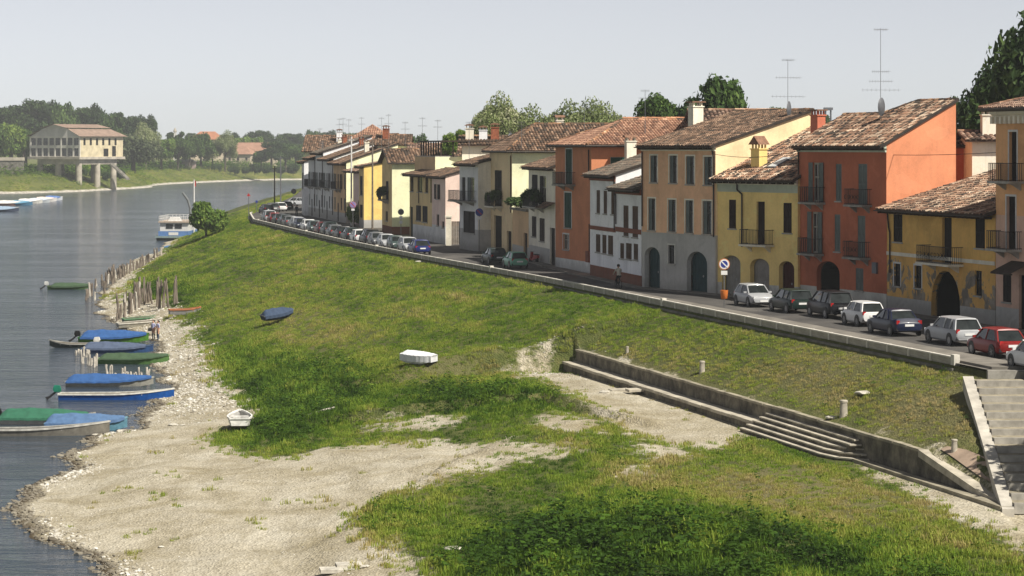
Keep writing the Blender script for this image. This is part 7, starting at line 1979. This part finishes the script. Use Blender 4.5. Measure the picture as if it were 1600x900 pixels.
# grass material: colour from each tuft's own tint
m, nt, bs, out = new_mat('grass_blades')
a = N(nt, 'ShaderNodeAttribute', attribute_name='tint', attribute_type='INSTANCER')
c = ramp(nt, a.outputs['Fac'], [(0.0, (0.018, 0.044, 0.006, 1)), (0.20, (0.062, 0.130, 0.012, 1)), (0.42, (0.170, 0.265, 0.025, 1)), (0.64, (0.300, 0.345, 0.055, 1)), (0.84, (0.36, 0.315, 0.10, 1)), (1.0, (0.46, 0.38, 0.18, 1))])
nt.links.new(c, bs.inputs['Base Color']); bs.inputs['Roughness'].default_value = 0.75; bs.inputs['Specular IOR Level'].default_value = 0.15
tr = nt.nodes.new('ShaderNodeBsdfTranslucent'); nt.links.new(c, tr.inputs['Color'])
mx = nt.nodes.new('ShaderNodeMixShader'); mx.inputs[0].default_value = 0.35
nt.links.new(bs.outputs[0], mx.inputs[1]); nt.links.new(tr.outputs[0], mx.inputs[2]); nt.links.new(mx.outputs[0], out.inputs['Surface'])
M_GRASS = m
tufts = []
for k in range(6):
    rr_ = random.Random(40 + k); b = MB()
    for i in range(30):
        an = rr_.uniform(0, 6.28); r0 = 0.62 * math.sqrt(rr_.uniform(0, 1)); le = rr_.uniform(0.35, 1.0) * (1.05 - 0.5 * r0); w = rr_.uniform(0.022, 0.045); bd = rr_.uniform(0.1, 0.7); ad = rr_.uniform(0, 6.28)
        o_ = Vector((r0 * math.cos(an), r0 * math.sin(an), -0.05)); sd_ = Vector((math.cos(ad + 1.57), math.sin(ad + 1.57), 0)) * w; dr = Vector((math.cos(ad), math.sin(ad), 0))
        mid = o_ + Vector((0, 0, 0.6 * le)) + dr * (bd * 0.22 * le); tip = o_ + Vector((0, 0, (1.0 - bd * 0.35) * le)) + dr * (bd * 0.75 * le)
        b.poly([o_ - sd_, o_ + sd_, mid + sd_ * 0.8, mid - sd_ * 0.8]); b.poly([mid - sd_ * 0.8, mid + sd_ * 0.8, tip])
    tufts.append(proto('grass_tuft', b, M_GRASS))
weeds = []
for k in range(3):                               # broad-leaved clumps
    rr_ = random.Random(70 + k); b = MB()
    for i in range(26):
        an = rr_.uniform(0, 6.28); el = rr_.uniform(0.2, 1.3); rr2 = rr_.uniform(0.15, 0.55)
        c_ = Vector((rr2 * math.cos(an) * math.cos(el), rr2 * math.sin(an) * math.cos(el), 0.1 + rr2 * math.sin(el) * 1.4)); s_ = rr_.uniform(0.06, 0.12)
        u_ = Vector((rr_.uniform(-1, 1), rr_.uniform(-1, 1), rr_.uniform(-0.4, 0.4))).normalized() * s_; v_ = Vector((rr_.uniform(-1, 1), rr_.uniform(-1, 1), rr_.uniform(-0.4, 0.6))).normalized() * s_ * 0.7
        b.poly([c_ - u_, c_ + v_, c_ + u_, c_ - v_])
    weeds.append(proto('weed_clump', b, M_GRASS))
def sample(n, y0, y1, smin, smax, seed):
    g = np.random.default_rng(seed); Y = g.uniform(y0, y1, n); s = g.uniform(smin, smax, n); X = xp(Y) - s / PS
    px = 800 + FOC * X / Y
    ok = (px > -40) & (px < 1650) & (X > wl(Y) + 0.4)
    return X[ok], Y[ok], s[ok], g
XS, YS, SS = [], [], []
for y0, y1, dens, sd_ in ((82, 130, 17, 1), (130, 180, 13, 2), (180, 250, 8.5, 3), (250, 400, 5.0, 4), (400, 600, 2.0, 5)):
    n = int((y1 - y0) * 44 * dens); X, Y, s, g = sample(n, y0, y1, 0.35, 44, sd_); XS.append(X); YS.append(Y); SS.append(s)
X = np.concatenate(XS); Y = np.concatenate(YS); s = np.concatenate(SS)
g = np.random.default_rng(99)
gm_, dm_, lm_ = masks(X, Y)
patch = 0.55 * fbm(X * 0.16, Y * 0.07, 4, 201) + 0.85 * fbm(s * 0.55, Y * 0.045, 4, 207); fine = fbm(X * 0.7, Y * 0.35, 3, 203)
w = sstep(166.6, 164.6, Y)
wallzone = (w > 0.5) & (s > 5.2) & (s < 6.75) & (Y > 101)
stepz = (Y > 116) & (Y < 130) & (s > 5.2) & (s < 7.5)
lx = np.interp(Y, [STAIR_BOT[1], STAIR_TOP[1]], [STAIR_BOT[0], STAIR_TOP[0]])
stairz = (Y < 118) & (X > lx - 0.25)
apron = (Y < 111) & (Y > 103) & (s < 5.4) & (s > 3.9)
keep = (g.uniform(0, 1, len(X)) >= gm_ * (1.02 - 0.10 * (fine > 0.42))) & ~wallzone & ~stepz & ~stairz & ~apron & (g.uniform(0, 1, len(X)) < 0.80 + 0.45 * fine)
thin = (dm_ > 0.4) & (g.uniform(0, 1, len(X)) < 0.25)
keep &= ~thin
X, Y, s, gm_, dm_, lm_, patch, fine = (q[keep] for q in (X, Y, s, gm_, dm_, lm_, patch, fine))
Z = terrain(X, Y)
n = len(X)
tint = 0.49 + 0.36 * patch + 0.26 * fine + 0.30 * dm_ - 0.22 * lm_ + 0.13 * ((s < 5.6) * sstep(165, 140, Y)) + g.normal(size=n) * 0.09 + 0.12 * (gm_ > 0.3)
hgt = (0.26 + 0.15 * patch + 0.12 * np.maximum(0, fine)) * (1 + 0.95 * lm_) * (1 - 0.45 * dm_) * g.uniform(0.65, 1.35, n)
hgt = np.clip(hgt, 0.09, 0.85)
hgt = np.where((s < 5.6) & (Y < 165), hgt * 0.75, hgt)
wd = np.clip(hgt * 1.2, 0.3, 0.85) * (1 + 0.5 * sstep(180, 400, Y))
rot = np.stack([g.uniform(-0.15, 0.15, n), g.uniform(-0.15, 0.15, n), g.uniform(0, 6.28, n)], -1)
scl = np.stack([wd, wd, hgt], -1)
o = scatter('grass', np.stack([X, Y, Z - 0.01], -1), {'tint': (np.clip(tint, 0, 1), 'FLOAT'), 'rot': (rot, 'FLOAT_VECTOR'), 'scl': (scl, 'FLOAT_VECTOR')}, tufts)
tag(o, 'rough green and straw-coloured grass covering the river bank', 'grass', kind='stuff')
# weeds in the rank places
pick = (g.uniform(0, 1, n) < (0.014 + 0.14 * lm_ + 0.06 * (patch > 0.35))) & (gm_ < 0.4)
Xw, Yw, Zw = X[pick], Y[pick], Z[pick]; nw = len(Xw)
near_ = np.exp(-((Xw - 3.5) / 8.0) ** 2 - ((Yw - 97) / 8.0) ** 2)
sc = g.uniform(0.45, 1.1, nw) * (0.6 + 0.6 * lm_[pick] + 0.45 * near_)
o = scatter('weeds', np.stack([Xw, Yw, Zw], -1), {'tint': (np.clip(0.17 - 0.06 * near_ + 0.12 * patch[pick] + g.normal(size=nw) * 0.07, 0, 1), 'FLOAT'), 'rot': (np.stack([0 * Xw, 0 * Xw, g.uniform(0, 6.28, nw)], -1), 'FLOAT_VECTOR'), 'scl': (np.stack([sc, sc, sc * 0.85], -1), 'FLOAT_VECTOR')}, weeds)
tag(o, 'dark broad-leaved weeds in clumps on the bank', 'weeds', kind='stuff')
# pebbles
m, nt, bs, out = new_mat('pebble')
a = N(nt, 'ShaderNodeAttribute', attribute_name='tint', attribute_type='INSTANCER')
c = ramp(nt, a.outputs['Fac'], [(0.0, (0.07, 0.055, 0.038, 1)), (0.3, (0.28, 0.255, 0.20, 1)), (0.6, (0.48, 0.45, 0.38, 1)), (1.0, (0.70, 0.68, 0.62, 1))])
c = mixrgb(nt, 0.4, c, ramp(nt, noise(nt, coords(nt), 6, 4), [(0.3, (0.55,) * 3), (0.7, (1.2,) * 3)]), 'MULTIPLY')
nt.links.new(c, bs.inputs['Base Color']); bs.inputs['Roughness'].default_value = 0.85; bs.inputs['Specular IOR Level'].default_value = 0.2
M_PEB = m
def stone_mesh(seed, mat, name='pebble', sub=1):
    bm = bmesh.new(); bmesh.ops.create_icosphere(bm, subdivisions=sub, radius=1.0)
    r_ = random.Random(seed); ax = [r_.uniform(0.7, 1.2), r_.uniform(0.6, 1.0), r_.uniform(0.35, 0.6)]
    for v in bm.verts:
        k = r_.uniform(0.82, 1.12); v.co = Vector((v.co.x * ax[0] * k, v.co.y * ax[1] * k, v.co.z * ax[2] * k))
    me = bpy.data.meshes.new(name); bm.to_mesh(me); bm.free(); me.materials.append(mat)
    return me
pebs = [bpy.data.objects.new('pebble', stone_mesh(300 + k, M_PEB)) for k in range(5)]
XS, YS, SS = [], [], []
for y0, y1, dens, sd_ in ((86, 135, 30, 11), (135, 190, 24, 12), (190, 260, 16, 13), (260, 420, 7, 14)):
    n = int((y1 - y0) * 46 * dens); Y = g.uniform(y0, y1, n); s = g.uniform(3, 48, n); X = xp(Y) - s / PS; px = 800 + FOC * X / Y
    ok = (px > -30) & (px < 1640) & (X > wl(Y) - 0.7); XS.append(X[ok]); YS.append(Y[ok]); SS.append(s[ok])
X = np.concatenate(XS); Y = np.concatenate(YS); s = np.concatenate(SS)
gm_, dm_, lm_ = masks(X, Y); Z = terrain(X, Y)
shore = np.clip((X - wl(Y)) / 6.0, 0, 1)
cob = sstep(150, 172, Y)                       # coarser stones further up the shore
coarse = np.maximum(cob * 0.8, 1 - sstep(0.02, 0.40, shore))
band = fbm(X * 0.3 + 3, Y * 0.2, 3, 77)
pr = np.clip(gm_, 0, 1) * (0.16 + 0.75 * coarse + 0.30 * band)
sel = (g.uniform(0, 1, len(X)) < pr) & (Z > -0.18) & ~((Y < 118) & (X > 19.4)) & ~((s > 5.2) & (s < 6.8) & (Y < 166))
X, Y, Z, coarse = X[sel], Y[sel], Z[sel], coarse[sel]; n = len(X)
size = (0.020 + 0.060 * coarse) * np.exp(g.normal(size=n) * 0.45)
size = np.clip(size, 0.018, 0.30)
tint = np.clip(0.52 + g.normal(size=n) * 0.20 + 0.10 * coarse, 0, 1); tint = np.where(Z < 0.07, tint * 0.28, tint)
o = scatter('pebbles', np.stack([X, Y, Z + size * 0.15], -1), {'tint': (tint, 'FLOAT'), 'rot': (np.stack([g.uniform(-0.3, 0.3, n), g.uniform(-0.3, 0.3, n), g.uniform(0, 6.28, n)], -1), 'FLOAT_VECTOR'), 'scl': (np.stack([size, size, size], -1), 'FLOAT_VECTOR')}, pebs)
tag(o, 'pale river pebbles and gravel spread over the shore', 'pebbles', kind='stuff')
print('SCATTER', len(Xw), n, len(hgt))
# single larger stones
M_ROCK = plain('pale_rock', (0.50, 0.47, 0.40, 1), 0.9, 0, 0.4, 3, 0.5)
ROCK = [stone_mesh(500 + k, M_ROCK, 'rock', 2) for k in range(5)]
for px, py, sx, lb in ((708, 862, 0.42, 'flat pale slab in the grass near the bottom edge'), (570, 886, 0.25, 'small pale rock left of the slabs at the bottom edge'), (165, 671, 0.36, 'pale boulder at the waterline by the metal punt'), (192, 674, 0.5, 'broad flat boulder at the waterline beside the pale blue boat'), (270, 665, 0.3, 'pale boulder above the pebbly waterline'), (285, 667, 0.25, 'small boulder right of the pale boulder'), (150, 680, 0.26, 'rounded stone next to the metal punt bow'), (252, 855, 0.2, 'single flat stone on the open gravel'), (690, 876, 0.25, 'small stone beside the flat slab'), (1350, 618, 0.5, 'flat stone in the dry grass above the steps'), (1300, 655, 0.32, 'flat stone next to the steps bollard'), (655, 410, 0.4, 'pale block in the grass below the parapet'), (945, 615, 0.45, 'broken block below the ledge')):
    p = on_terrain(px, py); tag(place('rock', random.choice(ROCK), None, (p.x, p.y, tz(p.x, p.y) + 0.04), (0, 0, random.uniform(0, 6)), (sx, sx, sx * 0.55)), lb, 'rock', 'single stones on the shore')
for px, py, L_, lb in ((530, 893, 1.5, 'long flat pale slab at the bottom edge'), (545, 884, 1.0, 'shorter flat slab behind the long slab')):
    p = on_terrain(px, py); b = MB(); b.obox((0, 0, 0.03), (L_ / 2, 0.1, 0.0), (-0.06, 0.28, 0.02), (0, 0, 0.07)); tag(b.build('stone_slab', M_ROCK, loc=(p.x, p.y, tz(p.x, p.y))), lb, 'slab', 'single stones on the shore')
# driftwood
p = on_terrain(475, 652)
b = MB(); b.path([(0, 0, 0.05), (0.5, 0.3, 0.25), (1.2, 0.5, 0.45), (1.7, 1.2, 0.5)], 0.06, 6); b.path([(0.5, 0.3, 0.25), (0.7, -0.3, 0.1)], 0.05, 5); tag(b.build('driftwood', M_STAKEB, loc=(p.x, p.y, tz(p.x, p.y))), 'bleached forked branch lying in the grass above the beach', 'driftwood')

# undergrowth below the woods across the river
n = 5200; k = g.integers(20, 400, n); of = g.uniform(34, 75, n)
Xu = bx[k] - 0.45 * of + g.normal(size=n) * 2; Yu = by[k] + 0.9 * of + g.normal(size=n) * 2
zu = np.interp(of, offs, zs_); su = g.uniform(3.0, 7.5, n) * np.where(of < 42, 0.6, 1.0)
o = scatter('undergrowth', np.stack([Xu, Yu, zu - 0.3], -1), {'tint': (np.clip(0.22 + g.normal(size=n) * 0.10, 0, 0.6), 'FLOAT'), 'rot': (np.stack([0 * Xu, 0 * Xu, g.uniform(0, 6.28, n)], -1), 'FLOAT_VECTOR'), 'scl': (np.stack([su, su, su * 0.75], -1), 'FLOAT_VECTOR')}, weeds)
tag(o, 'dark green undergrowth below the trees across the river', 'undergrowth', kind='stuff')

# rough growth on the far bank
n = 9000; k = g.integers(20, 400, n); of = g.uniform(3, 40, n)
Xu = bx[k] - 0.45 * of + g.normal(size=n) * 1.5; Yu = by[k] + 0.9 * of + g.normal(size=n) * 1.5
zu = np.interp(of, offs, zs_); su = g.uniform(0.9, 2.4, n) * (1 + 0.5 * (vnoise(Xu * 0.05, Yu * 0.05, 12) > 0.3))
tu = np.clip(0.50 + 0.22 * vnoise(Xu * 0.04, Yu * 0.06, 14) + g.normal(size=n) * 0.10, 0, 0.85)
o = scatter('bank_growth', np.stack([Xu, Yu, zu - 0.2], -1), {'tint': (tu, 'FLOAT'), 'rot': (np.stack([0 * Xu, 0 * Xu, g.uniform(0, 6.28, n)], -1), 'FLOAT_VECTOR'), 'scl': (np.stack([su, su, su * 0.6], -1), 'FLOAT_VECTOR')}, weeds)
tag(o, 'rough yellow-green growth on the slope of the far bank', 'growth', kind='stuff')

# ------------------------------------------------------------------ pillared building across the river
M_CONCW = plain('old_concrete', (0.42, 0.38, 0.31, 1), 0.9, 0, 0.35, 0.35, 0.2)
M_YELC = plain('yellowed_render', (0.58, 0.50, 0.33, 1), 0.9, 0, 0.25, 0.4, 0.2)
M_ROOFP = plain('pinkish_tile_roof', (0.27, 0.19, 0.145, 1), 0.9, 0, 0.3, 0.5, 0.3)
cor = at_depth(124, 1000, 0.0)
ANG = math.radians(-33)
pb = empty('pillared_building', (cor.x, cor.y, 1.8), ANG, 'derelict two-storey building on tall concrete pillars across the river', 'building')
# local: x to the right-back along the yellow side, y... front (windowed) face runs along -x' ; build in own axes
WL_, WR_ = 26.0, 25.0
ax = Vector((math.cos(math.radians(180 + 0)), 0, 0))
ua = Vector((-1, 0, 0)); va = Vector((0, 1, 0))
def pbp(a, c, z): return (-a, c, z)
zf = z_at(245, 1000) - 1.8; ze = z_at(213, 1000) - 1.8; zm = (zf + ze) / 2
b = MB(); b.box(-WL_ - 0.8, -0.8, zf - 1.0, 0.8, WR_ + 0.8, zf); b.box(-WL_ * 0.86, 0.5, zf - 3.0, -0.6, WR_ * 0.9, zf - 1.0); b.build('floor_slab', M_CONCW, pb)
for a, c in ((1.6, 1.5), (12.5, 1.5), (22.5, 2.0), (1.6, 12), (12.5, 13), (1.6, 21.5), (22.5, 14), (12.5, 22)):
    b = MB(); b.tube((-a, c, -3), (-a, c, zf - 1.0), 1.25, 1.15, 14); b.build('pillar', M_CONCW, pb, smooth=True)
b = MB(); b.box(-WL_, 0.25, zf, 0, WR_, ze); b.build('inner_block', M_DARKIN, pb)
# windowed front: frames in two storeys
n = 8
for st, (za, zb) in enumerate(((zf + 0.2, zm - 0.6), (zm + 0.5, ze - 0.6))):
    for i in range(n):
        x0 = -WL_ + WL_ * i / n + 0.35; x1 = -WL_ + WL_ * (i + 1) / n - 0.35
        w_ = place('window', FRAME, pb, (x0, 0.20, za), (0, 0, 0), (x1 - x0, 1, zb - za), lin(120, 118, 110)); place('pane', PANE, w_, (0.02, -0.03, 0.02), (0, 0, 0), (0.96, 1, 0.96))
b = MB()
for i in range(n + 1):
    x = -WL_ + WL_ * i / n; b.box(x - 0.34, -0.05, zf, x + 0.34, 0.24, ze)
for za, zb in ((zf, zf + 0.2), (zm - 0.6, zm + 0.5), (ze - 0.6, ze)): b.box(-WL_ + 0.3, 0.0, za, -0.3, 0.22, zb)
b.build('window_wall', plain('grey_render', (0.66, 0.63, 0.56, 1), 0.9, 0, 0.2, 0.4, 0.2), pb)
# yellow side wall with slim windows and two broken openings
sw_ = House.__new__(House)
b = MB(); ops = [(2.0 + 3.6 * i, zm + 0.5, 3.2 + 3.6 * i, ze - 0.7) for i in range(6)] + [(13.6, zf + 0.1, 16.4, zf + 3.2), (18.6, zf + 0.1, 20.8, zf + 4.2)]
us = sorted(set([0, WR_] + [o_[0] for o_ in ops] + [o_[2] for o_ in ops])); zs = sorted(set([zf, ze] + [o_[1] for o_ in ops] + [o_[3] for o_ in ops]))
for ya, yb in zip(us[:-1], us[1:]):
    for za, zb in zip(zs[:-1], zs[1:]):
        if any(o_[0] < (ya + yb) / 2 < o_[2] and o_[1] < (za + zb) / 2 < o_[3] for o_ in ops): continue
        b.poly([(0.3, ya, za), (0.3, yb, za), (0.3, yb, zb), (0.3, ya, zb)])
b.build('side_wall', M_YELC, pb)
b = MB(); rdg = z_at(193.5, 1000) - 1.8; o_ = 1.5
A = (-WL_ - o_, -o_, ze); B_ = (o_, -o_, ze); C = (o_, WR_ + o_, ze); D = (-WL_ - o_, WR_ + o_, ze)
k = 6.5; zk = ze + (rdg - ze) * 0.62
A2 = (-WL_ + k, 0.2, zk); B2 = (-k, 0.2, zk); C2 = (-k, WR_, zk); D2 = (-WL_ + k, WR_, zk)
b.poly([B_, C, C2, B2]); b.poly([A, D, D2, A2]); b.poly([C, D, D2, C2])
mid = -WL_ / 2
b.poly([(B2[0] + 0.6, -1.2, zk + 0.35), (B2[0] + 0.6, WR_, zk + 0.35), (mid, WR_, rdg), (mid, -1.2, rdg)]); b.poly([(A2[0] - 0.6, -1.2, zk + 0.35), (mid, -1.2, rdg), (mid, WR_, rdg), (A2[0] - 0.6, WR_, zk + 0.35)])
b.box(B2[0] - 12, 0.3, zk - 0.1, B2[0] + 0.5, 0.5, zk + 0.36)
b.build('roof', M_ROOFP, pb)
b = MB(); b.poly([(-WL_, 0.05, ze), (0, 0.05, ze), B2, (mid, 0.05, rdg), A2]); b.build('gable', plain('grey_gable', (0.56, 0.54, 0.50, 1), 0.9, 0, 0.2, 0.3, 0.2), pb)
b = MB(); b.loft([[(0.5, 17, zf - 3.2), (0.5, 19, zf - 3.2), (0.5, 19, zf - 2.5), (0.5, 17, zf - 2.5)], [(6.5, 20, 2.2), (6.5, 22, 2.2), (6.5, 22, 2.9), (6.5, 20, 2.9)]]); b.build('slipway_strut', M_CONCD, pb)

# embankment wall at the left edge
ew = at_depth(-40, 1000, 3.0)
g = empty('embankment_wall', ew, 0, 'stone embankment wall on the far bank at the left edge', 'wall')
b = MB(); b.box(-60, 0, -2, 19, 2, z_at(251, 1000) - 3.0); b.build('wall', M_CONCD, g)
b = MB(); b.box(-60, -0.3, z_at(251, 1000) - 3.0, 19.2, 2.2, z_at(246, 1000) - 3.0); b.build('coping', M_CONCW, g)

# villas in the gardens
def villa(label, px, Y, w, d, h, r, rot, wall, roofm, z=6.5):
    p = at_depth(px, Y, z); g = empty('villa', p, rot, label, 'house', 'villas across the river')
    b = MB(); b.box(-w / 2, 0, 0, w / 2, d, h); b.build('wall', wall, g)
    b = MB(); o_ = 0.8
    b.poly([(-w / 2 - o_, -o_, h), (w / 2 + o_, -o_, h), (w / 2 - d * 0.35, d / 2, h + r), (-w / 2 + d * 0.35, d / 2, h + r)]); b.poly([(w / 2 + o_, -o_, h), (w / 2 + o_, d + o_, h), (w / 2 - d * 0.35, d / 2, h + r)])
    b.poly([(-w / 2 - o_, -o_, h), (-w / 2 + d * 0.35, d / 2, h + r), (-w / 2 - o_, d + o_, h)]); b.poly([(w / 2 + o_, d + o_, h), (-w / 2 - o_, d + o_, h), (-w / 2 + d * 0.35, d / 2, h + r), (w / 2 - d * 0.35, d / 2, h + r)])
    b.build('roof', roofm, g)
    for i in range(max(2, int(w / 4))):
        x = -w / 2 + (i + 0.5) * w / max(2, int(w / 4)); w_ = place('window', FRAME, g, (x - 0.6, -0.02, h * 0.5), (0, 0, 0), (1.2, 1, 1.6), lin(90, 80, 70)); place('pane', PANE, w_, (0.02, -0.03, 0.02), (0, 0, 0), (0.96, 1, 0.96))
M_VR = plain('villa_tile', (0.36, 0.16, 0.09, 1), 0.9, 0, 0.25, 0.5, 0.2); M_VW = plain('villa_wall', (0.55, 0.47, 0.36, 1), 0.9, 0, 0.2, 0.5, 0)
villa('red-roofed villa above the trees across the river', 324, 1420, 18, 14, z_at(218, 1420) - 6.5, 4.5, 0.1, M_VW, M_VR)
villa('low house with a pinkish tiled roof in the far gardens', 392, 1380, 26, 14, z_at(236, 1380) - 6.5, 4.6, -0.1, M_VW, plain('villa_tile_pink', (0.33, 0.19, 0.13, 1), 0.9, 0, 0.25, 0.5, 0.2))
villa('small gabled annexe left of the low pinkish house', 372, 1365, 14, 12, z_at(241, 1365) - 6.5, 4.0, -0.2, M_VW, MATS['villa_tile_pink'])
villa('garden hut on the far bank between the trees', 290, 1275, 9, 6, 3.6, 1.4, 0, plain('hut_wall', (0.35, 0.27, 0.25, 1)), M_CONCD, 6.0)
p = at_depth(273.5, 1360, 6); g = empty('white_tower', p, 0, 'slim white tower between two dark poplars across the river', 'tower')
b = MB(); b.box(-0.7, -0.7, 0, 0.7, 0.7, z_at(206, 1360) - 6); b.build('shaft', M_WHITE, g); b = MB(); b.lathe([(1.0, 0), (0.9, 0.6), (0.05, 2.4)], 8, (0, 0, z_at(206, 1360) - 6)); b.build('spire', M_CONCW, g)
# distant water tower over the roofs
p = at_depth(1294, 900, 7); g = empty('water_tower', p, 0, 'grey lattice tower far behind the red house chimney', 'tower')
b = MB()
for sx, sy in ((-1, -1), (1, -1), (1, 1), (-1, 1)): b.tube((sx * 1.1, sy * 1.1, 0), (sx * 0.9, sy * 0.9, z_at(172, 900) - 7), 0.22, 0.2, 5)
for k in range(10):
    z = (z_at(172, 900) - 7) * (k + 1) / 10; b.box(-1.1, -1.1, z - 0.1, 1.1, 1.1, z + 0.1)
b.build('lattice', M_DISH, g); b = MB(); b.box(-1.5, -1.5, z_at(172, 900) - 7, 1.5, 1.5, z_at(168, 900) - 7); b.build('platform', M_DISH, g)

# ------------------------------------------------------------------ houses of the streets behind
def back_house(label, px0, px1, Y, D, ytop_eave, yridge, wallm, pal, ridge='x', zb=ST, chim=()):
    ze_ = z_at(ytop_eave, Y) - zb
    pa = at_depth(px0, Y, zb); pc = at_depth(px1, Y, zb); L_ = pc.x - pa.x
    h = House('town_house', label, (px0, Y), (px1, Y + 0.001), D, ze_, (z_at(yridge, Y + D / 2) - zb) - ze_, wallm, group='houses of the streets behind')
    h.walls() if ridge != 'mono' else h.walls([(0, h.H), (h.D, h.H + h.rise)])
    bb, bt = MB(), MB(); o_ = 0.5; H_ = h.H + 0.1; R_ = h.rise
    if ridge == 'x':
        h.roof_plane(bb, bt, [(-o_, -o_, H_), (L_ + o_, -o_, H_), (L_ + o_, D / 2, H_ + R_), (-o_, D / 2, H_ + R_)], (1, 0, 0), pal, 3, 0.34, 0.5)
        bb.poly([(-o_, D + o_, H_), (L_ + o_, D + o_, H_), (L_ + o_, D / 2, H_ + R_), (-o_, D / 2, H_ + R_)])
        ridge_tiles(bt, (-o_, D / 2, H_ + R_ + 0.03), (L_ + o_, D / 2, H_ + R_ + 0.03), pal, 3)
        g_ = MB(); g_.poly([(L_, 0, h.H), (L_, D, h.H), (L_, D / 2, h.H + R_)]); g_.poly([(0, 0, h.H), (0, D, h.H), (0, D / 2, h.H + R_)]); g_.build('gable', wallm, h.root)
    elif ridge == 'pyr':
        ap = (L_ / 2, D / 2, H_ + R_)
        cs = [(-o_, -o_, H_), (L_ + o_, -o_, H_), (L_ + o_, D + o_, H_), (-o_, D + o_, H_)]
        for i in range(4): h.roof_plane(bb, bt, [cs[i], cs[(i + 1) % 4], ap], Vector(cs[(i + 1) % 4]) - Vector(cs[i]), pal, i, 0.34, 0.5)
    h.finish_roof(bb, bt)
    for u_, v_, hh_, mt_ in chim: h.chimney(u_ * L_, v_ * D, hh_, mt_, 0.9, 0.8, 'tile', z=h.H + h.rise * 0.7)
    return h
back_house('far house with a brown roof and white chimney behind the end of the row', 476, 545, 405, 14, 238, 213, PL_CREAM, 'brown', 'x', chim=((0.75, 0.3, 1.4, PL_WHITE),))
back_house('house with an orange pyramid roof behind the far pale houses', 542, 612, 385, 18, 224, 196, PL_CREAM, 'orange', 'pyr')
back_house('cream house with a brick chimney behind the gabled house', 590, 637, 345, 9, 228, 212, PL_CREAM, 'brown', 'x', chim=((0.25, 0.3, 1.3, M_BRICK),))
back_house('low brown-roofed house behind the terrace pergola', 640, 720, 330, 10, 240, 226, PL_BEIGE, 'red', 'x')
back_house('brown-roofed house with brick chimneys behind the grey-white house', 722, 815, 280, 10, 228, 214, PL_OFFW, 'brown', 'x', chim=((0.12, 0.3, 1.2, PL_OFFW), (0.35, 0.3, 1.0, PL_WHITE), (0.55, 0.3, 1.3, M_BRICK)))
back_house('long orange-tiled house behind the salmon house', 985, 1105, 222, 8, 205, 187, PL_PEACH, 'orange', 'x')
back_house('house with a light tiled roof behind the salmon house ridge', 1090, 1215, 205, 10, 192, 174, PL_PEACH, 'red', 'x')
back_house('white annexe with a small dark window behind the old ochre house', 1519, 1562, 163, 5, 222, 208, PL_OFFW, 'red', 'x', chim=((0.75, 0.3, 1.3, PL_OFFW),))
back_house('low tiled lean-to against the orange side wall', 1490, 1520, 166, 4, 232, 220, PL_RED, 'old', 'x')

# ------------------------------------------------------------------ hazy air
b = MB(); b.box(-1500, -60, -6, 1500, 1900, 46)
m = bpy.data.materials.new('haze'); m.use_nodes = True; nt = m.node_tree; nt.nodes.clear()
out = nt.nodes.new('ShaderNodeOutputMaterial'); pv = nt.nodes.new('ShaderNodeVolumePrincipled')
pv.inputs['Color'].default_value = (0.93, 0.97, 1.0, 1); pv.inputs['Density'].default_value = 0.00014; pv.inputs['Anisotropy'].default_value = 0.0
nt.links.new(pv.outputs[0], out.inputs['Volume'])
hz_ = b.build('haze', m); tag(hz_, kind='stuff')
